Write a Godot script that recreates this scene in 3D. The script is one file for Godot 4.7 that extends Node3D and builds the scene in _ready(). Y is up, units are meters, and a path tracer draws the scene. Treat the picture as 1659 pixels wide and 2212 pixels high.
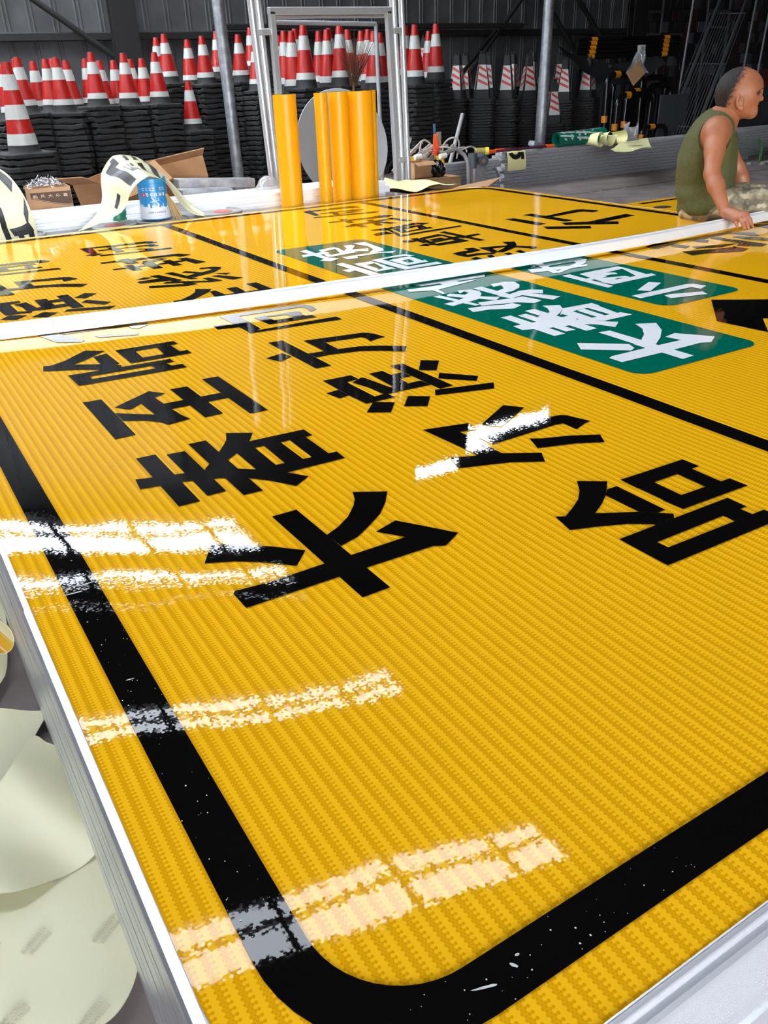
extends Node3D
# A shed where large yellow road signs are assembled: stacked traffic cones along the back wall, a seated worker, offcuts and tools.

var rng := RandomNumberGenerator.new()
var M := {}
var names := {}

const TOP := 0.43          # height of the sign's face over the floor

# ---------------------------------------------------------------- nodes
func numbered(called: String) -> String:
	if not names.has(called):
		names[called] = 0
		return called
	names[called] += 1
	return "%s_%03d" % [called, names[called]]

func tag(o: Node3D, label: String, category: String, group: String = "") -> Node3D:
	o.set_meta("label", label)
	o.set_meta("category", category)
	if group != "":
		o.set_meta("group", group)
	return o

func thing(called: String, label: String, category: String, at: Vector3 = Vector3.ZERO, group: String = "") -> Node3D:
	var o := Node3D.new()
	o.name = numbered(called)
	add_child(o)
	o.position = at
	tag(o, label, category, group)
	return o

func obj(called: String, mesh: Mesh, m: Material, parent: Node = null) -> MeshInstance3D:
	var o := MeshInstance3D.new()
	o.mesh = mesh
	o.material_override = m
	if parent == null:
		o.name = numbered(called)
		add_child(o)
	else:
		o.name = called
		parent.add_child(o, true)
	return o

func struct(called: String, mesh: Mesh, m: Material) -> MeshInstance3D:
	var o := obj(called, mesh, m)
	o.set_meta("kind", "structure")
	return o

func dup(o: Node3D, label: String) -> Node3D:
	var c: Node3D = o.duplicate()
	var base: String = String(o.name)
	var cut := base.rfind("_")
	if cut > 0 and base.substr(cut + 1).is_valid_int():
		base = base.substr(0, cut)
	c.name = numbered(base)
	add_child(c)
	c.set_meta("label", label)
	return c

# ---------------------------------------------------------------- materials
func mat(c: Color, rough: float = 0.6, metal: float = 0.0) -> StandardMaterial3D:
	var m := StandardMaterial3D.new()
	m.albedo_color = c
	m.roughness = rough
	m.metallic = metal
	return m

func rgb(r: int, g: int, b: int) -> Color:
	return Color(r / 255.0, g / 255.0, b / 255.0)

func noise_tex(w: int, freq: float, sd: int, lo: Color, hi: Color, mid: Color = Color(-1, 0, 0)) -> ImageTexture:
	var n := FastNoiseLite.new()
	n.seed = sd
	n.frequency = freq
	n.fractal_octaves = 4
	var im := n.get_seamless_image(w, w)
	im.convert(Image.FORMAT_RGB8)
	for y in w:
		for x in w:
			var v := im.get_pixel(x, y).r
			var c: Color
			if mid.r >= 0.0:
				c = lo.lerp(mid, v * 2.0) if v < 0.5 else mid.lerp(hi, v * 2.0 - 1.0)
			else:
				c = lo.lerp(hi, v)
			im.set_pixel(x, y, c)
	im.generate_mipmaps()
	return ImageTexture.create_from_image(im)

func textured(tex: Texture2D, scale: float, rough: float, metal: float = 0.0) -> StandardMaterial3D:
	var m := StandardMaterial3D.new()
	m.albedo_texture = tex
	m.roughness = rough
	m.metallic = metal
	m.uv1_triplanar = true
	m.uv1_scale = Vector3(scale, scale, scale)
	return m

# ---------------------------------------------------------------- meshes
func mb() -> SurfaceTool:
	var st := SurfaceTool.new()
	st.begin(Mesh.PRIMITIVE_TRIANGLES)
	return st

func tri(st: SurfaceTool, a: Vector3, b: Vector3, c: Vector3, n: Vector3) -> void:
	st.set_normal(n)
	st.set_uv(Vector2(a.x, a.z))
	st.add_vertex(a)
	st.set_normal(n)
	st.set_uv(Vector2(b.x, b.z))
	st.add_vertex(b)
	st.set_normal(n)
	st.set_uv(Vector2(c.x, c.z))
	st.add_vertex(c)

func face(st: SurfaceTool, p: Array, out: Vector3) -> void:
	# a flat convex polygon that looks towards out
	var n: Vector3 = (p[1] - p[0]).cross(p[2] - p[0]).normalized()
	if n.length() < 0.5:
		n = (p[2] - p[0]).cross(p[p.size() - 1] - p[0]).normalized()
	var flip := n.dot(out) < 0.0
	if flip:
		n = -n
	for k in range(1, p.size() - 1):
		if flip:
			tri(st, p[0], p[k], p[k + 1], n)
		else:
			tri(st, p[0], p[k + 1], p[k], n)

func add_box(st: SurfaceTool, c: Vector3, size: Vector3, b: Basis = Basis.IDENTITY, bevel: float = 0.0) -> void:
	var h := size * 0.5
	var ax := [Vector3.RIGHT, Vector3.UP, Vector3.BACK]
	var e := minf(bevel, minf(h.x, minf(h.y, h.z)) * 0.9)
	for i in 3:
		var j := (i + 1) % 3
		var k := (i + 2) % 3
		for s in [-1.0, 1.0]:
			var o: Vector3 = ax[i] * h[i] * s
			var u: Vector3 = ax[j] * (h[j] - e)
			var v: Vector3 = ax[k] * (h[k] - e)
			face(st, [c + b * (o - u - v), c + b * (o + u - v), c + b * (o + u + v), c + b * (o - u + v)], b * (ax[i] * s))
	if e <= 0.0:
		return
	for i in 3:
		var j := (i + 1) % 3
		var k := (i + 2) % 3
		for sj in [-1.0, 1.0]:
			for sk in [-1.0, 1.0]:
				var u: Vector3 = ax[i] * (h[i] - e)
				var p1: Vector3 = ax[j] * h[j] * sj + ax[k] * (h[k] - e) * sk
				var p2: Vector3 = ax[j] * (h[j] - e) * sj + ax[k] * h[k] * sk
				face(st, [c + b * (p1 - u), c + b * (p1 + u), c + b * (p2 + u), c + b * (p2 - u)], b * (ax[j] * sj + ax[k] * sk))
	for sx in [-1.0, 1.0]:
		for sy in [-1.0, 1.0]:
			for sz in [-1.0, 1.0]:
				var s3 := Vector3(sx, sy, sz)
				var q := (h - Vector3(e, e, e)) * s3
				face(st, [c + b * (q + Vector3(e * sx, 0, 0)), c + b * (q + Vector3(0, e * sy, 0)), c + b * (q + Vector3(0, 0, e * sz))], b * s3)

func box_mesh(size: Vector3, bevel: float = 0.0, c: Vector3 = Vector3.ZERO, b: Basis = Basis.IDENTITY) -> ArrayMesh:
	var st := mb()
	add_box(st, c, size, b, bevel)
	return st.commit()

func frame_of(d: Vector3) -> Basis:
	var up := Vector3.UP if absf(d.y) < 0.95 else Vector3.RIGHT
	var x := up.cross(d).normalized()
	return Basis(x, d.cross(x).normalized(), d)

func add_tube(st: SurfaceTool, pts: Array, r: float, sides: int = 10, r2: float = -1.0, caps: bool = true) -> void:
	var rings := []
	var norms := []
	var n := pts.size()
	var keep := Vector3.ZERO
	for i in n:
		var d: Vector3 = (pts[mini(i + 1, n - 1)] - pts[maxi(i - 1, 0)]).normalized()
		var x: Vector3
		if i == 0:
			x = frame_of(d).x
		else:
			x = (keep - d * keep.dot(d)).normalized()
		keep = x
		var y := d.cross(x)
		var rr := r if r2 < 0.0 else lerpf(r, r2, float(i) / (n - 1))
		var ring := []
		var nr := []
		for k in sides:
			var a := TAU * k / sides
			var q := x * cos(a) + y * sin(a)
			nr.append(q)
			ring.append(pts[i] + q * rr)
		rings.append(ring)
		norms.append(nr)
	for i in n - 1:
		for k in sides:
			var k2 := (k + 1) % sides
			var u0 := float(k) / sides
			var u1 := float(k + 1) / sides
			var v0 := float(i) / (n - 1)
			var v1 := float(i + 1) / (n - 1)
			var vs := [rings[i][k], rings[i + 1][k2], rings[i][k2], rings[i][k], rings[i + 1][k], rings[i + 1][k2]]
			var ns := [norms[i][k], norms[i + 1][k2], norms[i][k2], norms[i][k], norms[i + 1][k], norms[i + 1][k2]]
			var us := [Vector2(u0, v0), Vector2(u1, v1), Vector2(u1, v0), Vector2(u0, v0), Vector2(u0, v1), Vector2(u1, v1)]
			for q in 6:
				st.set_normal(ns[q])
				st.set_uv(us[q])
				st.add_vertex(vs[q])
	if caps:
		var d0: Vector3 = (pts[0] - pts[1]).normalized()
		var d1: Vector3 = (pts[n - 1] - pts[n - 2]).normalized()
		face(st, rings[0], d0)
		face(st, rings[n - 1], d1)

func tube_mesh(pts: Array, r: float, sides: int = 10, r2: float = -1.0) -> ArrayMesh:
	var st := mb()
	add_tube(st, pts, r, sides, r2)
	return st.commit()

func add_lathe(st: SurfaceTool, prof: Array, at: Vector3 = Vector3.ZERO, seg: int = 24, b: Basis = Basis.IDENTITY, smooth: bool = false) -> void:
	# profile of Vector2(radius, height), from the bottom up on the outside
	var total := 0.0
	for i in prof.size() - 1:
		total += (prof[i + 1] - prof[i]).length()
	var run := 0.0
	var ns := []
	for i in prof.size() - 1:
		var d: Vector2 = (prof[i + 1] - prof[i]).normalized()
		ns.append(Vector2(d.y, -d.x))
	for i in prof.size() - 1:
		var p: Vector2 = prof[i]
		var q: Vector2 = prof[i + 1]
		var n0: Vector2 = ns[i]
		var n1: Vector2 = ns[i]
		if smooth:
			n0 = (ns[maxi(i - 1, 0)] + ns[i]).normalized()
			n1 = (ns[mini(i + 1, ns.size() - 1)] + ns[i]).normalized()
		var v0 := run / total
		run += (q - p).length()
		var v1 := run / total
		for k in seg:
			var a := TAU * k / seg
			var c := TAU * (k + 1) / seg
			var da := Vector3(cos(a), 0, sin(a))
			var dc := Vector3(cos(c), 0, sin(c))
			var y0 := Vector3(0, p.y, 0)
			var y1 := Vector3(0, q.y, 0)
			var vs := [da * p.x + y0, dc * p.x + y0, dc * q.x + y1, da * p.x + y0, dc * q.x + y1, da * q.x + y1]
			var nn := [da * n0.x + Vector3(0, n0.y, 0), dc * n0.x + Vector3(0, n0.y, 0), dc * n1.x + Vector3(0, n1.y, 0), da * n0.x + Vector3(0, n0.y, 0), dc * n1.x + Vector3(0, n1.y, 0), da * n1.x + Vector3(0, n1.y, 0)]
			var u0 := float(k) / seg
			var u1 := float(k + 1) / seg
			var uu := [Vector2(u0, 1.0 - v0), Vector2(u1, 1.0 - v0), Vector2(u1, 1.0 - v1), Vector2(u0, 1.0 - v0), Vector2(u1, 1.0 - v1), Vector2(u0, 1.0 - v1)]
			for w in 6:
				st.set_normal(b * nn[w])
				st.set_uv(uu[w])
				st.add_vertex(at + b * vs[w])

func lathe_mesh(prof: Array, seg: int = 24, smooth: bool = false) -> ArrayMesh:
	var st := mb()
	add_lathe(st, prof, Vector3.ZERO, seg, Basis.IDENTITY, smooth)
	return st.commit()

func add_prism(st: SurfaceTool, poly: Array, o: Vector3, ex: Vector3, ey: Vector3, depth: Vector3) -> void:
	# poly of Vector2 in the plane ex, ey at o, pushed along depth
	var pk := PackedVector2Array(poly)
	var ids := Geometry2D.triangulate_polygon(pk)
	var dn := depth.normalized()
	for t in range(0, ids.size(), 3):
		var a: Vector3 = o + ex * pk[ids[t]].x + ey * pk[ids[t]].y
		var b: Vector3 = o + ex * pk[ids[t + 1]].x + ey * pk[ids[t + 1]].y
		var c: Vector3 = o + ex * pk[ids[t + 2]].x + ey * pk[ids[t + 2]].y
		face(st, [a, b, c], -dn)
		face(st, [a + depth, b + depth, c + depth], dn)
	var cw := Geometry2D.is_polygon_clockwise(pk)
	for i in pk.size():
		var p := pk[i]
		var q := pk[(i + 1) % pk.size()]
		var a: Vector3 = o + ex * p.x + ey * p.y
		var b: Vector3 = o + ex * q.x + ey * q.y
		var e := q - p
		var n2 := Vector2(e.y, -e.x) if not cw else Vector2(-e.y, e.x)
		face(st, [a, b, b + depth, a + depth], ex * n2.x + ey * n2.y)

func prism_mesh(poly: Array, o: Vector3, ex: Vector3, ey: Vector3, depth: Vector3) -> ArrayMesh:
	var st := mb()
	add_prism(st, poly, o, ex, ey, depth)
	return st.commit()

func sheet_mesh(f: Callable, nu: int, nv: int, thick: float = 0.0006) -> ArrayMesh:
	# a thin bent sheet: f(u, v) gives the point; both faces and the rim are built
	var p := []
	for j in nv + 1:
		for i in nu + 1:
			p.append(f.call(float(i) / nu, float(j) / nv))
	var w := nu + 1
	var nm := []
	for j in nv + 1:
		for i in nu + 1:
			var du: Vector3 = p[j * w + mini(i + 1, nu)] - p[j * w + maxi(i - 1, 0)]
			var dv: Vector3 = p[mini(j + 1, nv) * w + i] - p[maxi(j - 1, 0) * w + i]
			nm.append(du.cross(dv).normalized())
	var st := mb()
	for side in 2:
		var s := 1.0 if side == 0 else -1.0
		for j in nv:
			for i in nu:
				var a := j * w + i
				var q := [a, a + 1, a + w + 1, a, a + w + 1, a + w]
				if side == 0:
					q = [a, a + w + 1, a + 1, a, a + w, a + w + 1]
				for k in q:
					st.set_normal(nm[k] * s)
					st.set_uv(Vector2(float(k % w) / nu, float(k / w) / nv))
					st.add_vertex(p[k] + nm[k] * (s * thick * 0.5))
	var rim := []
	for i in nu:
		rim.append([i, i + 1])
		rim.append([nv * w + i + 1, nv * w + i])
	for j in nv:
		rim.append([(j + 1) * w, j * w])
		rim.append([j * w + nu, (j + 1) * w + nu])
	for e in rim:
		var a: Vector3 = p[e[0]]
		var b: Vector3 = p[e[1]]
		var na: Vector3 = nm[e[0]] * thick * 0.5
		var nb: Vector3 = nm[e[1]] * thick * 0.5
		face(st, [a + na, b + nb, b - nb, a - na], (b - a).cross(na))
	return st.commit()

func _ready() -> void:
	rng.seed = 20240611
	# camera
	var cam := Camera3D.new()
	cam.name = "camera"
	cam.fov = rad_to_deg(2.0 * atan(1106.0 / 1786.4))
	cam.near = 0.02
	cam.far = 200.0
	cam.basis = Basis.from_euler(Vector3(-0.486483, -0.537234, -0.035749), EULER_ORDER_YXZ)
	cam.position = Vector3(0, 1.08, 0)
	add_child(cam)
	cam.current = true
	# sky: an even bright overcast
	var env := Environment.new()
	env.background_mode = Environment.BG_SKY
	var sky := Sky.new()
	var psm := ProceduralSkyMaterial.new()
	psm.sky_top_color = Color(0.93, 0.96, 1.0)
	psm.sky_horizon_color = Color(0.93, 0.95, 0.97)
	psm.sky_curve = 0.2
	psm.ground_horizon_color = Color(0.55, 0.54, 0.52)
	psm.ground_bottom_color = Color(0.42, 0.41, 0.4)
	psm.sky_energy_multiplier = 4.65
	psm.ground_energy_multiplier = 1.0
	psm.sun_angle_max = 0.0
	sky.sky_material = psm
	env.sky = sky
	env.ambient_light_source = Environment.AMBIENT_SOURCE_SKY
	env.tonemap_mode = Environment.TONE_MAPPER_LINEAR
	env.tonemap_exposure = 1.0
	env.sdfgi_enabled = true
	env.ssao_enabled = true
	env.ssil_enabled = true
	var we := WorldEnvironment.new()
	we.name = "world_environment"
	we.environment = env
	add_child(we)
	make_materials()
	build_shed()
	build_sign()
	build_supports()
	build_cones()
	build_back()
	build_right()
	build_person()
# ---------------------------------------------------------------- materials of the place
func hex_maps() -> Array:
	# prismatic sheeting: honeycomb cells in alternating bands, 20 x 24 cells per tile
	var w := 512
	var al := Image.create(w, w, false, Image.FORMAT_RGB8)
	var nm := Image.create(w, w, false, Image.FORMAT_RGB8)
	var r2 := RandomNumberGenerator.new()
	r2.seed = 77
	var tilt := []
	for k in 20 * 24:
		tilt.append(Vector2(r2.randf_range(-1, 1), r2.randf_range(-1, 1)))
	var bright := Color(0.985, 0.745, 0.11)
	var dark := Color(0.885, 0.625, 0.045)
	var line := Color(0.985, 0.76, 0.15)
	for y in w:
		for x in w:
			var px := float(x) / w * 20.0
			var py := float(y) / w * 24.0
			# nearest centres of a pointy-topped honeycomb
			var best := 1e9
			var second := 1e9
			var bi := Vector2i.ZERO
			var row0 := int(floor(py))
			for dr in [-1, 0, 1, 2]:
				var row: int = row0 + dr
				var off := 0.5 if posmod(row, 2) == 1 else 0.0
				var c0 := int(round(px - off))
				for dc in [-1, 0, 1]:
					var cx: float = c0 + dc + off
					var dx := px - cx
					var dy := (py - row) * 0.866
					var d2 := dx * dx + dy * dy
					if d2 < best:
						second = best
						best = d2
						bi = Vector2i(posmod(c0 + dc, 20), posmod(row, 24))
					elif d2 < second:
						second = d2
			var edge := (second - best) * 0.5
			var band := posmod(bi.x, 5) < 2 or (posmod(bi.x, 5) == 2 and bi.y % 2 == 1)
			var c: Color = dark if band else bright
			var on := clampf(1.0 - edge / 0.07, 0.0, 1.0)
			c = c.lerp(line, on * (0.8 if band else 0.3))
			al.set_pixel(x, y, c)
			var t: Vector2 = tilt[bi.y * 20 + bi.x]
			var s := t * 0.5
			nm.set_pixel(x, y, Color(0.5 + s.x * 0.5, 0.5 + s.y * 0.5, 0.97))
	al.generate_mipmaps()
	return [ImageTexture.create_from_image(al), ImageTexture.create_from_image(nm)]

func film(al: Texture2D, nm: Texture2D, c: Color) -> StandardMaterial3D:
	var m := StandardMaterial3D.new()
	m.albedo_color = c
	if al != null:
		m.albedo_texture = al
	m.roughness = 0.02
	m.metallic_specular = 0.3
	m.normal_enabled = true
	m.normal_texture = nm
	m.normal_scale = 0.0045
	m.uv1_scale = Vector3(1.0 / 0.0652, 1.0 / 0.0678, 1.0)
	return m

func make_materials() -> void:
	var hx := hex_maps()
	M.yellow = film(hx[0], hx[1], Color(1, 1, 1))
	M.green = film(null, hx[1], rgb(0, 102, 82))
	M.white_film = film(null, hx[1], rgb(238, 240, 244))
	M.black = film(null, hx[1], Color(0.045, 0.04, 0.04))
	M.black.roughness = 0.02
	M.alu = textured(noise_tex(128, 0.05, 5, rgb(196, 198, 204), rgb(226, 227, 232)), 3.0, 0.3, 0.85)
	M.alu_bright = mat(rgb(214, 216, 222), 0.26, 0.75)
	M.alu_dull = textured(noise_tex(128, 0.04, 6, rgb(176, 178, 182), rgb(192, 193, 197)), 2.5, 0.5, 0.5)
	M.rail = mat(rgb(240, 241, 244), 0.3, 0.35)
	M.zinc = textured(noise_tex(128, 0.03, 7, rgb(128, 131, 135), rgb(188, 190, 194)), 2.0, 0.45, 0.7)
	M.chrome = mat(rgb(214, 214, 214), 0.12, 1.0)
	M.steel_dark = mat(rgb(30, 29, 28), 0.6, 0.2)
	M.wall = textured(noise_tex(128, 0.02, 8, rgb(66, 67, 68), rgb(88, 89, 90)), 0.7, 0.6, 0.15)
	M.roof = mat(rgb(60, 62, 66), 0.75)
	M.concrete = textured(noise_tex(256, 0.02, 9, rgb(98, 87, 84), rgb(130, 118, 114)), 0.6, 0.85)
	M.pane = mat(Color(0.95, 0.96, 0.97, 0.16), 0.05)
	M.pane.transparency = BaseMaterial3D.TRANSPARENCY_ALPHA
	M.rubber = textured(noise_tex(128, 0.05, 11, rgb(8, 8, 8), rgb(32, 32, 31)), 3.0, 0.75)
	M.red = mat(rgb(156, 22, 15), 0.35)
	M.red_film = mat(rgb(170, 36, 34), 0.4)
	M.yellow_roll = mat(rgb(236, 164, 18), 0.3)
	M.yellow_roll.metallic_specular = 0.35
	M.polished = mat(rgb(226, 226, 226), 0.26, 0.6)
	M.white_channel = mat(rgb(240, 241, 243), 0.35, 0.1)
	M.alu_satin = mat(rgb(190, 192, 196), 0.5, 0.5)
	M.lid = mat(rgb(150, 150, 146), 0.45)
	M.black_vinyl = mat(rgb(26, 25, 24), 0.35)
	M.yellow_far = film(hx[0], hx[1], Color(1, 1, 1))
	M.green_plain = mat(rgb(0, 92, 74), 0.3)
	M.black_gloss = mat(rgb(16, 16, 17), 0.25)
	M.orange = mat(rgb(220, 138, 30), 0.4)
	M.leaf = mat(rgb(62, 120, 54), 0.45)
	M.collar = mat(rgb(172, 172, 167), 0.3)
	M.paper_yellow = mat(rgb(226, 220, 160), 0.55)
	M.liner = mat(rgb(198, 194, 158), 0.32)
	M.amber = mat(rgb(196, 150, 40), 0.25)
	M.board = textured(noise_tex(128, 0.03, 12, rgb(164, 122, 84), rgb(186, 146, 106)), 2.0, 0.85)
	M.grey_plastic = mat(rgb(120, 122, 124), 0.5)
	M.clear = mat(Color(0.8, 0.8, 0.8, 0.28), 0.12)
	M.clear.transparency = BaseMaterial3D.TRANSPARENCY_ALPHA
	M.clear.cull_mode = BaseMaterial3D.CULL_DISABLED

# ---------------------------------------------------------------- the shed
func slab(name_: String, x0: float, x1: float, y0: float, y1: float, z0: float, z1: float, m: Material) -> MeshInstance3D:
	return struct(name_, box_mesh(Vector3(x1 - x0, y1 - y0, z1 - z0), 0.0, Vector3((x0 + x1) / 2, (y0 + y1) / 2, (z0 + z1) / 2)), m)

func roof_y(x: float) -> float:
	return 4.73 + 0.3 * (x if x < 8.5 else 17.0 - x)

func add_roof(st: SurfaceTool, x0: float, x1: float, z0: float, z1: float, up: float, thick: float) -> void:
	# a slab that follows one slope of the roof
	var ya := roof_y(x0 + 0.0001) + up
	var yb := roof_y(x1 - 0.0001) + up
	var p := [Vector3(x0, ya, z0), Vector3(x1, yb, z0), Vector3(x1, yb, z1), Vector3(x0, ya, z1)]
	var t := Vector3(0, thick, 0)
	face(st, [p[0], p[1], p[2], p[3]], Vector3.DOWN)
	face(st, [p[0] + t, p[1] + t, p[2] + t, p[3] + t], Vector3.UP)
	face(st, [p[0], p[1], p[1] + t, p[0] + t], Vector3.FORWARD)
	face(st, [p[3], p[2], p[2] + t, p[3] + t], Vector3.BACK)
	face(st, [p[0], p[3], p[3] + t, p[0] + t], Vector3.LEFT)
	face(st, [p[1], p[2], p[2] + t, p[1] + t], Vector3.RIGHT)

func build_shed() -> void:
	var back := -11.5
	var front := 5.0
	slab("floor", -5.0, 19.0, -0.12, 0.0, back - 0.3, 14.0, M.concrete)
	# saw cut in the concrete behind the signs
	var cut := mb()
	for k in 46:
		var x := 4.2 + k * 0.16
		add_box(cut, Vector3(x, 0.0005, -6.28 - 0.004 * sin(k * 1.7)), Vector3(0.13 + 0.03 * sin(k * 2.3), 0.002, 0.012))
	var joint := struct("trim_1", cut.commit(), M.steel_dark)
	joint.name = "trim_1"
	# roof in bands, skylight strips left open, their unseen left part added for light
	var strips := [[-4.0, -3.45], [-6.6, -5.98], [-9.35, -8.44], [-11.25, -9.95]]
	strips.sort_custom(func(a, b): return a[0] < b[0])
	var roof := mb()
	add_roof(roof, -4.3, -3.8, back - 0.1, front, 0, 0.08)
	add_roof(roof, 3.85, 8.5, back - 0.1, front, 0, 0.08)
	add_roof(roof, 8.5, 18.3, back - 0.1, front, 0, 0.08)
	var z := back - 0.1
	for s in strips:
		add_roof(roof, -3.8, 3.85, z, s[0], 0, 0.08)
		z = s[1]
	add_roof(roof, -3.8, 3.85, z, front, 0, 0.08)
	struct("ceiling", roof.commit(), M.roof)
	var bars := mb()
	for s in strips:
		var pane := mb()
		add_roof(pane, -3.8, 3.85, s[0], s[1], 0.03, 0.004)
		var pn := struct("window_%d" % (strips.find(s) + 1), pane.commit(), M.pane)
		pn.name = "window_%d" % (strips.find(s) + 1)
		add_roof(bars, -3.8, 3.85, (s[0] + s[1]) / 2 - 0.02, (s[0] + s[1]) / 2 + 0.02, -0.05, 0.05)
		for k in 8:
			var x := -3.75 + k * 1.0
			add_roof(bars, x - 0.03, x + 0.03, s[0], s[1], -0.02, 0.04)
	# purlins and rafters
	for k in 7:
		var zz := back + 0.4 + k * 2.6
		add_roof(bars, -4.2, 8.5, zz - 0.05, zz + 0.05, -0.16, 0.16)
		add_roof(bars, 8.5, 18.2, zz - 0.05, zz + 0.05, -0.16, 0.16)
	var b := struct("trim_2", bars.commit(), M.steel_dark)
	b.name = "trim_2"
	# walls
	var side := mb()
	add_box(side, Vector3(-4.25, 1.9, (back + front) / 2), Vector3(0.1, 3.8, front - back))
	struct("wall_left", side.commit(), M.wall)
	side = mb()
	add_box(side, Vector3(18.25, 2.2, (back + front) / 2), Vector3(0.1, 4.4, front - back))
	struct("wall_right", side.commit(), M.wall)
	var fw := mb()
	add_box(fw, Vector3(10.4, 3.0, front), Vector3(15.8, 6.0, 0.1))
	add_box(fw, Vector3(-0.9, 4.1, front), Vector3(6.8, 2.6, 0.1))
	add_gable(fw, -4.3, 18.3, front + 0.1)
	fw = mb()
	add_prism(fw, [Vector2(-4.3, 2.2), Vector2(2.2, 2.2), Vector2(2.2, 0), Vector2(18.3, 0), Vector2(18.3, roof_y(18.3)), Vector2(8.5, roof_y(8.5)), Vector2(-4.3, roof_y(-4.3))], Vector3(0, 0, front), Vector3.RIGHT, Vector3.UP, Vector3(0, 0, 0.1))
	struct("wall_front", fw.commit(), M.wall)  # unseen wall; its opening is kept low and narrow to hold daylight back
	# back wall: ribbed sheet with a gable window
	var w := mb()
	var ya := 0.0
	add_gable(w, -4.3, 7.6, back)
	add_gable(w, 10.8, 18.3, back)
	for q in [[7.6, 10.8, 0.0, 5.8], [7.6, 8.65, 5.8, 6.1], [8.65, 8.75, 5.8, 6.45], [8.75, 10.8, 6.15, 6.45]]:
		add_box(w, Vector3((q[0] + q[1]) / 2, (q[2] + q[3]) / 2, back - 0.05), Vector3(q[1] - q[0], q[3] - q[2], 0.1))
	add_prism(w, [Vector2(7.6, 6.45), Vector2(10.8, 6.45), Vector2(10.8, roof_y(10.8)), Vector2(8.5, roof_y(8.5)), Vector2(7.6, roof_y(7.6))], Vector3(0, 0, back - 0.1), Vector3.RIGHT, Vector3.UP, Vector3(0, 0, 0.1))
	struct("wall_back", w.commit(), M.wall)
	var ribs := mb()
	var x := 1.0
	while x < 14.0:
		for k in 2:
			add_prism(ribs, [Vector2(-0.014, 0), Vector2(0.014, 0), Vector2(0.006, 0.011), Vector2(-0.006, 0.011)], Vector3(x + k * 0.045, 0.0, back), Vector3.RIGHT, Vector3.BACK, Vector3(0, 4.6, 0))
		x += 0.27
	var rb := struct("trim_3", ribs.commit(), M.wall)
	rb.name = "trim_3"
	for q in [[8, 8.125, 6.275, 1.05], [9, 9.775, 5.975, 2.05]]:
		var g := struct("window_%d" % q[0], box_mesh(Vector3(q[3], 0.35, 0.01), 0.0, Vector3(q[1], q[2], back - 0.05)), M.pane)
		g.name = "window_%d" % q[0]
	# girts, columns, braces
	var gi := mb()
	add_box(gi, Vector3(5.0, 1.585, back + 0.07), Vector3(18.4, 0.09, 0.1), Basis.IDENTITY, 0.01)
	add_box(gi, Vector3(5.0, 3.0, back + 0.07), Vector3(18.4, 0.09, 0.1), Basis.IDENTITY, 0.01)
	add_box(gi, Vector3(7.0, 1.67, back + 0.2), Vector3(5.0, 0.07, 0.07), Basis.IDENTITY, 0.01)
	for cx in [3.36, 11.9]:
		add_box(gi, Vector3(cx, 2.6, back + 0.19), Vector3(0.3, 5.2, 0.02))
		add_box(gi, Vector3(cx, 2.6, back + 0.31), Vector3(0.3, 5.2, 0.02))
		add_box(gi, Vector3(cx, 2.6, back + 0.25), Vector3(0.02, 5.2, 0.12))
	for br in [[1.5, 2.6, 4.6, 0.4], [8.5, 1.0, 10.3, 2.8], [10.6, 2.1, 12.1, 0.7], [9.2, 2.8, 11.0, 1.0]]:
		add_tube(gi, [Vector3(br[0], br[1], back + 0.12), Vector3(br[2], br[3], back + 0.12)], 0.035, 6)
	var go := struct("trim_4", gi.commit(), M.steel_dark)
	go.name = "trim_4"

func add_gable(st: SurfaceTool, x0: float, x1: float, z: float) -> void:
	var pts := [Vector2(x0, 0), Vector2(x1, 0), Vector2(x1, roof_y(x1))]
	if x0 < 8.5 and x1 > 8.5:
		pts.append(Vector2(8.5, roof_y(8.5)))
	pts.append(Vector2(x0, roof_y(x0)))
	add_prism(st, pts, Vector3(0, 0, z - 0.1), Vector3.RIGHT, Vector3.UP, Vector3(0, 0, 0.1))

# ---------------------------------------------------------------- the sign
const WAVES := [[7.0, 2.5, 0.3, 0.0034], [-5.0, 9.0, 1.1, 0.003], [17.0, 6.0, 2.0, 0.003], [21.0, -13.0, 0.7, 0.0026], [32.0, 17.0, 4.1, 0.0024], [11.0, 38.0, 5.2, 0.002], [46.0, -22.0, 3.3, 0.002]]

func sign_h(x: float, z: float) -> float:
	var y := 0.0
	for w in WAVES:
		y += w[3] / sqrt(w[0] * w[0] + w[1] * w[1]) * sin(w[0] * x + w[1] * z + w[2])
	return y

func sign_n(x: float, z: float) -> Vector3:
	var gx := 0.0
	var gz := 0.0
	for w in WAVES:
		var l := sqrt(w[0] * w[0] + w[1] * w[1])
		var c: float = cos(w[0] * x + w[1] * z + w[2]) * w[3] / l
		gx += c * w[0]
		gz += c * w[1]
	return Vector3(-gx, 1.0, -gz).normalized()

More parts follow.
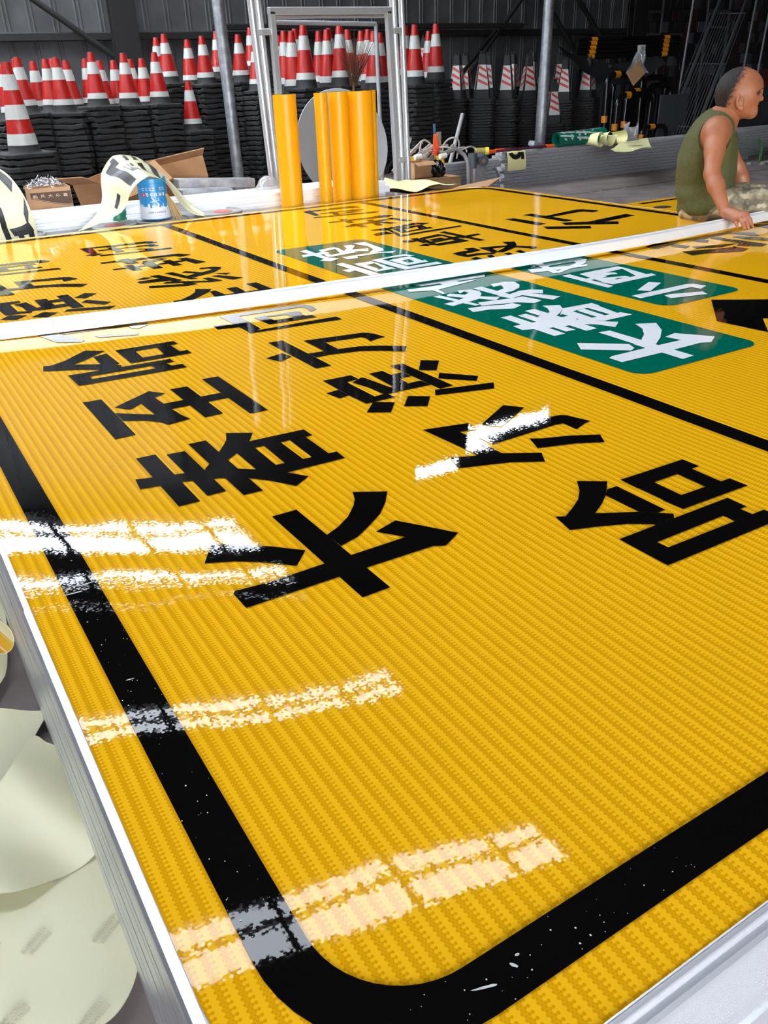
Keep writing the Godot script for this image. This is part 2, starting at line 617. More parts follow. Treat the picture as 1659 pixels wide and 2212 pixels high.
func lay(st: SurfaceTool, poly: PackedVector2Array, lift: float, cell: float = 0.06) -> void:
	# lays a flat outline (x, z) on the gently uneven sign face
	var lo := poly[0]
	var hi := poly[0]
	for p in poly:
		lo = lo.min(p)
		hi = hi.max(p)
	for i in range(int(floor(lo.x / cell)), int(floor(hi.x / cell)) + 1):
		for j in range(int(floor(lo.y / cell)), int(floor(hi.y / cell)) + 1):
			var a := Vector2(i * cell, j * cell)
			var sq := PackedVector2Array([a, a + Vector2(cell, 0), a + Vector2(cell, cell), a + Vector2(0, cell)])
			for piece in Geometry2D.intersect_polygons(poly, sq):
				var ids := Geometry2D.triangulate_polygon(piece)
				for t in range(0, ids.size(), 3):
					var p0: Vector2 = piece[ids[t]]
					var p1: Vector2 = piece[ids[t + 1]]
					var p2: Vector2 = piece[ids[t + 2]]
					var q := [p0, p1, p2]
					if (p1 - p0).cross(p2 - p0) < 0.0:
						q = [p0, p2, p1]
					for p in q:
						st.set_normal(sign_n(p.x, p.y))
						st.set_tangent(Plane(1, 0, 0, -1))
						st.set_uv(p)
						st.add_vertex(Vector3(p.x, TOP + lift + sign_h(p.x, p.y), p.y))

func round_rect(x0: float, z0: float, x1: float, z1: float, r: float, n: int = 10) -> PackedVector2Array:
	var out := PackedVector2Array()
	for c in [[x1 - r, z1 - r, 0.0], [x0 + r, z1 - r, 90.0], [x0 + r, z0 + r, 180.0], [x1 - r, z0 + r, 270.0]]:
		for k in n + 1:
			var a := deg_to_rad(c[2] + 90.0 * k / n)
			out.append(Vector2(c[0] + cos(a) * r, c[1] + sin(a) * r))
	return out

var sign_root: Node3D
var lift_step := 0

func glyph(kind: String, _called: String, polys: Array) -> void:
	var st := mb()
	for p in polys:
		var pk := PackedVector2Array()
		for k in range(0, p.size(), 2):
			pk.append(Vector2(p[k] / 1000.0, p[k + 1] / 1000.0))
		lift_step += 1
		lay(st, pk, 0.0011 + 0.00002 * (lift_step % 15) + (0.0009 if kind == "white" else 0.0))
	obj("direction_arrow" if _called == "arrow" else "character", st.commit(), M.white_film if kind == "white" else M.black, sign_root)

func build_sign() -> void:
	var t := thing("road_sign", "huge yellow direction sign lying face up across the foreground with black and white lettering", "sign")
	sign_root = t
	var st := mb()
	var outline := round_rect(0.067, -4.49, 3.505, -0.243, 0.185)
	lay(st, outline, 0.0, 0.05)
	obj("face_sheet", st.commit(), M.yellow, t)
	st = mb()
	for k in outline.size():
		var a := outline[k]
		var b := outline[(k + 1) % outline.size()]
		var n := Vector3(b.y - a.y, 0, a.x - b.x)
		face(st, [Vector3(a.x, TOP + 0.001, a.y), Vector3(b.x, TOP + 0.001, b.y), Vector3(b.x, TOP - 0.004, b.y), Vector3(a.x, TOP - 0.004, a.y)], n)
	var under := PackedVector2Array(outline)
	add_prism(st, Array(under), Vector3(0, TOP - 0.006, 0), Vector3.RIGHT, Vector3.BACK, Vector3(0, 0.0025, 0))
	obj("aluminium_plate", st.commit(), M.alu_bright, t)
	# black border line
	st = mb()
	var o1 := round_rect(0.117, -4.437, 3.455, -0.292, 0.143, 12)
	var o2 := round_rect(0.165, -4.389, 3.407, -0.338, 0.095, 12)
	for k in o1.size():
		var k2 := (k + 1) % o1.size()
		lay(st, PackedVector2Array([o1[k], o1[k2], o2[k2], o2[k]]), 0.0011)
	obj("border_line", st.commit(), M.black, t)
	for d in [1.346, 2.514]:
		st = mb()
		lay(st, PackedVector2Array([Vector2(d, -4.40), Vector2(d + 0.046, -4.40), Vector2(d + 0.046, -0.33), Vector2(d, -0.33)]), 0.00105)
		obj("divider_line", st.commit(), M.black, t)
	for g in [[1.487, -3.345, 1.927, -1.285], [2.029, -2.60, 2.387, -1.69]]:
		st = mb()
		lay(st, round_rect(g[0], g[1], g[2], g[3], 0.045), 0.0010)
		obj("green_panel", st.commit(), M.green, t)
	glyph("black", "chang", [[316,-1069,345,-1117,352,-1116,420,-1059,461,-1016,429,-982,393,-1019,358,-1047], [465,-1148,510,-1146,514,-853,468,-853], [321,-922,320,-966,325,-971,376,-964,466,-964,513,-963,611,-961,581,-1003,627,-1017,687,-925,647,-903,630,-913,514,-918,467,-919], [622,-1150,673,-1116,648,-1082,618,-1051,585,-1028,549,-1006,513,-996,511,-1039,540,-1053,570,-1074,597,-1103,611,-1123]])
	glyph("black", "chun", [[348,-1526,386,-1523,386,-1274,348,-1276], [404,-1509,440,-1504,439,-1284,404,-1286], [458,-1533,494,-1530,494,-1248,458,-1251], [543,-1542,589,-1510,565,-1472,521,-1431,495,-1412,457,-1383,440,-1394,494,-1458,514,-1484,529,-1506], [318,-1431,347,-1421,457,-1385,456,-1340,387,-1368,347,-1377,313,-1384], [448,-1388,493,-1363,521,-1339,563,-1292,588,-1253,551,-1230,523,-1276,496,-1309,443,-1347], [565,-1472,684,-1463,684,-1424,561,-1435,521,-1431], [521,-1339,685,-1322,683,-1286,563,-1292,530,-1324], [521,-1431,561,-1435,560,-1332,521,-1338], [580,-1433,615,-1429,615,-1326,578,-1329], [635,-1427,669,-1424,668,-1322,633,-1325]])
	glyph("black", "zhi", [[341,-1917,383,-1913,385,-1649,342,-1650], [384,-1802,434,-1758,455,-1739,451,-1827,419,-1804,394,-1840,493,-1902,520,-1862,490,-1848,494,-1795,498,-1748,503,-1698,511,-1666,460,-1661,450,-1687,426,-1715,386,-1744], [494,-1795,628,-1784,629,-1740,498,-1750], [539,-1883,580,-1878,582,-1653,540,-1654], [628,-1907,669,-1903,671,-1612,630,-1616]])
	glyph("black", "ha", [[325,-2267,345,-2260,383,-2280,420,-2314,453,-2344,497,-2306,467,-2284,432,-2254,392,-2231,361,-2220,316,-2222], [324,-2259,392,-2233,455,-2190,482,-2165,499,-2147,484,-2126,445,-2139,401,-2175,316,-2222], [455,-2268,494,-2278,498,-2165,462,-2166,455,-2190], [361,-2147,488,-2134,620,-2122,620,-2090,405,-2105], [361,-2147,405,-2105,405,-2080,406,-2041,364,-2046], [364,-2080,405,-2080,632,-2059,632,-2025,364,-2046], [559,-2088,599,-2091,604,-2061,566,-2063], [522,-2293,683,-2279,685,-2245,531,-2253], [522,-2293,566,-2289,564,-2150,524,-2150], [523,-2185,563,-2181,686,-2171,686,-2136,524,-2150], [625,-2245,664,-2241,665,-2167,621,-2171]])
	glyph("black", "xiang", [[837,-2363,895,-2336,892,-2298,830,-2315], [893,-2461,943,-2453,937,-2244,892,-2213], [919,-2232,1180,-2223,1179,-2184,892,-2213], [893,-2461,1061,-2446,1150,-2436,1171,-2422,1182,-2391,1174,-2342,1146,-2327,1153,-2374,1146,-2399,890,-2423], [972,-2372,1118,-2357,1118,-2330,1015,-2354], [972,-2372,1007,-2365,1009,-2266,976,-2269], [977,-2305,1010,-2302,1130,-2289,1128,-2254,976,-2269], [1070,-2347,1112,-2344,1109,-2288,1071,-2299]])
	glyph("black", "fang", [[828,-1966,881,-1981,890,-1940,847,-1917], [892,-2093,934,-2090,936,-1807,894,-1809], [980,-2049,1150,-2019,1165,-2007,1174,-1986,1182,-1944,1153,-1941,1126,-1932,1133,-1968,1127,-1982,1021,-1997,1020,-1922,981,-1926], [935,-1934,1019,-1922,1079,-1909,1132,-1877,1182,-1833,1151,-1797,1104,-1841,1057,-1870,976,-1891,938,-1890]])
	glyph("black", "bin", [[862,-1714,918,-1698,904,-1662,906,-1546,891,-1517,867,-1516,862,-1586], [862,-1714,938,-1710,939,-1674,875,-1670], [902,-1544,938,-1547,943,-1513,867,-1516], [826,-1629,861,-1634,862,-1586,836,-1581], [914,-1660,949,-1679,955,-1672,964,-1607,974,-1544,931,-1548,926,-1610], [930,-1561,976,-1576,1019,-1576,1053,-1576,1056,-1536,972,-1541,938,-1540], [980,-1694,1018,-1692,1020,-1581,974,-1544,976,-1576], [1018,-1654,1053,-1654,1054,-1616,1019,-1617], [1054,-1714,1090,-1712,1095,-1501,1057,-1501], [1144,-1709,1178,-1677,1128,-1616,1094,-1644], [1121,-1595,1125,-1592,1183,-1520,1158,-1493,1096,-1563], [1043,-1501,1183,-1460,1158,-1427,1023,-1470], [970,-1503,1009,-1471,969,-1423,926,-1452], [884,-1515,923,-1485,883,-1438,840,-1468]])
	glyph("black", "er", [[884,-1316,939,-1271,941,-1191,941,-1125,898,-1121,897,-1149,893,-1215], [884,-1316,981,-1291,976,-1254,935,-1264,892,-1267], [848,-1170,888,-1152,936,-1133,1004,-1088,982,-1053,928,-1088,833,-1122], [1106,-1330,1134,-1292,1025,-1235,999,-1269], [952,-1216,984,-1215,1125,-1221,1166,-1212,1176,-1201,1192,-1151,1176,-1149,1138,-1135,1138,-1174,1119,-1178,954,-1174], [1031,-1155,1049,-1141,1103,-1119,1156,-1087,1136,-1054,1085,-1083,1012,-1109]])
	glyph("black", "ha", [[971,-957,1013,-925,974,-889,943,-868,910,-850,870,-833,838,-832,850,-879,864,-870,891,-884,923,-903,948,-926], [838,-832,848,-864,910,-850,971,-813,1012,-776,1002,-766,963,-767,927,-794,880,-816], [990,-902,1012,-901,1012,-793,995,-794,972,-813,971,-887], [880,-767,1129,-763,1128,-725,891,-728], [880,-767,920,-735,922,-704,928,-671,881,-672], [881,-715,921,-707,1141,-702,1143,-667,881,-672], [1071,-727,1112,-727,1113,-702,1071,-705], [1036,-916,1192,-912,1193,-875,1035,-875], [1036,-916,1076,-878,1075,-814,1065,-778,1037,-778], [1035,-820,1075,-814,1194,-810,1195,-774,1037,-778], [1135,-876,1173,-876,1172,-806,1134,-812]])
	glyph("white", "chang", [[1554,-1574,1654,-1484,1638,-1451,1616,-1441,1521,-1525], [1669,-1612,1706,-1606,1707,-1319,1662,-1315], [1526,-1386,1526,-1429,1542,-1436,1655,-1434,1788,-1429,1779,-1474,1825,-1483,1883,-1397,1833,-1368,1807,-1382,1662,-1382], [1811,-1612,1865,-1584,1823,-1526,1766,-1479,1712,-1445,1660,-1429,1662,-1478,1707,-1492,1752,-1524,1789,-1564]])
	glyph("white", "chun", [[1558,-1901,1595,-1900,1591,-1659,1552,-1660], [1611,-1887,1644,-1887,1638,-1669,1605,-1672], [1661,-1914,1700,-1915,1695,-1643,1654,-1643], [1527,-1806,1675,-1792,1745,-1789,1692,-1713,1598,-1726,1522,-1760], [1745,-1929,1791,-1901,1771,-1866,1729,-1832,1667,-1795,1602,-1786,1621,-1833,1684,-1846,1711,-1857,1735,-1894], [1635,-1759,1721,-1742,1762,-1683,1789,-1654,1743,-1621,1722,-1671,1685,-1704,1604,-1725], [1771,-1866,1885,-1860,1882,-1822,1768,-1823,1712,-1813], [1717,-1735,1873,-1727,1881,-1688,1764,-1687], [1725,-1824,1771,-1825,1762,-1727,1719,-1734], [1785,-1818,1817,-1822,1812,-1733,1780,-1725], [1832,-1821,1876,-1827,1860,-1727,1830,-1729]])
	glyph("white", "rao", [[1552,-2243,1580,-2246,1608,-2063,1587,-2062], [1600,-2234,1620,-2243,1649,-2198,1674,-2211,1674,-2237,1646,-2222,1664,-2262,1709,-2245,1718,-2212,1699,-2174,1659,-2135,1604,-2119,1530,-2102,1525,-2144,1570,-2147,1621,-2166,1593,-2219], [1660,-2164,1716,-2101,1681,-2076,1652,-2126,1600,-2113], [1722,-2252,1760,-2254,1766,-2077,1728,-2072], [1805,-2262,1862,-2261,1890,-2238,1875,-2192,1846,-2160,1796,-2136,1757,-2137,1760,-2171,1802,-2186,1823,-2225,1789,-2226], [1717,-2117,1764,-2110,1822,-2126,1860,-2116,1888,-2088,1855,-2051,1821,-2083,1733,-2060], [1784,-2083,1821,-2088,1871,-1985,1823,-1966], [1618,-2088,1683,-2075,1743,-2060,1776,-2059,1790,-1982,1748,-1969,1712,-2012,1602,-2049], [1549,-2050,1608,-2039,1662,-2014,1696,-2015,1702,-1976,1657,-1957,1595,-1994,1534,-2002]])
	glyph("white", "cheng", [[1596,-2425,1789,-2407,1888,-2399,1859,-2365,1737,-2377,1608,-2392], [1541,-2380,1611,-2367,1822,-2354,1781,-2341,1611,-2311,1527,-2348], [1677,-2392,1742,-2398,1745,-2347,1675,-2347], [1602,-2340,1627,-2342,1611,-2257,1598,-2252], [1857,-2571,1915,-2577,1922,-2542,1846,-2526]])
	glyph("white", "gao", [[1559,-2919,1595,-2928,1603,-2650,1559,-2641], [1525,-2807,1566,-2809,1567,-2771,1526,-2756], [1617,-2882,1697,-2880,1695,-2841,1613,-2819], [1611,-2721,1696,-2736,1697,-2697,1610,-2697], [1617,-2882,1645,-2865,1646,-2740,1610,-2697], [1697,-2880,1699,-2838,1691,-2714,1662,-2727], [1708,-2898,1853,-2913,1875,-2908,1892,-2864,1867,-2857,1857,-2880,1785,-2886,1745,-2877], [1708,-2898,1749,-2884,1754,-2699,1711,-2655], [1713,-2696,1888,-2701,1887,-2661,1711,-2655], [1759,-2848,1864,-2860,1862,-2819,1762,-2802], [1760,-2758,1873,-2760,1865,-2726,1760,-2719], [1759,-2848,1796,-2849,1789,-2746,1760,-2719], [1839,-2853,1865,-2831,1856,-2742,1822,-2758]])
	glyph("white", "su", [[1571,-3252,1608,-3266,1602,-3055,1574,-3048], [1539,-3174,1606,-3175,1650,-3182,1654,-3133,1524,-3129], [1645,-3224,1728,-3245,1725,-3203,1647,-3185], [1606,-3100,1669,-3105,1747,-3127,1753,-3076,1638,-3067], [1645,-3224,1647,-3185,1634,-3061,1606,-3071], [1728,-3245,1735,-3216,1708,-3085,1676,-3083], [1777,-3244,1814,-3244,1815,-3210,1762,-3145,1825,-3120,1792,-3056,1744,-3114,1711,-3127,1757,-3181], [1830,-3263,1892,-3259,1873,-3077,1852,-3034,1801,-3018,1775,-3026,1830,-3084,1850,-3162], [1801,-3018,1889,-2995,1848,-2962,1827,-2995,1726,-2995,1644,-3024,1721,-3029], [1649,-3034,1704,-3000,1691,-2969,1645,-2975], [1599,-3063,1631,-3015,1571,-2981,1542,-3020]])
	glyph("white", "xiao", [[2236,-1952,2259,-1918,2142,-1858,2118,-1892], [2048,-1850,2303,-1853,2326,-1842,2337,-1797,2288,-1778,2286,-1814,2045,-1810], [2130,-1790,2161,-1791,2263,-1751,2247,-1719,2119,-1754]])
	glyph("white", "xi", [[2077,-2207,2115,-2205,2104,-1985,2072,-1976], [2146,-2189,2180,-2192,2340,-2195,2332,-2154,2164,-2142], [2110,-2052,2344,-2037,2334,-2008,2120,-2000], [2340,-2195,2341,-2160,2320,-2035,2270,-2037], [2146,-2189,2177,-2185,2165,-2079,2128,-2008,2121,-2063], [2164,-2142,2233,-2147,2258,-2125,2247,-2103,2228,-2113,2166,-2109], [2168,-2093,2243,-2066,2248,-2049,2223,-2040,2201,-2059,2144,-2038,2143,-2068], [2100,-2119,2191,-2119,2191,-2098,2096,-2093]])
	glyph("white", "tun", [[2056,-2363,2287,-2292,2258,-2269,2031,-2309], [2295,-2387,2345,-2399,2353,-2366,2294,-2314,2099,-2245,2122,-2274,2270,-2336], [2136,-2398,2349,-2396,2342,-2364,2135,-2364], [2146,-2443,2185,-2446,2111,-2250,2083,-2258]])
	glyph("black", "duan", [[2032,-2798,2096,-2806,2116,-2802,2125,-2845,2166,-2837,2161,-2777,2116,-2761,2069,-2760,2059,-2733,2109,-2733,2164,-2704,2157,-2674,2108,-2698,2032,-2697,2023,-2745], [2183,-2822,2241,-2809,2302,-2785,2333,-2757,2313,-2736,2271,-2767,2210,-2769], [2339,-2860,2386,-2834,2347,-2775,2308,-2734,2203,-2683,2181,-2703,2263,-2751,2318,-2801], [2183,-2822,2225,-2808,2195,-2705,2163,-2691], [2322,-2757,2381,-2684,2342,-2654,2305,-2737], [2020,-2660,2060,-2678,2056,-2618,2389,-2604,2378,-2571,2120,-2580,2023,-2588], [2104,-2666,2135,-2674,2100,-2586,2076,-2581], [2188,-2664,2216,-2664,2196,-2580,2172,-2588], [2251,-2669,2283,-2675,2260,-2578,2235,-2572]])
	glyph("black", "qi", [[2028,-3167,2044,-3175,2101,-3133,2054,-3118,2018,-3134], [2087,-3193,2122,-3188,2093,-3066,2070,-3064], [2020,-3028,2076,-3050,2072,-3006,2044,-2991], [2130,-3181,2248,-3205,2245,-3161,2118,-3142], [2093,-3066,2288,-3105,2289,-3070,2092,-3035], [2085,-3010,2242,-3028,2252,-2983,2199,-2970,2084,-2971], [2122,-3172,2135,-3159,2094,-2971,2072,-3006], [2248,-3205,2256,-3169,2253,-2977,2199,-2970], [2281,-3243,2315,-3248,2316,-2945,2285,-2947], [2273,-3085,2393,-3103,2389,-3072,2264,-3042], [2130,-3113,2206,-3129,2208,-3093,2130,-3081]])
	glyph("black", "jian", [[2158,-3507,2356,-3546,2368,-3527,2397,-3493,2339,-3469,2338,-3504,2142,-3473], [2078,-3517,2161,-3520,2153,-3447,2071,-3501], [2025,-3411,2111,-3439,2107,-3366,2017,-3368], [2145,-3486,2143,-3409,2106,-3277,2087,-3286], [2097,-3301,2341,-3326,2465,-3334,2459,-3306,2318,-3293,2085,-3268], [2166,-3467,2324,-3483,2338,-3453,2176,-3416], [2156,-3372,2331,-3393,2331,-3361,2146,-3345], [2166,-3467,2211,-3457,2186,-3354,2146,-3345], [2306,-3477,2336,-3472,2312,-3386,2266,-3389]])
	glyph("black", "feng", [[2036,-3871,2220,-3868,2375,-3873,2400,-3822,2341,-3809,2245,-3825,2035,-3850], [2127,-3920,2162,-3905,2133,-3768,2102,-3780], [2035,-3704,2110,-3720,2219,-3740,2301,-3753,2309,-3727,2192,-3695,2036,-3664], [2088,-3740,2126,-3722,2120,-3608,2084,-3618], [2314,-3759,2354,-3758,2382,-3614,2346,-3619], [2203,-3738,2234,-3725,2284,-3607,2245,-3616], [2218,-3796,2250,-3791,2198,-3602,2167,-3614]])
	glyph("black", "bi", [[2106,-4288,2163,-4309,2119,-4122,2093,-4107], [2106,-4288,2396,-4300,2424,-4273,2433,-4218,2377,-4229,2144,-4263], [2063,-4077,2403,-4021,2418,-3994,2389,-3980,2129,-4033,2053,-4048], [2149,-4174,2380,-4160,2402,-4125,2372,-4111,2152,-4151], [2214,-4173,2245,-4163,2210,-4053,2187,-4076], [2215,-4089,2288,-4109,2353,-4078,2325,-4065]])
	glyph("black", "xing", [[2886,-3374,2946,-3378,2949,-3077,2896,-3075,2894,-3239], [2915,-3263,3193,-3322,3231,-3313,3260,-3223,3190,-3193,3186,-3248,3166,-3256,2953,-3226], [2735,-3327,2789,-3323,2796,-3095,2738,-3091], [2862,-3067,2960,-3007,3079,-2911,3028,-2859,2834,-3007], [2952,-2998,3266,-3046,3270,-2986,3028,-2949,2957,-2959], [2729,-3044,2897,-2908,2852,-2856,2698,-2978]])
	glyph("black", "rao", [[3157,-2625,3215,-2623,3275,-2573,3183,-2552,3132,-2578], [3018,-2595,3069,-2597,3075,-2563,3034,-2553], [2915,-2596,3005,-2566,2923,-2549,2895,-2562], [2700,-2394,2754,-2409,3035,-2396,3141,-2401,3226,-2389,3161,-2370,2951,-2349,2905,-2391,2816,-2354,2699,-2334,2691,-2363], [2802,-2366,2831,-2351,2839,-2287,2790,-2269,2781,-2328], [2837,-2278,2934,-2236,2995,-2216,3033,-2205,2908,-2192,2818,-2239], [2726,-2235,2904,-2174,2945,-2170,2961,-2178,2958,-2104,2898,-2087,2779,-2147,2700,-2159], [3036,-2357,3074,-2348,3079,-2301,3030,-2289], [3030,-2289,3072,-2288,3083,-2266,3100,-2121,3041,-2106,2976,-2176,3033,-2205], [3183,-2375,3227,-2374,3275,-2317,3229,-2256,3199,-2317], [3120,-2306,3165,-2314,3213,-2196,3166,-2154,3132,-2209], [2946,-2402,3001,-2328,2949,-2292,2935,-2328], [3425,-2425,3519,-2410,3463,-2361,3420,-2393]])
	glyph("black", "er", [[374,-2597,423,-2588,471,-2462,462,-2438,404,-2484], [434,-2580,632,-2570,681,-2534,685,-2507,643,-2477,628,-2496,627,-2526,436,-2556], [406,-2492,483,-2460,465,-2436,403,-2480], [514,-2480,631,-2429,622,-2410,520,-2453]])
	glyph("black", "bin", [[630,-3068,665,-3036,613,-2986,583,-3018], [611,-2958,671,-2876,644,-2851,585,-2933], [527,-2867,670,-2813,641,-2783,508,-2842], [449,-2878,491,-2844,449,-2802,405,-2834], [351,-2906,399,-2870,359,-2829,316,-2863], [538,-3089,576,-3082,580,-2865,542,-2871], [461,-3075,500,-3068,504,-2940,481,-2909,460,-2932], [498,-3034,538,-3034,542,-2992,503,-2997], [424,-2924,444,-2957,538,-2954,543,-2908,458,-2909], [389,-3049,432,-3059,446,-2955,422,-2914,409,-2930,407,-2993], [355,-3105,416,-3097,416,-3068,370,-3060], [353,-3107,380,-3066,383,-2936,340,-2909,335,-2984], [341,-2914,382,-2941,423,-2919,420,-2898]])
	glyph("black", "fang", [[408,-3430,417,-3331,422,-3208,378,-3216,355,-3382,396,-3455], [458,-3443,632,-3405,654,-3391,672,-3336,616,-3321,618,-3365,503,-3397,508,-3316,461,-3324], [414,-3326,506,-3317,604,-3281,679,-3216,649,-3183,555,-3258,420,-3292]])
	glyph("black", "xiang", [[395,-3871,623,-3830,645,-3821,666,-3773,615,-3758,611,-3784,404,-3835], [467,-3793,598,-3773,604,-3739,486,-3755], [452,-3701,607,-3679,609,-3653,448,-3678], [450,-3795,487,-3763,487,-3681,448,-3678], [555,-3761,582,-3767,582,-3681,545,-3690], [425,-3636,658,-3607,664,-3570,432,-3612], [395,-3871,423,-3837,439,-3624,423,-3620]])
	glyph("black", "bi", [[835,-3993,886,-3961,874,-3829,841,-3839], [835,-3993,1132,-3976,1159,-3960,1171,-3912,1129,-3902,1121,-3928,886,-3961], [816,-3806,857,-3832,889,-3791,840,-3766], [867,-3769,1172,-3738,1172,-3712,865,-3739], [892,-3898,1007,-3880,1131,-3884,1153,-3831,1112,-3826,1099,-3857,893,-3872], [940,-3932,977,-3934,983,-3784,946,-3786], [1004,-3843,1109,-3768,1086,-3744,1066,-3728,1066,-3775]])
	glyph("black", "feng", [[824,-3597,1116,-3575,1150,-3567,1185,-3507,1132,-3494,1119,-3529,823,-3568], [902,-3605,948,-3615,953,-3485,908,-3491], [828,-3431,961,-3428,957,-3394,830,-3407], [883,-3469,920,-3463,925,-3339,887,-3348], [959,-3473,1005,-3478,1001,-3319,962,-3328], [975,-3508,1061,-3520,1075,-3492,1007,-3464,963,-3458], [1009,-3419,1127,-3417,1123,-3387,1004,-3390], [1041,-3464,1076,-3462,1082,-3323,1045,-3327], [1108,-3463,1145,-3459,1178,-3313,1131,-3307]])
	glyph("black", "xian", [[847,-3168,884,-3192,907,-3166,873,-3152], [838,-3130,919,-3135,964,-3076,934,-3070,837,-3094], [905,-3200,941,-3202,984,-3049,951,-3026], [968,-3212,1000,-3212,1038,-3034,1011,-3041], [1026,-3178,1048,-3196,1089,-3131,1140,-3152,1136,-3183,1102,-3189,1116,-3218,1166,-3199,1185,-3176,1176,-3149,1127,-3099,1038,-3066,1019,-3104,1066,-3129], [1112,-3090,1173,-3045,1148,-3027,1118,-3085], [904,-3035,925,-3057,1040,-2981,1100,-2941,1062,-2937,979,-2992], [1052,-3023,1074,-3021,1100,-2941,1062,-2937], [851,-3030,957,-2981,1005,-2946,963,-2940,840,-2995], [965,-3014,995,-2998,1003,-2942,964,-2941], [1092,-3038,1119,-3040,1180,-2935,1135,-2926]])
	glyph("black", "quan", [[847,-2752,871,-2749,919,-2788,950,-2825,967,-2870,1013,-2832,992,-2799,902,-2720,859,-2696,835,-2715], [864,-2729,900,-2717,974,-2665,971,-2642,913,-2665,836,-2714], [993,-2798,1015,-2799,1025,-2657,981,-2642,971,-2667], [1011,-2721,1168,-2709,1163,-2667,1018,-2681], [1058,-2806,1097,-2805,1090,-2647,1051,-2645], [1143,-2831,1182,-2826,1185,-2631,1143,-2639]])
	glyph("black", "arrow", [[2201,-1667,2416,-1491,2217,-1356,2137,-1437,2030,-1341,2013,-1495]])


# ---------------------------------------------------------------- what the sign lies on, the straightedge, the liner paper
const SIDE_PROFILE := [Vector2(-0.03, -0.004), Vector2(0, -0.004), Vector2(-0.002, -0.006), Vector2(-0.002, -0.027), Vector2(0.004, -0.029), Vector2(0.007, -0.03), Vector2(0.0105, -0.033), Vector2(0.0115, -0.038), Vector2(0.0115, -0.088), Vector2(0.009, -0.09), Vector2(0.009, -0.094), Vector2(0.0115, -0.096), Vector2(0.0115, -0.128), Vector2(-0.03, -0.13)]
const NEAR_PROFILE := [Vector2(-0.03, -0.004), Vector2(0.001, -0.004), Vector2(0.004, -0.006), Vector2(0.004, -0.010), Vector2(0.001, -0.013), Vector2(-0.003, -0.014), Vector2(0.002, -0.026), Vector2(0.0, -0.029), Vector2(0.006, -0.031), Vector2(0.010, -0.034), Vector2(0.010, -0.038), Vector2(0.006, -0.041), Vector2(0.008, -0.052), Vector2(0.014, -0.07), Vector2(0.021, -0.09), Vector2(0.025, -0.105), Vector2(0.029, -0.110), Vector2(0.029, -0.114), Vector2(0.020, -0.118), Vector2(0.014, -0.13), Vector2(-0.03, -0.13)]
const LOW_PROFILE := [Vector2(-0.03, 0), Vector2(0.009, 0), Vector2(0.0115, -0.003), Vector2(0.0115, -0.06), Vector2(0.008, -0.063), Vector2(0.008, -0.068), Vector2(0.0115, -0.071), Vector2(0.0115, -0.128), Vector2(-0.03, -0.128)]

func edge_ring(t: Node3D, y: float, side: Array, near: Array, m: Material, split: bool) -> void:
	var x0 := 0.067
	var x1 := 3.505
	var z0 := -4.49
	var z1 := -0.243
	var o := Vector3(0, y, 0)
	if split:
		obj("edge_channel", prism_mesh(side, Vector3(x0, y, z1 + 0.004), Vector3.LEFT, Vector3.UP, Vector3(0, 0, -0.905)), m, t)
		obj("edge_channel", prism_mesh(side, Vector3(x0 + 0.0015, y - 0.0015, z1 - 0.904), Vector3.LEFT, Vector3.UP, Vector3(0, 0, z0 - z1 + 0.904)), m, t)
	else:
		obj("edge_channel", prism_mesh(side, Vector3(x0, y, z1), Vector3.LEFT, Vector3.UP, Vector3(0, 0, z0 - z1)), m, t)
	obj("edge_channel", prism_mesh(near, Vector3(x0 - 0.008, y, z1), Vector3.BACK, Vector3.UP, Vector3(x1 - x0 + 0.016, 0, 0)), M.alu_bright, t)
	obj("edge_channel", prism_mesh(side, Vector3(x1, y, z1), Vector3.RIGHT, Vector3.UP, Vector3(0, 0, z0 - z1)), m, t)
	obj("edge_channel", prism_mesh(side, Vector3(x0, y, z0), Vector3.FORWARD, Vector3.UP, Vector3(x1 - x0, 0, 0)), m, t)

func build_supports() -> void:
	edge_ring(sign_root, TOP, SIDE_PROFILE, NEAR_PROFILE, M.alu, true)
	for k in 3:
		var low := thing("stacked_sign_blank", ["bare aluminium sign blank directly under the yellow sign, topmost of the stack", "bare aluminium sign blank in the middle of the stack under the yellow sign", "bare aluminium sign blank at the bottom of the stack, lying on the floor"][k], "sign blank", Vector3.ZERO, "sign blanks under the sign")
		var y := TOP - 0.13 - k * 0.13
		var prof := LOW_PROFILE.duplicate()
		var near := []
		for p in LOW_PROFILE:
			near.append(Vector2(p.x + (0.008 if p.x > 0.0 else 0.0), p.y))
		if k == 2:
			for q in [prof, near]:
				for i in q.size():
					q[i] = Vector2(q[i].x, maxf(q[i].y, -0.168))
		edge_ring(low, y, prof, near, M.alu, false)
		obj("plate", box_mesh(Vector3(3.38, 0.003, 4.19), 0.0, Vector3(1.786, y - 0.006, -2.366)), M.alu_dull, low)
	var bear := thing("timber_bearers", "grey bearers on the floor beneath the stack of sign blanks", "bearer")
	for x in [0.5, 1.8, 3.1]:
		obj("bearer", box_mesh(Vector3(0.09, 0.04, 4.1), 0.003, Vector3(x, 0.02, -2.36)), M.board, bear)
	build_rail()
	build_liner()
	build_marks()

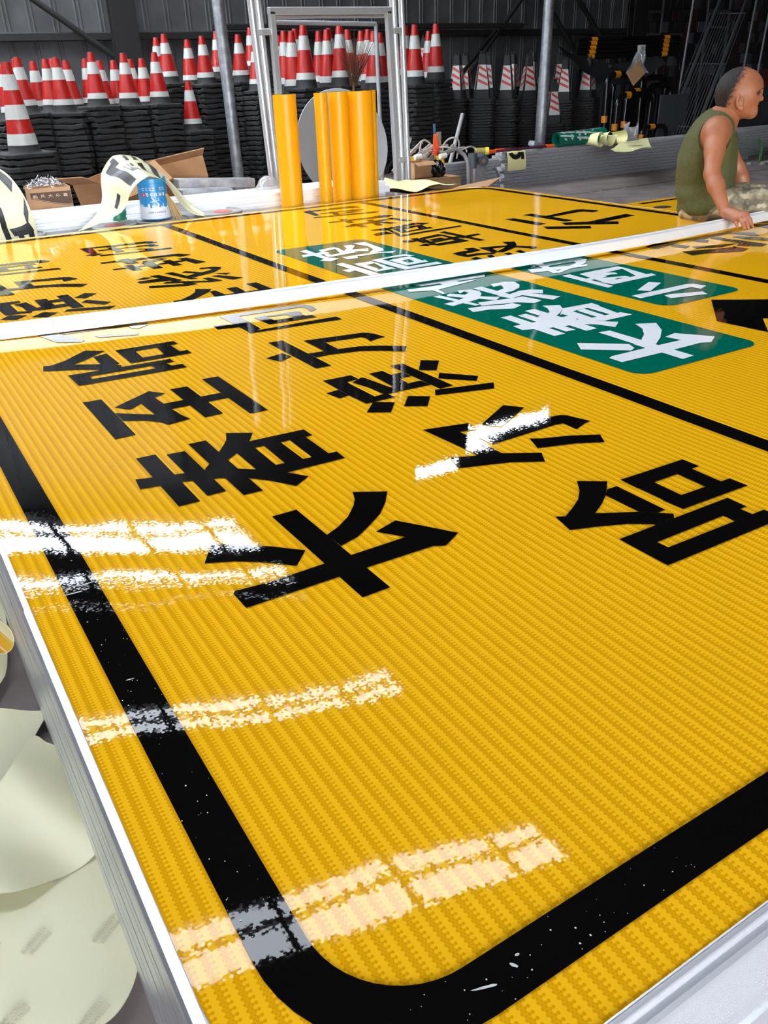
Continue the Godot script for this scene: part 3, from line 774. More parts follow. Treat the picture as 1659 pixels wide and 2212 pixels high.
func build_rail() -> void:
	var path := [Vector3(0.094, 0.432, -2.646), Vector3(0.274, 0.433, -2.607), Vector3(0.635, 0.435, -2.538), Vector3(1.036, 0.438, -2.474), Vector3(1.715, 0.441, -2.408), Vector3(2.566, 0.441, -2.377), Vector3(3.194, 0.441, -2.408), Vector3(3.762, 0.441, -2.456)]
	var curve := Curve3D.new()
	for p in path:
		curve.add_point(p)
	for i in range(1, path.size() - 1):
		var d: Vector3 = (path[i + 1] - path[i - 1]) / 6.0
		curve.set_point_in(i, -d)
		curve.set_point_out(i, d)
	curve.bake_interval = 0.05
	var pts := curve.get_baked_points()
	var sec := [Vector2(0.0, 0.0), Vector2(0.0, 0.033), Vector2(-0.0015, 0.0358), Vector2(-0.017, 0.037), Vector2(-0.0175, 0.034), Vector2(-0.0195, 0.034), Vector2(-0.020, 0.0395), Vector2(-0.0215, 0.0405), Vector2(-0.027, 0.0405), Vector2(-0.027, 0.0)]
	var st := mb()
	var rings := []
	for i in pts.size():
		var d := (pts[mini(i + 1, pts.size() - 1)] - pts[maxi(i - 1, 0)]).normalized()
		var out := d.cross(Vector3.UP).normalized()
		if out.z < 0.0:
			out = -out
		var ring := []
		for s in sec:
			ring.append(pts[i] + out * s.x + Vector3.UP * s.y)
		rings.append(ring)
	for i in rings.size() - 1:
		for k in sec.size():
			var k2 := (k + 1) % sec.size()
			var e: Vector2 = sec[k2] - sec[k]
			var n2 := Vector2(e.y, -e.x)
			face(st, [rings[i][k], rings[i + 1][k], rings[i + 1][k2], rings[i][k2]], Vector3(0, n2.y, n2.x))
	face(st, rings[0], Vector3.LEFT)
	face(st, rings[rings.size() - 1], Vector3.RIGHT)
	tag(obj("straightedge", st.commit(), M.rail), "long white aluminium straightedge laid right across the yellow sign, held down by the seated man", "rail")

func patch(poly: PackedVector2Array, f: Callable, cell: float = 0.03, thick: float = 0.0008) -> ArrayMesh:
	# a thin sheet with the outline poly (x, z) whose height is f(x, z)
	var st := mb()
	var lo := poly[0]
	var hi := poly[0]
	for p in poly:
		lo = lo.min(p)
		hi = hi.max(p)
	var nrm := func(p: Vector2) -> Vector3:
		var e := 0.004
		return Vector3((f.call(p.x - e, p.y) - f.call(p.x + e, p.y)) / (2 * e), 1.0, (f.call(p.x, p.y - e) - f.call(p.x, p.y + e)) / (2 * e)).normalized()
	for i in range(int(floor(lo.x / cell)), int(floor(hi.x / cell)) + 1):
		for j in range(int(floor(lo.y / cell)), int(floor(hi.y / cell)) + 1):
			var a := Vector2(i * cell, j * cell)
			var sq := PackedVector2Array([a, a + Vector2(cell, 0), a + Vector2(cell, cell), a + Vector2(0, cell)])
			for piece in Geometry2D.intersect_polygons(poly, sq):
				var ids := Geometry2D.triangulate_polygon(piece)
				for t in range(0, ids.size(), 3):
					var q := [piece[ids[t]], piece[ids[t + 1]], piece[ids[t + 2]]]
					if (q[1] - q[0]).cross(q[2] - q[0]) < 0.0:
						q = [q[0], q[2], q[1]]
					for side in 2:
						var w := q if side == 0 else [q[0], q[2], q[1]]
						for p in w:
							var n: Vector3 = nrm.call(p)
							st.set_normal(n if side == 0 else -n)
							st.set_uv(p)
							st.add_vertex(Vector3(p.x, f.call(p.x, p.y) - thick * side, p.y))
	return st.commit()

func smooth_outline(p: Array, n: int = 5) -> PackedVector2Array:
	var out := PackedVector2Array()
	var c := p.size()
	for i in c:
		for k in n:
			var t := float(k) / n
			out.append(p[i].cubic_interpolate(p[(i + 1) % c], p[(i + c - 1) % c], p[(i + 2) % c], t))
	return out

func build_liner() -> void:
	var low := thing("liner_sheet", "wide pale release liner sheet printed with grey words, nearest on the floor", "backing paper", Vector3.ZERO, "release liner sheets on the floor")
	var shape := smooth_outline([Vector2(0.025, -1.179), Vector2(0.045, -1.170), Vector2(0.051, -1.126), Vector2(0.072, -1.055), Vector2(0.069, -0.988), Vector2(0.079, -0.891), Vector2(0.069, -0.827), Vector2(0.050, -0.780), Vector2(0.017, -0.746), Vector2(-0.023, -0.737), Vector2(-0.099, -0.724), Vector2(-0.183, -0.797), Vector2(-0.208, -0.995), Vector2(-0.109, -1.105), Vector2(-0.037, -1.122)], 6)
	var f := func(x: float, z: float) -> float:
		return 0.02 + 0.004 * sin(7.0 * x + 4.0 * z) + 0.001 * sin(17.0 * z - 13.0 * x)
	obj("sheet", patch(shape, f), M.liner, low)
	var font := SystemFont.new()
	font.font_names = PackedStringArray(["Droid Serif"])
	font.font_weight = 700
	var ink := mat(rgb(172, 168, 142), 0.6)
	var along: Vector3 = (Vector3(0.020, 0.020, -1.018) - Vector3(-0.015, 0.020, -0.994)).normalized()
	for p in [Vector3(0.002, 0.021, -1.003), Vector3(-0.051, 0.021, -0.904), Vector3(0.037, 0.021, -0.869), Vector3(0.041, 0.021, -1.114), Vector3(-0.074, 0.021, -1.041), Vector3(-0.099, 0.021, -0.809), Vector3(-0.009, 0.021, -0.758), Vector3(-0.115, 0.021, -0.926)]:
		for line in 2:
			var tm := TextMesh.new()
			tm.font = font
			tm.font_size = 32
			tm.pixel_size = 0.00027
			tm.depth = 0.0003
			tm.text = ["Reflective", "Sheeting"][line]
			var o := obj("printed_word", tm, ink, low)
			var down := along.cross(Vector3.UP) * -1.0
			o.basis = Basis(along, along.cross(Vector3.UP) * -1.0 * -1.0, Vector3.UP)
			o.basis = Basis(along, Vector3.UP.cross(along), Vector3.UP)
			var q: Vector3 = p + Vector3.UP.cross(along) * (0.006 - 0.0115 * line)
			q.y = f.call(q.x, q.z) + 0.0016
			o.position = q
	# the folded sheets further back
	var mid := smooth_outline([Vector2(0.022, -1.323), Vector2(0.045, -1.301), Vector2(0.061, -1.269), Vector2(0.060, -1.188), Vector2(0.061, -1.080), Vector2(0.065, -1.012), Vector2(-0.006, -0.989), Vector2(-0.084, -0.993), Vector2(-0.172, -1.097), Vector2(-0.153, -1.232), Vector2(-0.047, -1.221)], 6)
	var g := func(x: float, z: float) -> float:
		return 0.035 + 0.010 * sin(14.0 * x + 3.0 * z) + 0.006 * sin(34.0 * x - 17.0 * z)
	var sm := tag(obj("liner_sheet", patch(mid, g, 0.02), M.liner), "creased glossy liner sheet lying between the printed sheet and the square one", "backing paper", "release liner sheets on the floor")
	var far := PackedVector2Array([Vector2(-0.132, -1.550), Vector2(-0.010, -1.462), Vector2(0.064, -1.406), Vector2(0.058, -1.386), Vector2(0.021, -1.334), Vector2(-0.048, -1.231), Vector2(-0.161, -1.248)])
	var h := func(x: float, z: float) -> float:
		return 0.022 + 0.006 * sin(11.0 * x - 8.0 * z) + 0.0025 * sin(45.0 * x + 20.0 * z)
	tag(obj("liner_sheet", patch(far, h, 0.02), M.liner), "square-cornered liner sheet with a turned up edge, above the creased one", "backing paper", "release liner sheets on the floor")
	var a: Vector3 = Vector3(-0.000, 0.050, -1.842)
	var b: Vector3 = Vector3(0.058, 0.050, -1.619)
	var c: Vector3 = Vector3(0.013, 0.000, -1.629)
	var curl := func(u: float, v: float) -> Vector3:
		var p: Vector3 = a.lerp(b, u)
		var r := 0.05
		var ang := -0.6 + v * 3.6
		return p + Vector3(-0.03 + sin(ang) * r * 0.7 - 0.02 * v, 0.01 + r - cos(ang) * r, cos(ang * 0.6) * 0.03 + v * 0.06)
	tag(obj("liner_sheet", sheet_mesh(curl, 8, 16), M.liner), "curled strip of liner with its amber side showing, farthest along the sign edge", "backing paper", "release liner sheets on the floor")
	var inner := func(u: float, v: float) -> Vector3:
		return curl.call(u, v * 0.7) + Vector3(0.0006, 0.002, 0)
	tag(obj("film_offcut", sheet_mesh(inner, 8, 12), M.amber), "amber reflective offcut inside the curled liner strip beside the sign", "film offcut")
	var e := smooth_outline([Vector2(-0.021, -2.077), Vector2(0.047, -1.954), Vector2(0.056, -1.807), Vector2(0.042, -1.690), Vector2(0.005, -1.547), Vector2(-0.086, -1.541)], 5)
	var k := func(x: float, z: float) -> float:
		return 0.02 + 0.012 * sin(18.0 * x + 6.0 * z)
	tag(obj("liner_sheet", patch(e, k, 0.02), M.liner), "smooth pale liner sheet under the curled strip at the frame edge", "backing paper", "release liner sheets on the floor")

func build_marks() -> void:
	# scuffs and flecks of lifted paint on the black vinyl
	var pale := mat(rgb(206, 207, 206), 0.5)
	var r := RandomNumberGenerator.new()
	r.seed = 31
	var st := mb()
	for m in [[0.2655, -0.3145, 0.024, 0.0026, 0.30], [0.297, -0.3165, 0.008, 0.003, 0.9], [0.305, -0.322, 0.004, 0.0025, 0.2], [0.128, -1.10, 0.03, 0.003, 0.1], [0.150, -1.115, 0.03, 0.003, 0.0], [0.14, -0.86, 0.012, 0.002, 0.2]]:
		fleck(st, Vector2(m[0], m[1]), m[2], m[3], m[4], r)
	for k in 90:
		var p := Vector2(0.118 + r.randf() * 0.046, -0.45 - r.randf() * 0.95)
		var s := 0.0006 + 0.0016 * pow(r.randf(), 3.0)
		fleck(st, p, s, s, r.randf() * 3.0, r)
	for k in 40:
		var p := Vector2(0.2 + r.randf() * 0.3, -0.336 + r.randf() * 0.042)
		var s := 0.0006 + 0.0014 * pow(r.randf(), 3.0)
		fleck(st, p, s, s, r.randf() * 3.0, r)
	var o := obj("paint_flecks", st.commit(), pale, sign_root)
	o.set_meta("kind", "stuff")

func fleck(st: SurfaceTool, c: Vector2, a: float, b: float, turn: float, r: RandomNumberGenerator) -> void:
	var poly := PackedVector2Array()
	for k in 7:
		var t := TAU * k / 7.0
		var q := Vector2(cos(t) * a * 0.5, sin(t) * b * 0.5) * (0.75 + 0.5 * r.randf())
		poly.append(c + q.rotated(turn))
	lay(st, poly, 0.0016)

# ---------------------------------------------------------------- traffic cones
func cone_ring(st: SurfaceTool, r0: float, y0: float, r1: float, y1: float, rough: float, sd: int) -> void:
	# a band of the cone, very slightly wrinkled so that the film glints
	var seg := 28
	var rows := 4
	var r := RandomNumberGenerator.new()
	r.seed = sd
	var ph := [r.randf() * 6.0, r.randf() * 6.0, r.randf() * 6.0]
	var rad := func(a: float, t: float) -> float:
		return lerpf(r0, r1, t) + rough * (sin(5.0 * a + ph[0] + 4.0 * t) + 0.6 * sin(11.0 * a + ph[1] - 7.0 * t) + 0.5 * sin(17.0 * a + 9.0 * t + ph[2]))
	var slope := Vector2(y1 - y0, r0 - r1).normalized()
	for j in rows:
		for k in seg:
			var q := []
			for c in [[0, 0], [1, 0], [1, 1], [0, 1]]:
				var a: float = TAU * (k + c[0]) / seg
				var t: float = float(j + c[1]) / rows
				var rr: float = rad.call(a, t)
				var da: float = (rad.call(a + 0.02, t) - rad.call(a - 0.02, t)) / (0.04 * rr)
				var dt: float = (rad.call(a, t + 0.02) - rad.call(a, t - 0.02)) / 0.04 / (y1 - y0)
				var rv := Vector3(cos(a), 0, sin(a))
				var tv := Vector3(-sin(a), 0, cos(a))
				q.append([rv * rr + Vector3(0, lerpf(y0, y1, t), 0), (rv - tv * da - Vector3.UP * dt).normalized()])
			for i in [0, 1, 2, 0, 2, 3]:
				st.set_normal(q[i][1])
				st.set_uv(Vector2(0, 0))
				st.add_vertex(q[i][0])

func flange(st: SurfaceTool, half: float, thick: float, sd: int, sag: float) -> void:
	# the rubber foot: a square plate with cut corners and a slightly wavy rim
	var r := RandomNumberGenerator.new()
	r.seed = sd
	var pts := []
	var cut := half * 0.28
	for c in [[1, 1], [-1, 1], [-1, -1], [1, -1]]:
		var a := Vector2(c[0] * half, c[1] * (half - cut))
		var b := Vector2(c[0] * (half - cut), c[1] * half)
		if c[0] * c[1] < 0:
			pts.append(b)
			pts.append(a)
		else:
			pts.append(a)
			pts.append(b)
	var fine := []
	for i in pts.size():
		for k in 3:
			fine.append(pts[i].lerp(pts[(i + 1) % pts.size()], k / 3.0))
	var ys := []
	for p in fine:
		ys.append(-sag * r.randf() + 0.3 * sag)
	var n := fine.size()
	for i in n:
		var j := (i + 1) % n
		var a := Vector3(fine[i].x, ys[i], fine[i].y)
		var b := Vector3(fine[j].x, ys[j], fine[j].y)
		var up := Vector3(0, thick, 0)
		var o := (a + b) * 0.5
		o.y = 0
		var e := 0.006
		var ai := a - a.normalized() * e
		var bi := b - b.normalized() * e
		face(st, [a, b, b + up * 0.75, a + up * 0.75], o)
		face(st, [a + up * 0.75, b + up * 0.75, bi + up, ai + up], o.normalized() + Vector3.UP)
		face(st, [ai + up, bi + up, Vector3(0, thick, 0)], Vector3.UP)
		face(st, [a, b, Vector3.ZERO], Vector3.DOWN)

func make_cone(kind: String, sd: int) -> Node3D:
	# kinds: tall, short, big
	var o := Node3D.new()
	var h := 0.62
	var rb := 0.122
	var rt := 0.033
	var half := 0.178
	var cuts := [0.0, 0.137, 0.244, 0.60, 0.822, 1.0]
	var tint := ["black", "white", "red", "white", "red"]
	if kind == "short":
		h = 0.45
		rb = 0.106
		rt = 0.027
		half = 0.172
	elif kind == "big":
		h = 0.66
		rb = 0.128
		rt = 0.034
		half = 0.215
		cuts = [0.0, 0.085, 0.215, 0.375, 0.54, 0.70, 0.872, 1.0]
		tint = ["black", "white", "red", "white", "red", "white", "red"]
	var st := mb()
	flange(st, half, 0.03, sd, 0.006)
	for k in tint.size():
		if tint[k] == "black":
			var y0 := 0.03
			add_lathe(st, [Vector2(rb + 0.012, y0), Vector2(rb, y0 + 0.012), Vector2(lerpf(rb, rt, cuts[1]), h * cuts[1] + y0)], Vector3.ZERO, 28, Basis.IDENTITY, true)
	add_lathe(st, [Vector2(rt, h + 0.03), Vector2(rt - 0.004, h + 0.034), Vector2(rt - 0.012, h + 0.028), Vector2(rt - 0.014, h - 0.02)], Vector3.ZERO, 20)
	var base := MeshInstance3D.new()
	base.name = "rubber_base"
	base.mesh = st.commit()
	base.material_override = M.rubber
	o.add_child(base, true)
	for k in range(1, tint.size()):
		st = mb()
		var off := 0.0015 if tint[k] == "white" else 0.0
		cone_ring(st, lerpf(rb, rt, cuts[k]) + off, h * cuts[k] + 0.03, lerpf(rb, rt, cuts[k + 1]) + off, h * cuts[k + 1] + 0.03, 0.0006, sd + k)
		var part := MeshInstance3D.new()
		part.name = "white_collar" if tint[k] == "white" else "red_band"
		part.mesh = st.commit()
		part.material_override = M.collar if tint[k] == "white" else M.red
		o.add_child(part, true)
	return o

func make_square_cone(sd: int) -> Node3D:
	var o := Node3D.new()
	var st := mb()
	flange(st, 0.165, 0.028, sd, 0.005)
	var lev := [[0.03, 0.115], [0.14, 0.098], [0.435, 0.054], [0.55, 0.04]]
	var add := func(s: SurfaceTool, i: int, j: int, grow: float) -> void:
		var p := []
		for q in [lev[i], lev[j]]:
			var c: float = q[1] + grow
			var b: float = c * 0.22
			for a in [[c, c - b], [c - b, c], [-c + b, c], [-c, c - b], [-c, -c + b], [-c + b, -c], [c - b, -c], [c, -c + b]]:
				p.append(Vector3(a[0], q[0], a[1]))
		for k in 8:
			var k2 := (k + 1) % 8
			face(s, [p[k], p[k2], p[8 + k2], p[8 + k]], (p[k] + p[k2]) * Vector3(1, 0, 1))
	add.call(st, 0, 1, 0.0)
	add.call(st, 1, 2, -0.002)
	add.call(st, 2, 3, 0.0)
	# the carrying lugs on top
	for a in [0.4, 1.97, 3.54, 5.11]:
		add_box(st, Vector3(cos(a) * 0.026, 0.565, sin(a) * 0.026), Vector3(0.02, 0.05, 0.02), Basis(Vector3.UP, a), 0.004)
	add_box(st, Vector3(0, 0.552, 0), Vector3(0.06, 0.012, 0.06), Basis.IDENTITY, 0.004)
	var base := MeshInstance3D.new()
	base.name = "rubber_body"
	base.mesh = st.commit()
	base.material_override = M.rubber
	o.add_child(base, true)
	for k in 4:
		var turn := Basis(Vector3.UP, PI / 2 * k)
		var a0 := 0.098
		var a1 := 0.054
		var w0 := a0 * 0.80
		var w1 := a1 * 0.80
		var q := [Vector3(-w0, 0.142, a0), Vector3(w0, 0.142, a0), Vector3(w1, 0.432, a1), Vector3(-w1, 0.432, a1)]
		var out := Vector3(0, 0.15, 1).normalized()
		var panel := mb()
		var pq := []
		for v in q:
			pq.append(turn * (v + out * 0.001))
		face(panel, pq, turn * out)
		var pm := MeshInstance3D.new()
		pm.name = "white_panel"
		pm.mesh = panel.commit()
		pm.material_override = M.collar
		o.add_child(pm, true)
		var stripes := mb()
		var s := 1.0 if k % 2 == 0 else -1.0
		for i in 3:
			var t := 0.22 + 0.27 * i
			var pt := func(u: float, v: float) -> Vector3:
				var e: Vector3 = q[0].lerp(q[1], u).lerp(q[3].lerp(q[2], u), v)
				return turn * (e + out * 0.0018)
			var u0 := 0.04 if s > 0.0 else 0.96
			var u1 := 1.0 - u0
			face(stripes, [pt.call(u0, t - 0.09), pt.call(u1, t + 0.10), pt.call(u1, t + 0.22), pt.call(u0, t + 0.03)], turn * out)
		var sm := MeshInstance3D.new()
		sm.name = "red_chevrons"
		sm.mesh = stripes.commit()
		sm.material_override = M.red_film
		pm.add_child(sm, true)
	return o

var cone_kinds := {}
var foot_meshes := {}

func cone(kind: String, x: float, y: float, z: float, label: String, group: String, turn: float = 0.0, lean: float = 0.0) -> void:
	var o: Node3D
	if not cone_kinds.has(kind):
		cone_kinds[kind] = make_square_cone(41) if kind == "square" else make_cone(kind, 90 + cone_kinds.size())
	o = cone_kinds[kind].duplicate()
	o.name = numbered("square_cone" if kind == "square" else "traffic_cone")
	add_child(o)
	o.position = Vector3(x, y, z)
	o.rotation = Vector3(lean * 0.6, turn, lean)
	tag(o, label, "cone", group)

func stack(kind: String, x: float, y: float, z: float, turn: float, pitch: float, where: String) -> void:
	# the cones nested below the top one: only their rubber feet show
	var half := 0.178
	if kind == "short":
		half = 0.172
	elif kind == "big":
		half = 0.215
	elif kind == "square":
		half = 0.165
	if not foot_meshes.has(kind):
		var made := []
		for v in 4:
			var st := mb()
			flange(st, half, 0.036 if kind != "square" else 0.026, 300 + v * 7, 0.016 if kind != "square" else 0.007)
			var top := half * 0.6
			add_lathe(st, [Vector2(top, 0.03), Vector2(top * 0.9, 0.1)], Vector3.ZERO, 10)
			made.append(st.commit())
		foot_meshes[kind] = made
	var n := int(floor(y / pitch))
	for k in n:
		var o := obj("square_cone" if kind == "square" else "traffic_cone", foot_meshes[kind][rng.randi() % 4], M.rubber)
		o.position = Vector3(x + rng.randf_range(-0.008, 0.008), y - (k + 1) * pitch, z + rng.randf_range(-0.008, 0.008))
		o.rotation = Vector3(rng.randf_range(-0.012, 0.012), turn + rng.randf_range(-0.1, 0.1) + PI / 2 * (rng.randi() % 4), rng.randf_range(-0.012, 0.012))
		tag(o, "rubber foot nested in the stack " + where, "cone", "cones nested in the stack " + where)

func build_cones() -> void:
	# the front rows: a cone on top of a stack of nested ones
	var fronts := [
		["big", 1.39, 0.57, -8.0, 0.15, "tall cone with three white collars, topmost of the stack nearest the tinsel box", "behind the box of tinsel"],
		["short", 1.65, 0.84, -8.9, 0.1, "short cone on the black stack right behind the tall three-collar cone", "right behind the tall three-collar cone"],
		["short", 1.98, 0.83, -8.9, -0.1, "short cone standing forward in the cluster above the box of tinsel", "above and right of the box of tinsel"],
		["short", 2.33, 0.87, -9.0, 0.2, "short cone on the stack in front of the dark wall column", "in front of the dark wall column"],
		["short", 2.66, 0.86, -9.1, 0.0, "short cone on the stack just right of the wall column", "just right of the wall column"],
		["short", 2.97, 0.86, -9.1, 0.15, "short cone on the stack above the open cardboard carton", "above the open cardboard carton"],
		["short", 3.285, 0.60, -9.1, 0.1, "short cone alone on a low stack left of the leaning grey pole", "left of the leaning grey pole"],
		["short", 3.27, 1.04, -9.6, 0.2, "short cone high on a stack, its foot touching the cone in front", "behind the open carton, taller"],
		["short", 3.68, 1.02, -9.6, 0.0, "short cone high on the stack directly left of the grey pole", "directly left of the grey pole, taller"],
		["short", 4.09, 1.03, -9.6, 0.1, "short cone high on the stack between the grey pole and the polished frame", "between the grey pole and the polished frame"],
		["tall", 4.73, 0.94, -9.3, 0.1, "tall two-collar cone at the front left inside the polished frame", "at the left inside the polished frame"],
		["tall", 5.18, 0.95, -9.3, 0.1, "tall two-collar cone in the middle of the polished frame, above the yellow rolls", "in the middle of the polished frame"],
		["tall", 6.19, 0.93, -9.3, 0.05, "tall two-collar cone on the stack right beside the polished frame", "right beside the polished frame"],
		["tall", 6.91, 0.97, -9.9, 0.15, "tall two-collar cone on the stack next to the square cones", "next to the square cones"]]
	var n_fronts := 0
	for f in fronts:
		cone(f[0], f[1], f[2], f[3], f[5], "traffic cones in front of the back wall", f[4], rng.randf_range(-0.015, 0.015))
		stack(f[0], f[1], f[2], f[3], f[4], 0.05, f[6])
		n_fronts += 1
	# cones seen behind them, each on its own column
	var behind := [
		["short", 1.74, 0.84, -9.50, "short cone at the far left peeping from behind its neighbours"], ["short", 1.92, 0.82, -9.60, "dim short cone at the back between the first two clusters"],
		["short", 1.96, 0.83, -9.25, "short cone at the left of the cluster above the tinsel box"], ["short", 2.10, 0.84, -9.60, "short cone half hidden at the back of the cluster above the tinsel box"],
		["short", 2.21, 0.82, -9.50, "short cone at the right of the cluster above the tinsel box"], ["short", 2.40, 0.83, -9.50, "short cone behind left of the one in front of the wall column"],
		["short", 2.53, 0.81, -9.50, "short cone behind right of the one in front of the wall column"], ["short", 2.70, 0.81, -9.60, "dim short cone at the right edge of the dark wall column"],
		["short", 2.86, 0.82, -9.55, "short cone tucked behind the one just right of the wall column"], ["short", 2.95, 0.82, -9.45, "short cone between the wall column stack and the carton stack"],
		["short", 1.53, 0.79, -9.00, "short cone cut off at the edge beside the tall three-collar cone"], ["short", 3.34, 1.03, -10.10, "short cone in shade behind the high one over the carton"],
		["short", 3.62, 1.00, -9.90, "dim short cone between the high cone and the grey pole"], ["short", 3.90, 1.07, -9.75, "short cone half hidden by the grey pole"],
		["short", 4.55, 1.13, -10.30, "short cone far back, left of the polished frame post"], ["short", 4.19, 0.94, -9.40, "short cone half covered by the left post of the polished frame"],
		["short", 3.91, 0.00, -9.75, "small cone low down on the floor behind the grey pole"],
		["tall", 4.74, 0.90, -9.80, "tall cone third from the left inside the polished frame"], ["tall", 4.65, 0.88, -9.45, "tall cone overlapping the front left one inside the frame"],
		["tall", 5.08, 0.94, -10.20, "tall cone behind the front left pair inside the frame"], ["tall", 4.96, 0.88, -10.40, "tall cone in deep shade at the left jamb of the frame"],
		["tall", 5.34, 0.91, -10.10, "dim tall cone left of the middle pair inside the frame"], ["tall", 5.18, 0.90, -9.60, "tall cone left of the middle one inside the frame, with a crinkled film"],
		["tall", 5.60, 0.95, -10.30, "tall cone hidden behind the middle pair inside the frame"], ["tall", 5.68, 0.92, -10.00, "tall cone behind brown brush, right of the middle one"],
		["tall", 5.81, 0.90, -9.90, "tall cone beside brown brush near the right side of the frame"], ["tall", 5.85, 0.91, -9.80, "tall cone in the right part of the frame beside its dim neighbour"],
		["tall", 5.77, 0.88, -9.55, "dim tall cone behind the inner rail at the right of the frame"], ["tall", 6.08, 0.88, -9.90, "tall cone sliced by the right jamb of the frame"],
		["tall", 6.38, 0.95, -9.80, "tall cone emerging from behind the right post of the frame"], ["tall", 7.07, 0.91, -10.30, "dim tall cone behind the two right of the frame"]]
	var feet := []
	for b in behind:
		var y: float = b[2]
		cone(b[0], b[1], y, b[3], b[4], "traffic cones in front of the back wall", rng.randf_range(-0.3, 0.3), rng.randf_range(-0.02, 0.02))
		var k := 1
		while y - k * 0.05 >= 0.0:
			feet.append(Vector3(b[1], y - k * 0.05, b[3]))
			k += 1
	# the feet under the hidden rows are past what can be picked apart
	var mm := MultiMesh.new()
	mm.transform_format = MultiMesh.TRANSFORM_3D
	mm.mesh = foot_meshes["tall"][0]
	mm.instance_count = feet.size()
	for i in feet.size():
		mm.set_instance_transform(i, Transform3D(Basis(Vector3.UP, rng.randf() * 0.2), feet[i]))
	var mi := MultiMeshInstance3D.new()
	mi.name = numbered("nested_cone_feet")
	mi.multimesh = mm
	mi.material_override = M.rubber
	add_child(mi)
	tag(mi, "dark rubber feet of the cones stacked in the hidden rows along the wall", "cones")
	mi.set_meta("kind", "stuff")
	# square cones with chevron panels
	var squares := [
		[7.47, 0.72, -10.2, 0.62, "square cone with its stripes turned left, first of the row after the round cones", "first in the row of square cones", 1],
		[7.62, 0.72, -9.85, 1.0, "square cone whose lit face slants right, second of the row", "second in the row of square cones", 1],
		[8.04, 0.70, -9.85, 0.78, "square cone showing its corner edge, in the middle of the row", "third in the row of square cones", 1],
		[8.46, 0.68, -9.9, 1.2, "square cone with one broad lit face, left of the steel pole", "left of the steel pole", 1],
		[8.80, 0.36, -9.75, 1.1, "square cone on the low stack right against the steel pole", "right against the steel pole", 1],
		[9.40, 0.63, -10.2, 0.85, "square cone showing its corner edge, right of the steel pole", "right of the steel pole", 1],
		[9.87, 0.64, -10.2, 0.4, "square cone at the end of the row beside the black racks", "beside the black racks", 1],
		[7.9, 0.72, -10.6, 0.7, "dim square cone behind the second and third of the row", "", 0], [8.3, 0.72, -10.6, 0.9, "dim square cone behind the one with the broad lit face", "", 0],
		[8.75, 0.72, -10.6, 0.5, "square cone with a sliver of lit face just left of the steel pole", "", 0], [9.75, 0.70, -10.7, 0.9, "square cone peeping out between the last two of the row", "", 0],
		[9.2, 0.74, -10.7, 0.7, "square cone seen just right of the steel pole, at the back", "", 0], [7.35, 0.95, -10.8, 0.7, "shaded square cone standing tallest beside the round cones", "", 0]]
	for s in squares:
		cone("square", s[0], s[1], s[2], s[4], "square cones along the back wall", s[3])
		if s[6] == 1:
			stack("square", s[0], s[1], s[2], s[3], 0.034, s[5])
		else:
			var c := MultiMesh.new()
			c.transform_format = MultiMesh.TRANSFORM_3D
			c.mesh = foot_meshes["square"][0] if foot_meshes.has("square") else null
			c.instance_count = int(s[1] / 0.034)
			for i in c.instance_count:
				c.set_instance_transform(i, Transform3D(Basis(Vector3.UP, s[3]), Vector3(s[0], s[1] - (i + 1) * 0.034, s[2])))
			var ci := MultiMeshInstance3D.new()
			ci.name = numbered("nested_cone_feet")
			ci.multimesh = c
			ci.material_override = M.rubber
			add_child(ci)
			tag(ci, "rubber feet under the " + s[4], "cones")
			ci.set_meta("kind", "stuff")


# ---------------------------------------------------------------- things between the sign and the cones, left of the middle
const TINY := {
	"le": "#####..|#.#....|#.#.#..|######.|..#....|#.#.#..|..#....", "hua": ".#.#...|.#.#.#.|##.##..|.#.#...|.##..#.|.#.###.|.......", "you": "#..#...|.#####.|...#.#.|#.####.|.#.#.#.|.#####.|.......", "qi": "#..#...|.#####.|..#.#..|#.####.|.#.#...|.#####.|...#...",
	"zhi": ".#.#.#.|####.#.|.##..#.|#####.#|.##.#.#|.##...#|....##.", "pai": "#.###..|#.#.#..|#####..|#.###..|#...#..|#.####.|#...#..", "shan": "...#...|...#...|#..#..#|#..#..#|#..#..#|#######|.......", "dong": ".#####.|..#....|.#.#...|.######|...#...|.#.#.#.|#..#..#",
	"gong": "..#.#..|.#...#.|#..#..#|..#....|.#..#..|######.|.....#.", "si": ".#####.|.....#.|####.#.|.....#.|.###.#.|.#.#.#.|.###.##", "da": "...#...|...#...|#######|...#...|..#.#..|.#...#.|#.....#", "xin": "...#...|.#..#..|.#...#.|.#.#..#|##.#..#|...##..|.......",
	"zhen": "...#...|#######|.#####.|.#...#.|.#####.|#######|.#...#.", "feng": ".#####.|.#...#.|.##.##.|.#.#.#.|.##.##.|#.....#|#......", "ge": "#.#.##.|####.#.|.##.#..|####.##|#.#.#.#|.##.#.#|#..#..#"}

func stamp(im: Image, called: String, x: int, y: int, s: int, c: Color, mirror: bool = false) -> void:
	var rows: PackedStringArray = TINY[called].split("|")
	for j in rows.size():
		for i in rows[j].length():
			if rows[j][i] == "#":
				var xx := x + (6 - i if mirror else i) * s
				im.fill_rect(Rect2i(xx, y + j * s, s, s), c)

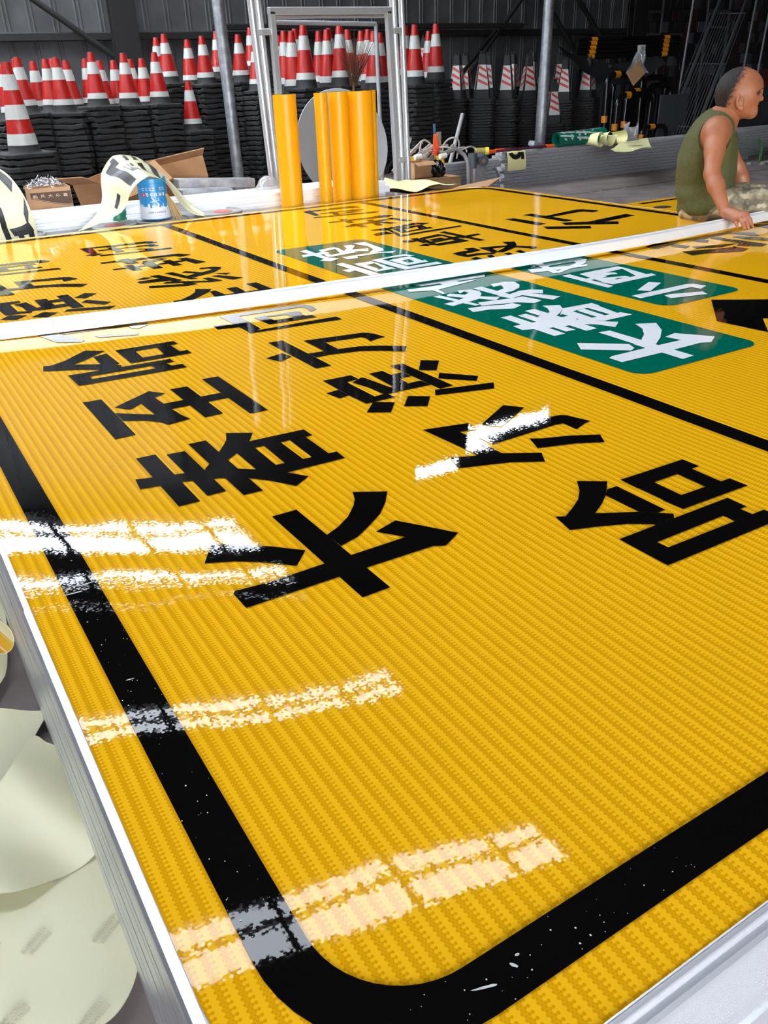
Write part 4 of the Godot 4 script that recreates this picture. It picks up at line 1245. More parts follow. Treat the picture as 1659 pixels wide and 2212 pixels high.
func bucket_label() -> ImageTexture:
	var w := 1024
	var h := 448
	var im := Image.create(w, h, false, Image.FORMAT_RGB8)
	var blue := rgb(46, 140, 205)
	var white := rgb(232, 234, 240)
	im.fill(blue)
	# the print runs round the can, so left and right are swapped on the flat sheet; centre at u = 0.296
	var mid := int(0.296 * w)
	im.fill_rect(Rect2i(0, 330, w, 118), white)
	var r := RandomNumberGenerator.new()
	r.seed = 9
	var x := 0
	while x < w:
		var bw := r.randi_range(7, 26)
		var bh := r.randi_range(8, 62)
		im.fill_rect(Rect2i(x, 332 - bh, bw, bh), white)
		if r.randf() < 0.4:
			im.fill_rect(Rect2i(x + bw / 2, 332 - bh - 14, 3, 14), white)
		x += bw
	var put := func(list: Array, cx: int, y: int, s: int, c: Color) -> void:
		var total := list.size() * 8 * s
		for i in list.size():
			var px := cx + total / 2 - (i + 1) * 8 * s
			if list[i] != "":
				stamp(im, list[i], px, y, s, c, true)
	put.call(["le", "hua", "you", "qi", "", "zhi", "zhi"], mid - 10, 92, 5, white)
	put.call(["le", "hua", "pai", "you", "qi"], mid - 30, 150, 6, white)
	# round red seal
	for dy in range(-26, 27):
		for dx in range(-26, 27):
			var d := sqrt(dx * dx + dy * dy)
			if d < 26.0:
				im.set_pixel(mid + 112 + dx, 172 + dy, rgb(200, 60, 80) if d > 9.0 or absi(dx) < 3 else white)
	# aeroplane
	for k in 120:
		var t := k / 120.0
		im.fill_rect(Rect2i(mid + 45 - int(t * 110), 248 - int(t * 14), 3, 8 - int(4.0 * t)), white)
	for k in 50:
		im.fill_rect(Rect2i(mid - 10 + int(k * 0.6), 244 - k, 10, 2), white)
		im.fill_rect(Rect2i(mid - 30 - int(k * 0.7), 250 + int(k * 0.7), 10, 2), white)
	for k in 30:
		im.fill_rect(Rect2i(mid - 62 + int(k * 0.3), 236 - k, 6, 2), white)
	put.call(["shan", "dong", "le", "hua", "qi", "you", "feng", "gong", "si"], mid - 20, 362, 3, rgb(60, 70, 100))
	put.call(["gong", "si", "da", "xin", "shan", "dong", "zhen", "da", "si", "gong", "feng", "da"], mid - 20, 408, 1, rgb(130, 135, 150))
	im.generate_mipmaps()
	return ImageTexture.create_from_image(im)

func carton_print() -> ImageTexture:
	var im := Image.create(256, 256, false, Image.FORMAT_RGB8)
	var tan := rgb(178, 138, 102)
	var dark := rgb(86, 66, 54)
	im.fill(tan)
	var r := RandomNumberGenerator.new()
	r.seed = 3
	for k in 3000:
		im.set_pixel(r.randi() % 256, r.randi() % 256, tan.lightened(r.randf_range(-0.06, 0.06)))
	for x in 256:
		var b := 104 + int(22.0 * sin((x - 90) / 256.0 * 3.2)) + (x - 128) / 8
		im.fill_rect(Rect2i(x, 30, 1, b - 30), dark)
		im.fill_rect(Rect2i(x, b + 5, 1, 4), dark)
	var names_ := ["ge", "feng", "da", "xin", "zhen"]
	for i in 5:
		stamp(im, names_[i], 14 + i * 48, 48, 4, rgb(206, 176, 148))
	im.fill_rect(Rect2i(60, 140, 62, 60), rgb(170, 130, 95))
	for k in 3:
		stamp(im, "da", 190, 168 + k * 26, 2, dark)
	im.generate_mipmaps()
	return ImageTexture.create_from_image(im)

func pole(label: String, top: Vector3, foot: Vector3, r: float, collar_y: float) -> void:
	var t := thing("steel_pole", label, "pole")
	var d := (top - foot).normalized()
	var up := foot + d * ((3.6 - foot.y) / d.y)
	var low := foot - d * (foot.y / d.y)
	obj("tube", tube_mesh([low, low.lerp(up, 0.5), up], r, 20, r * 0.97), M.zinc, t)
	obj("base_plate", box_mesh(Vector3(r * 3.6, 0.02, r * 3.6), 0.004, low + Vector3(0, 0.01, 0)), M.zinc, t)
	if collar_y > 0.0:
		var c := low + d * (collar_y / d.y)
		obj("collar", tube_mesh([c - d * 0.012, c + d * 0.012], r * 1.1, 20), M.zinc, t)
		obj("lower_sleeve", tube_mesh([low + d * 0.02, c], r * 1.06, 20), M.zinc, t)

func roll(at: Vector3, r: float, label: String) -> void:
	# a rolled length of yellow reflective film, standing on its end
	var t := thing("film_roll", label, "film roll", at, "rolls of yellow reflective film")
	var h := 1.0
	var st := mb()
	var turns := 2.4
	var n := 96
	for side in 2:
		for i in n:
			for c in [[0, 0], [1, 0], [1, 1], [0, 0], [1, 1], [0, 1]]:
				var k: int = i + c[0]
				var a := TAU * turns * k / n + 1.2
				var rr := r - 0.004 * turns * (1.0 - float(k) / n) - (0.0012 if side == 1 else 0.0)
				var nrm := Vector3(cos(a), 0, sin(a)) * (1.0 if side == 0 else -1.0)
				st.set_normal(nrm)
				st.set_uv(Vector2(a * r, c[1] * h))
				st.add_vertex(Vector3(cos(a) * rr, c[1] * h, sin(a) * rr))
	obj("film", st.commit(), M.yellow_roll, t)
	obj("core", lathe_mesh([Vector2(r - 0.016, 0.002), Vector2(r - 0.016, h - 0.01), Vector2(r - 0.02, h - 0.01), Vector2(r - 0.02, 0.002)], 24), M.board, t)

func open_carton(t: Node3D, c: Vector3, size: Vector3, b: Basis, m: Material, flaps: Array) -> void:
	# four walls and a floor of 4 mm board; each flap: side (0 +x, 1 +z, 2 -x, 3 -z), length, angle
	var wall := 0.005
	var st := mb()
	var h := size * 0.5
	add_box(st, c + b * Vector3(0, -h.y + wall / 2, 0), Vector3(size.x, wall, size.z), b)
	for s in [-1.0, 1.0]:
		add_box(st, c + b * Vector3(s * (h.x - wall / 2), 0, 0), Vector3(wall, size.y, size.z), b)
		add_box(st, c + b * Vector3(0, 0, s * (h.z - wall / 2)), Vector3(size.x - 2 * wall, size.y, wall), b)
	obj("box_body", st.commit(), m, t)
	for f in flaps:
		var out: Vector3 = [Vector3.RIGHT, Vector3.BACK, Vector3.LEFT, Vector3.FORWARD][f[0]]
		var width: float = size.z if f[0] % 2 == 0 else size.x
		var hinge: Vector3 = Vector3(out.x * h.x, h.y, out.z * h.z)
		var dir: Vector3 = (Vector3.UP * cos(f[2]) + out * sin(f[2])).normalized()
		var side := out.cross(Vector3.UP)
		var fb := Basis(side, dir, side.cross(dir))
		obj("flap", box_mesh(Vector3(width, f[1], wall), 0.0, c + b * (hinge + dir * f[1] * 0.5), b * fb), m, t)

func pail(at: Vector3, r: float, h: float, label: String, patch_c: Color) -> void:
	var t := thing("paint_pail", label, "paint pail", at, "grey lidded pails behind the sign")
	obj("pail_body", lathe_mesh([Vector2(0.0, 0.0), Vector2(r * 0.9, 0.0), Vector2(r * 0.97, h * 0.9), Vector2(r, h * 0.9), Vector2(r, h * 0.96)], 28), M.grey_plastic, t)
	var st := mb()
	add_lathe(st, [Vector2(r * 1.03, h * 0.93), Vector2(r * 1.03, h * 0.99), Vector2(r * 0.98, h), Vector2(r * 0.93, h), Vector2(r * 0.91, h * 0.985), Vector2(0.0, h * 0.985)], Vector3.ZERO, 28)
	var lid := obj("lid", st.commit(), M.lid, t)
	var lab := mb()
	add_lathe(lab, [Vector2(r * 0.4, h * 0.985), Vector2(r * 0.4, h * 0.989), Vector2(0.0, h * 0.989)], Vector3(0.02, 0, 0.02), 18)
	obj("paper_seal", lab.commit(), mat(patch_c, 0.5), lid)

func build_back() -> void:
	pole("leaning grey galvanised pole rising in front of the left cone stacks", Vector3(3.660, 1.780, -9.000), Vector3(3.684, 0.123, -9.000), 0.06, 0.0)
	pole("grey steel pole with a welded collar standing among the square cones", Vector3(8.322, 1.851, -9.400), Vector3(8.288, 0.165, -9.400), 0.069, 0.97)
	# polished steel frame
	var fr := thing("steel_gateway", "polished steel frame like a doorway standing behind the yellow rolls", "frame")
	var z := -6.2
	var tubes := [["outer_post", Vector3(2.764, 1.565, -6.200), Vector3(2.810, 0.376, -6.200), 0.026], ["inner_post", Vector3(2.840, 1.570, -6.260), Vector3(2.880, 0.365, -6.260), 0.03], ["outer_post", Vector3(4.005, 1.575, -6.200), Vector3(4.045, 0.326, -6.200), 0.024], ["inner_post", Vector3(3.968, 1.580, -6.260), Vector3(4.024, 0.323, -6.260), 0.03]]
	for q in tubes:
		var d: Vector3 = (q[1] - q[2]).normalized()
		var lo: Vector3 = q[2] - d * (q[2].y / d.y)
		var hi: Vector3 = q[1] + d * 0.9
		obj(q[0], tube_mesh([lo, hi], q[3], 16), M.polished, fr)
	var tl: Vector3 = Vector3(2.915, 1.499, -6.200)
	var tr: Vector3 = Vector3(3.886, 1.506, -6.200)
	var bl: Vector3 = Vector3(2.922, 0.366, -6.200)
	var br: Vector3 = Vector3(3.936, 0.335, -6.200)
	bl -= (tl - bl).normalized() * 0.33
	br -= (tr - br).normalized() * 0.33
	var ux := (tr - tl).normalized()
	var bar := mb()
	add_box(bar, (tl + tr) / 2, Vector3((tr - tl).length() + 0.05, 0.05, 0.05), Basis(ux, Vector3(0, 0, 1).cross(ux), Vector3(0, 0, 1)), 0.006)
	obj("top_bar", bar.commit(), M.polished, fr)
	bar = mb()
	add_box(bar, (tl + tr) / 2 + Vector3(0, -0.038, -0.012), Vector3((tr - tl).length() - 0.06, 0.018, 0.02), Basis(ux, Vector3(0, 0, 1).cross(ux), Vector3(0, 0, 1)), 0.004)
	obj("top_bar", bar.commit(), M.polished, fr)
	for q in [[tl, bl], [tr, br]]:
		var d: Vector3 = (q[0] - q[1]).normalized()
		bar = mb()
		add_box(bar, (q[0] + q[1]) / 2, Vector3(0.045, (q[0] - q[1]).length(), 0.05), Basis(d.cross(Vector3(0, 0, 1)), d, Vector3(0, 0, 1)), 0.006)
		obj("jamb", bar.commit(), M.polished, fr)
	for q in [Vector3(2.852, 1.372, -6.200), Vector3(3.957, 1.375, -6.200), Vector3(3.975, 0.456, -6.200)]:
		obj("bracket", box_mesh(Vector3(0.075, 0.042, 0.06), 0.006, q), M.polished, fr)
	# second frame just behind it
	var f2 := thing("steel_gateway", "duller steel frame seen through the polished one, its bar lower and thinner", "frame")
	for q in [[Vector3(3.182, 1.463, -6.750), Vector3(4.110, 1.448, -6.750)], [Vector3(4.110, 1.448, -6.750), Vector3(4.129, 0.281, -6.750)], [Vector3(3.182, 1.463, -6.750), Vector3(3.212, 0.355, -6.750)]]:
		var a: Vector3 = q[0]
		var b: Vector3 = q[1]
		if absf(a.y - b.y) > 0.5:
			var d := (a - b).normalized()
			b -= d * (b.y / d.y)
		obj("bar", tube_mesh([a, b], 0.017, 12), M.alu_dull, f2)
	# yellow rolls
	var z4 := -4.66
	roll(Vector3(2.228, 0.0, -4.66), 0.066, "yellow film roll standing apart at the left, in front of the polished frame's left post")
	roll(Vector3(2.443, 0.0, -4.64), 0.038, "thinnest yellow film roll, second from the left")
	roll(Vector3(2.566, 0.0, -4.66), 0.058, "yellow film roll between the thinnest one and the thickest one")
	roll(Vector3(2.712, 0.0, -4.68), 0.086, "thickest yellow film roll, at the centre of the close group")
	roll(Vector3(2.818, 0.0, -4.74), 0.046, "yellow film roll at the right end of the close group, partly behind the thickest")
	# round sign blank
	var disc := mb()
	var c: Vector3 = Vector3(3.110, 0.650, -5.600)
	var db := Basis(Vector3.RIGHT, deg_to_rad(78))
	add_lathe(disc, [Vector2(0.0, -0.002), Vector2(0.362, -0.002), Vector2(0.364, 0.0), Vector2(0.362, 0.002), Vector2(0.0, 0.002)], c, 64, db)
	tag(obj("round_sign_blank", disc.commit(), M.alu_satin), "large round bare aluminium disc standing on edge behind the yellow rolls", "sign blank")
	slab_stand("crate on which the round aluminium disc stands", Vector3(c.x, 0.0, c.z), Vector3(0.5, c.y - 0.366, 0.3))
	build_white_channels()
	# pails just behind the sign and what stands on them
	pail(Vector3(1.16, 0, -4.68), 0.135, 0.425, "grey lidded pail with red label left of the blue can", rgb(190, 60, 60))
	pail(Vector3(1.46, 0, -4.73), 0.145, 0.418, "grey lidded pail directly under the blue paint can", rgb(200, 190, 190))
	pail(Vector3(1.78, 0, -4.70), 0.13, 0.43, "grey lidded pail with a red and white seal right of the blue can", rgb(206, 90, 80))
	pail(Vector3(0.70, 0, -4.70), 0.13, 0.42, "grey lidded pail at the edge under the black-cut sheet", rgb(150, 150, 150))
	var can := thing("paint_can", "blue and white paint can printed with a white skyline, half covered by a film sheet", "paint can", Vector3(1.43, 0.42, -4.73))
	var cr := 0.0765
	var prof := [Vector2(0.0, 0.0), Vector2(cr, 0.0), Vector2(cr + 0.002, 0.004), Vector2(cr, 0.008), Vector2(cr, 0.155), Vector2(cr + 0.0025, 0.158), Vector2(cr, 0.161), Vector2(cr, 0.182), Vector2(cr + 0.0025, 0.185), Vector2(cr, 0.188), Vector2(cr, 0.206), Vector2(cr + 0.002, 0.209)]
	var wrap := mb()
	add_lathe(wrap, [Vector2(cr, 0.006), Vector2(cr, 0.206)], Vector3.ZERO, 40, Basis.IDENTITY, true)
	var lab := mat(Color.WHITE, 0.28)
	lab.albedo_texture = bucket_label()
	obj("printed_side", wrap.commit(), lab, can)
	var rim := mb()
	for y in [0.003, 0.158, 0.184, 0.208]:
		add_tube(rim, circle(Vector3(0, y, 0), cr, 36), 0.0022, 6, -1.0, false)
	obj("hoops", rim.commit(), mat(rgb(60, 150, 205), 0.3, 0.3), can)
	obj("can_lid", lathe_mesh([Vector2(cr, 0.204), Vector2(0.0, 0.204)], 32), M.alu_dull, can)
	var small := thing("paint_can", "small can with white label and green lower half, left of the blue one", "paint can", Vector3(1.245, 0.424, -4.82))
	obj("green_half", lathe_mesh([Vector2(0.0, 0.0), Vector2(0.052, 0.0), Vector2(0.054, 0.004), Vector2(0.052, 0.008), Vector2(0.052, 0.036), Vector2(0.054, 0.038), Vector2(0.052, 0.04), Vector2(0.052, 0.06)], 28), mat(rgb(30, 120, 84), 0.35), small)
	obj("white_label", lathe_mesh([Vector2(0.0525, 0.06), Vector2(0.0525, 0.135), Vector2(0.054, 0.138), Vector2(0.05, 0.142), Vector2(0.0, 0.142)], 28), mat(rgb(220, 222, 222), 0.4), small)
	build_drapes()
	# cartons
	var t := thing("cardboard_box", "brown box with a dark printed band, filled with silvery tinsel", "box")
	var bb := Basis(Vector3.UP, -0.06)
	open_carton(t, Vector3(0.995, 0.495, -5.28), Vector3(0.22, 0.17, 0.2), bb, M.board, [[3, 0.06, 1.9]])
	var front := mb()
	var q0 := Vector3(0.995, 0.495, -5.28)
	front.set_normal(bb * Vector3.BACK)
	for k in [[-1, -1], [-1, 1], [1, 1], [-1, -1], [1, 1], [1, -1]]:
		front.set_normal(bb * Vector3.BACK)
		front.set_uv(Vector2(k[0] * 0.5 + 0.5, 0.5 - k[1] * 0.5))
		front.add_vertex(q0 + bb * Vector3(k[0] * 0.108, k[1] * 0.083, 0.1012))
	var cp := mat(Color.WHITE, 0.85)
	cp.albedo_texture = carton_print()
	obj("printed_front", front.commit(), cp, t)
	slab_stand("wooden crate under the printed tinsel box", Vector3(0.995, 0.0, -5.28), Vector3(0.3, 0.405, 0.3))
	var tin := mb()
	var r := RandomNumberGenerator.new()
	r.seed = 12
	for k in 420:
		var a := r.randf() * TAU
		var rad := sqrt(r.randf())
		var p := Vector3(0.985 + cos(a) * rad * 0.1, 0.575 + (1.0 - rad * rad) * 0.05 * r.randf() + 0.008, -5.28 + sin(a) * rad * 0.09)
		var d := Vector3(r.randf_range(-1, 1), r.randf_range(-0.4, 1), r.randf_range(-1, 1)).normalized() * r.randf_range(0.01, 0.03)
		var s := d.cross(Vector3(r.randf_range(-1, 1), r.randf_range(-1, 1), r.randf_range(-1, 1))).normalized() * 0.003
		face(tin, [p, p + d, p + d + s, p + s], d.cross(s))
	var tm := tag(obj("tinsel", tin.commit(), M.alu_bright), "tangle of silvery metal shavings heaped in the printed brown box", "shavings")
	tm.set_meta("kind", "stuff")
	var t2 := thing("cardboard_box", "plain brown carton lying open behind the blue can, flaps spread left", "box")
	open_carton(t2, Vector3(1.46, 0.52, -5.5), Vector3(0.42, 0.17, 0.3), Basis(Vector3(0, 0, 1), 0.22) * Basis(Vector3.UP, 0.35), M.board, [[1, 0.16, 2.35], [2, 0.12, 1.0]])
	slab_stand("low crate under the open brown carton", Vector3(1.5, 0.0, -5.6), Vector3(0.6, 0.36, 0.36))
	var t3 := thing("cardboard_box", "flattened tan carton with raised flap, right of the draped blue can", "box")
	open_carton(t3, Vector3(1.92, 0.5, -5.75), Vector3(0.4, 0.24, 0.06), Basis(Vector3(0, 0, 1), 0.16) * Basis(Vector3.UP, -0.2), M.board, [[1, 0.15, 1.2]])
	slab_stand("low crate under the flattened tan carton", Vector3(1.95, 0.0, -5.8), Vector3(0.5, 0.36, 0.3))
	# grey channels
	for k in 3:
		var a: Vector3 = [Vector3(1.772, 0.524, -5.350), Vector3(1.736, 0.481, -5.200), Vector3(1.938, 0.455, -5.100)][k]
		var b: Vector3 = [Vector3(2.281, 0.487, -5.350), Vector3(2.061, 0.463, -5.200), Vector3(2.213, 0.438, -5.100)][k]
		var d := (b - a).normalized()
		var s: float = [0.055, 0.05, 0.022][k]
		var m := mb()
		add_box(m, (a + b) / 2, Vector3((b - a).length(), s, 0.1), Basis(d, Vector3(0, 0, 1).cross(d), Vector3(0, 0, 1)), 0.004)
		tag(obj("metal_channel", m.commit(), M.zinc), ["long grey galvanised channel lying highest, right of the cartons", "grey galvanised channel lying under the long one", "short thin grey channel by the clear plastic bag"][k], "channel", "grey channels by the cartons")
	slab_stand("long low trestle under the grey channels", Vector3(2.13, 0.0, -5.27), Vector3(0.7, 0.37, 0.3))
	build_bag()
	# brown palm broom among the cones inside the frame
	var bst := mb()
	var rb := RandomNumberGenerator.new()
	rb.seed = 66
	var foot: Vector3 = Vector3(5.195, 0.993, -9.050)
	for k in 110:
		var ang := rb.randf_range(-0.55, 0.75)
		var len := rb.randf_range(0.25, 0.52)
		var tip := foot + Vector3(sin(ang) * len, cos(ang) * len, rb.randf_range(-0.08, 0.05))
		add_tube(bst, [foot + Vector3(rb.randf_range(-0.05, 0.05), -0.02, 0), foot.lerp(tip, 0.6) + Vector3(0, 0.01, 0.01), tip], 0.0022, 4, 0.0012, false)
	var bs := tag(obj("palm_broom", bst.commit(), mat(rgb(88, 60, 38), 0.85)), "brown bristly broom standing among the cones inside the polished frame", "broom")
	bs.set_meta("kind", "stuff")
	tag(obj("broom_handle", tube_mesh([Vector3(foot.x - 0.02, 0.0, foot.z - 0.02), foot + Vector3(0, 0.02, 0)], 0.014, 8), mat(rgb(110, 84, 58), 0.8)), "wooden handle carrying the brown broom, between the cone stacks", "handle")

func slab_stand(label: String, at: Vector3, size: Vector3) -> void:
	var t := thing("crate", label, "crate", at, "crates behind the sign")
	var n := 4
	for k in n:
		var y := size.y * (k + 0.5) / n
		for s in [-1.0, 1.0]:
			obj("slat", box_mesh(Vector3(size.x, size.y / n * 0.8, 0.016), 0.002, Vector3(0, y, s * size.z * 0.5 - s * 0.008)), M.board, t)
	obj("top_board", box_mesh(Vector3(size.x, 0.014, size.z), 0.002, Vector3(0, size.y - 0.007, 0)), M.board, t)

func circle(c: Vector3, r: float, n: int) -> Array:
	var out := []
	for k in n + 1:
		var a := TAU * k / n
		out.append(c + Vector3(cos(a) * r, 0, sin(a) * r))
	return out

func build_white_channels() -> void:
	# shiny new channels piled up just behind the far edge of the sign
	var prof := [Vector2(0, 0), Vector2(0.05, 0), Vector2(0.052, 0.004), Vector2(0.052, 0.010), Vector2(0.049, 0.012), Vector2(0.049, 0.022), Vector2(0.052, 0.024), Vector2(0.052, 0.030), Vector2(0.05, 0.034), Vector2(0, 0.034)]
	var n := 0
	var st := prism_mesh(prof, Vector3.ZERO, Vector3.BACK, Vector3.UP, Vector3(2.7, 0, 0))
	for row in 5:
		for layer in 14 - (row % 2):
			var o := obj("aluminium_channel", st, M.white_channel)
			o.position = Vector3(0.25 + 0.03 * sin(row * 3.1 + layer * 1.7), 0.0345 * layer, -5.08 + row * 0.062 + 0.003 * sin(layer * 2.3))
			o.rotation.y = 0.004 * sin(layer * 1.3 + row)
			tag(o, "new white aluminium channel in the pile behind the far sign edge", "channel", "white channels piled behind the sign")
			n += 1

func cloth_path(path: Array, widths: Array, t: float) -> Array:
	var f := t * (path.size() - 1)
	var i := mini(int(f), path.size() - 2)
	var u := f - i
	var p: Vector3 = path[i].cubic_interpolate(path[i + 1], path[maxi(i - 1, 0)], path[mini(i + 2, path.size() - 1)], u)
	var w: Vector3 = widths[i].lerp(widths[i + 1], u)
	return [p, w]

func decal_on(f: Callable, poly: Array, lift: float) -> ArrayMesh:
	# a thin piece of vinyl that follows the sheet f; poly in its (u, v)
	var st := mb()
	var pk := PackedVector2Array(poly)
	var cell := 0.06
	for i in 18:
		for j in 18:
			var a := Vector2(i * cell, j * cell)
			var sq := PackedVector2Array([a, a + Vector2(cell, 0), a + Vector2(cell, cell), a + Vector2(0, cell)])
			for piece in Geometry2D.intersect_polygons(pk, sq):
				var ids := Geometry2D.triangulate_polygon(piece)
				for t in range(0, ids.size(), 3):
					var v := []
					var n := Vector3.ZERO
					for k in 3:
						var q: Vector2 = piece[ids[t + k]]
						var p: Vector3 = f.call(q.x, q.y)
						var du: Vector3 = f.call(q.x + 0.01, q.y) - p
						var dv: Vector3 = f.call(q.x, q.y + 0.01) - p
						n = du.cross(dv).normalized()
						v.append([p, n])
					for s in [1.0, -1.0]:
						face(st, [v[0][0] + v[0][1] * lift * s, v[1][0] + v[1][1] * lift * s, v[2][0] + v[2][1] * lift * s], n * s)
	return st.commit()

func build_drapes() -> void:
	# the film sheet thrown over the blue can
	var path := [Vector3(0.986, 0.414, -4.620), Vector3(1.183, 0.494, -4.640), Vector3(1.250, 0.616, -4.660), Vector3(1.328, 0.676, -4.680), Vector3(1.410, 0.669, -4.700), Vector3(1.495, 0.621, -4.720), Vector3(1.548, 0.536, -4.700), Vector3(1.606, 0.457, -4.660), Vector3(1.669, 0.418, -4.620)]
	var w := [Vector3(0.02, 0.0, -0.02), Vector3(-0.06, 0.03, -0.08), Vector3(-0.07, 0.05, -0.17), Vector3(-0.06, 0.07, -0.19), Vector3(0.0, 0.07, -0.19), Vector3(0.02, 0.05, -0.17), Vector3(0.03, 0.05, -0.14), Vector3(0.03, 0.03, -0.1), Vector3(0.01, 0.01, -0.03)]
	var f := func(u: float, v: float) -> Vector3:
		var c := cloth_path(path, w, clampf(u, 0.0, 1.0))
		return c[0] + c[1] * (v - 0.35) * 1.3 + Vector3(0, 0.006 * sin(9.0 * v + 14.0 * u), 0.004 * sin(20.0 * u))
	var t := thing("film_sheet", "pale yellowish film sheet with black cut letters draped over the blue paint can", "film sheet")
	obj("sheet", sheet_mesh(f, 48, 12), M.liner, t)
	for poly in [
		[Vector2(0.27, 0.1), Vector2(0.33, 0.1), Vector2(0.33, 0.9), Vector2(0.27, 0.9)], [Vector2(0.33, 0.76), Vector2(0.6, 0.76), Vector2(0.6, 0.95), Vector2(0.33, 0.95)], [Vector2(0.55, 0.15), Vector2(0.6, 0.15), Vector2(0.6, 0.8), Vector2(0.55, 0.8)],
		[Vector2(0.37, 0.3), Vector2(0.5, 0.3), Vector2(0.5, 0.42), Vector2(0.37, 0.42)], [Vector2(0.37, 0.55), Vector2(0.5, 0.55), Vector2(0.5, 0.66), Vector2(0.37, 0.66)], [Vector2(0.36, 0.3), Vector2(0.4, 0.3), Vector2(0.4, 0.66), Vector2(0.36, 0.66)], [Vector2(0.47, 0.3), Vector2(0.5, 0.3), Vector2(0.5, 0.66), Vector2(0.47, 0.66)],
		[Vector2(0.14, 0.3), Vector2(0.2, 0.3), Vector2(0.2, 0.42), Vector2(0.14, 0.42)]]:
		obj("black_letter", decal_on(f, poly, 0.0012), M.black_vinyl, t)
	# the cut-out sheet at the left edge
	var p2 := [Vector3(0.636, 0.754, -4.900), Vector3(0.724, 0.696, -4.850), Vector3(0.765, 0.605, -4.720), Vector3(0.774, 0.515, -4.620), Vector3(0.770, 0.427, -4.560), Vector3(0.760, 0.360, -4.540)]
	var w2 := [Vector3(-0.3, -0.02, 0.1), Vector3(-0.3, -0.06, 0.16), Vector3(-0.3, -0.09, 0.14), Vector3(-0.26, -0.08, 0.08), Vector3(-0.2, -0.05, 0.04), Vector3(-0.2, -0.03, 0.03)]
	var g := func(u: float, v: float) -> Vector3:
		var c := cloth_path(p2, w2, clampf(u, 0.0, 1.0))
		return c[0] + c[1] * v + Vector3(0, 0.012 * sin(6.0 * v + 5.0 * u), 0.01 * sin(11.0 * v))
	var t2 := thing("film_sheet", "pale film sheet with black strokes hanging over pails at the left edge", "film sheet")
	obj("sheet", sheet_mesh(g, 30, 16), M.liner, t2)
	for poly in [
		[Vector2(0.44, 0.02), Vector2(0.56, 0.05), Vector2(0.66, 0.16), Vector2(0.54, 0.14)], [Vector2(0.62, 0.12), Vector2(0.72, 0.06), Vector2(0.72, 0.5), Vector2(0.62, 0.5)], [Vector2(0.72, 0.08), Vector2(0.98, 0.1), Vector2(0.98, 0.22), Vector2(0.72, 0.2)],
		[Vector2(0.72, 0.3), Vector2(0.98, 0.3), Vector2(0.98, 0.42), Vector2(0.72, 0.42)], [Vector2(0.4, 0.4), Vector2(0.78, 0.62), Vector2(0.74, 0.72), Vector2(0.38, 0.48)], [Vector2(0.18, 0.05), Vector2(0.3, 0.03), Vector2(0.36, 0.14), Vector2(0.2, 0.18)], [Vector2(0.08, 0.3), Vector2(0.16, 0.3), Vector2(0.16, 0.5), Vector2(0.08, 0.5)]]:
		obj("black_letter", decal_on(g, poly, 0.0012), M.black_vinyl, t2)
	slab_stand("crate hidden under the hanging film sheet", Vector3(0.58, 0.0, -4.95), Vector3(0.26, 0.5, 0.2))
	# straw broom head between can and sheet
	var br := mb()
	var a: Vector3 = Vector3(1.485, 0.543, -4.680)
	var b: Vector3 = Vector3(1.525, 0.424, -4.640)
	for k in 26:
		var o := Vector3(sin(k * 2.4) * 0.012, cos(k * 1.7) * 0.01, sin(k * 5.1) * 0.012)
		add_tube(br, [a + o * 0.5, a.lerp(b, 0.5) + o + Vector3(0.004, 0, 0), b + o * 1.4], 0.0025, 5)
	tag(obj("straw_brush", br.commit(), mat(rgb(196, 160, 106), 0.8)), "straw brush head sticking out between the blue can and the draped sheet", "brush")

func build_bag() -> void:
	var c: Vector3 = Vector3(2.229, 0.488, -5.000)
	var r := RandomNumberGenerator.new()
	r.seed = 5
	var f := func(u: float, v: float) -> Vector3:
		var a := u * TAU
		var rad := 0.085 * sqrt(maxf(1.0 - v, 0.0)) + 0.012
		rad *= 1.0 + 0.12 * sin(3.0 * a + 4.0 * v) + 0.06 * sin(9.0 * a + 8.0 * v)
		return Vector3(c.x + cos(a) * rad * 1.1, 0.405 + v * 0.15, c.z - sin(a) * rad)
	tag(obj("plastic_bag", sheet_mesh(f, 36, 14), M.clear), "crumpled clear plastic bag left of the yellow rolls", "bag")
	obj_in_bag(c)

func obj_in_bag(c: Vector3) -> void:
	var st := mb()
	add_box(st, Vector3(c.x - 0.012, 0.44, c.z), Vector3(0.06, 0.035, 0.03), Basis(Vector3.UP, 0.3), 0.004)
	tag(obj("metal_fitting", st.commit(), mat(rgb(150, 140, 120), 0.5)), "small tan fitting inside the crumpled clear bag", "fitting")

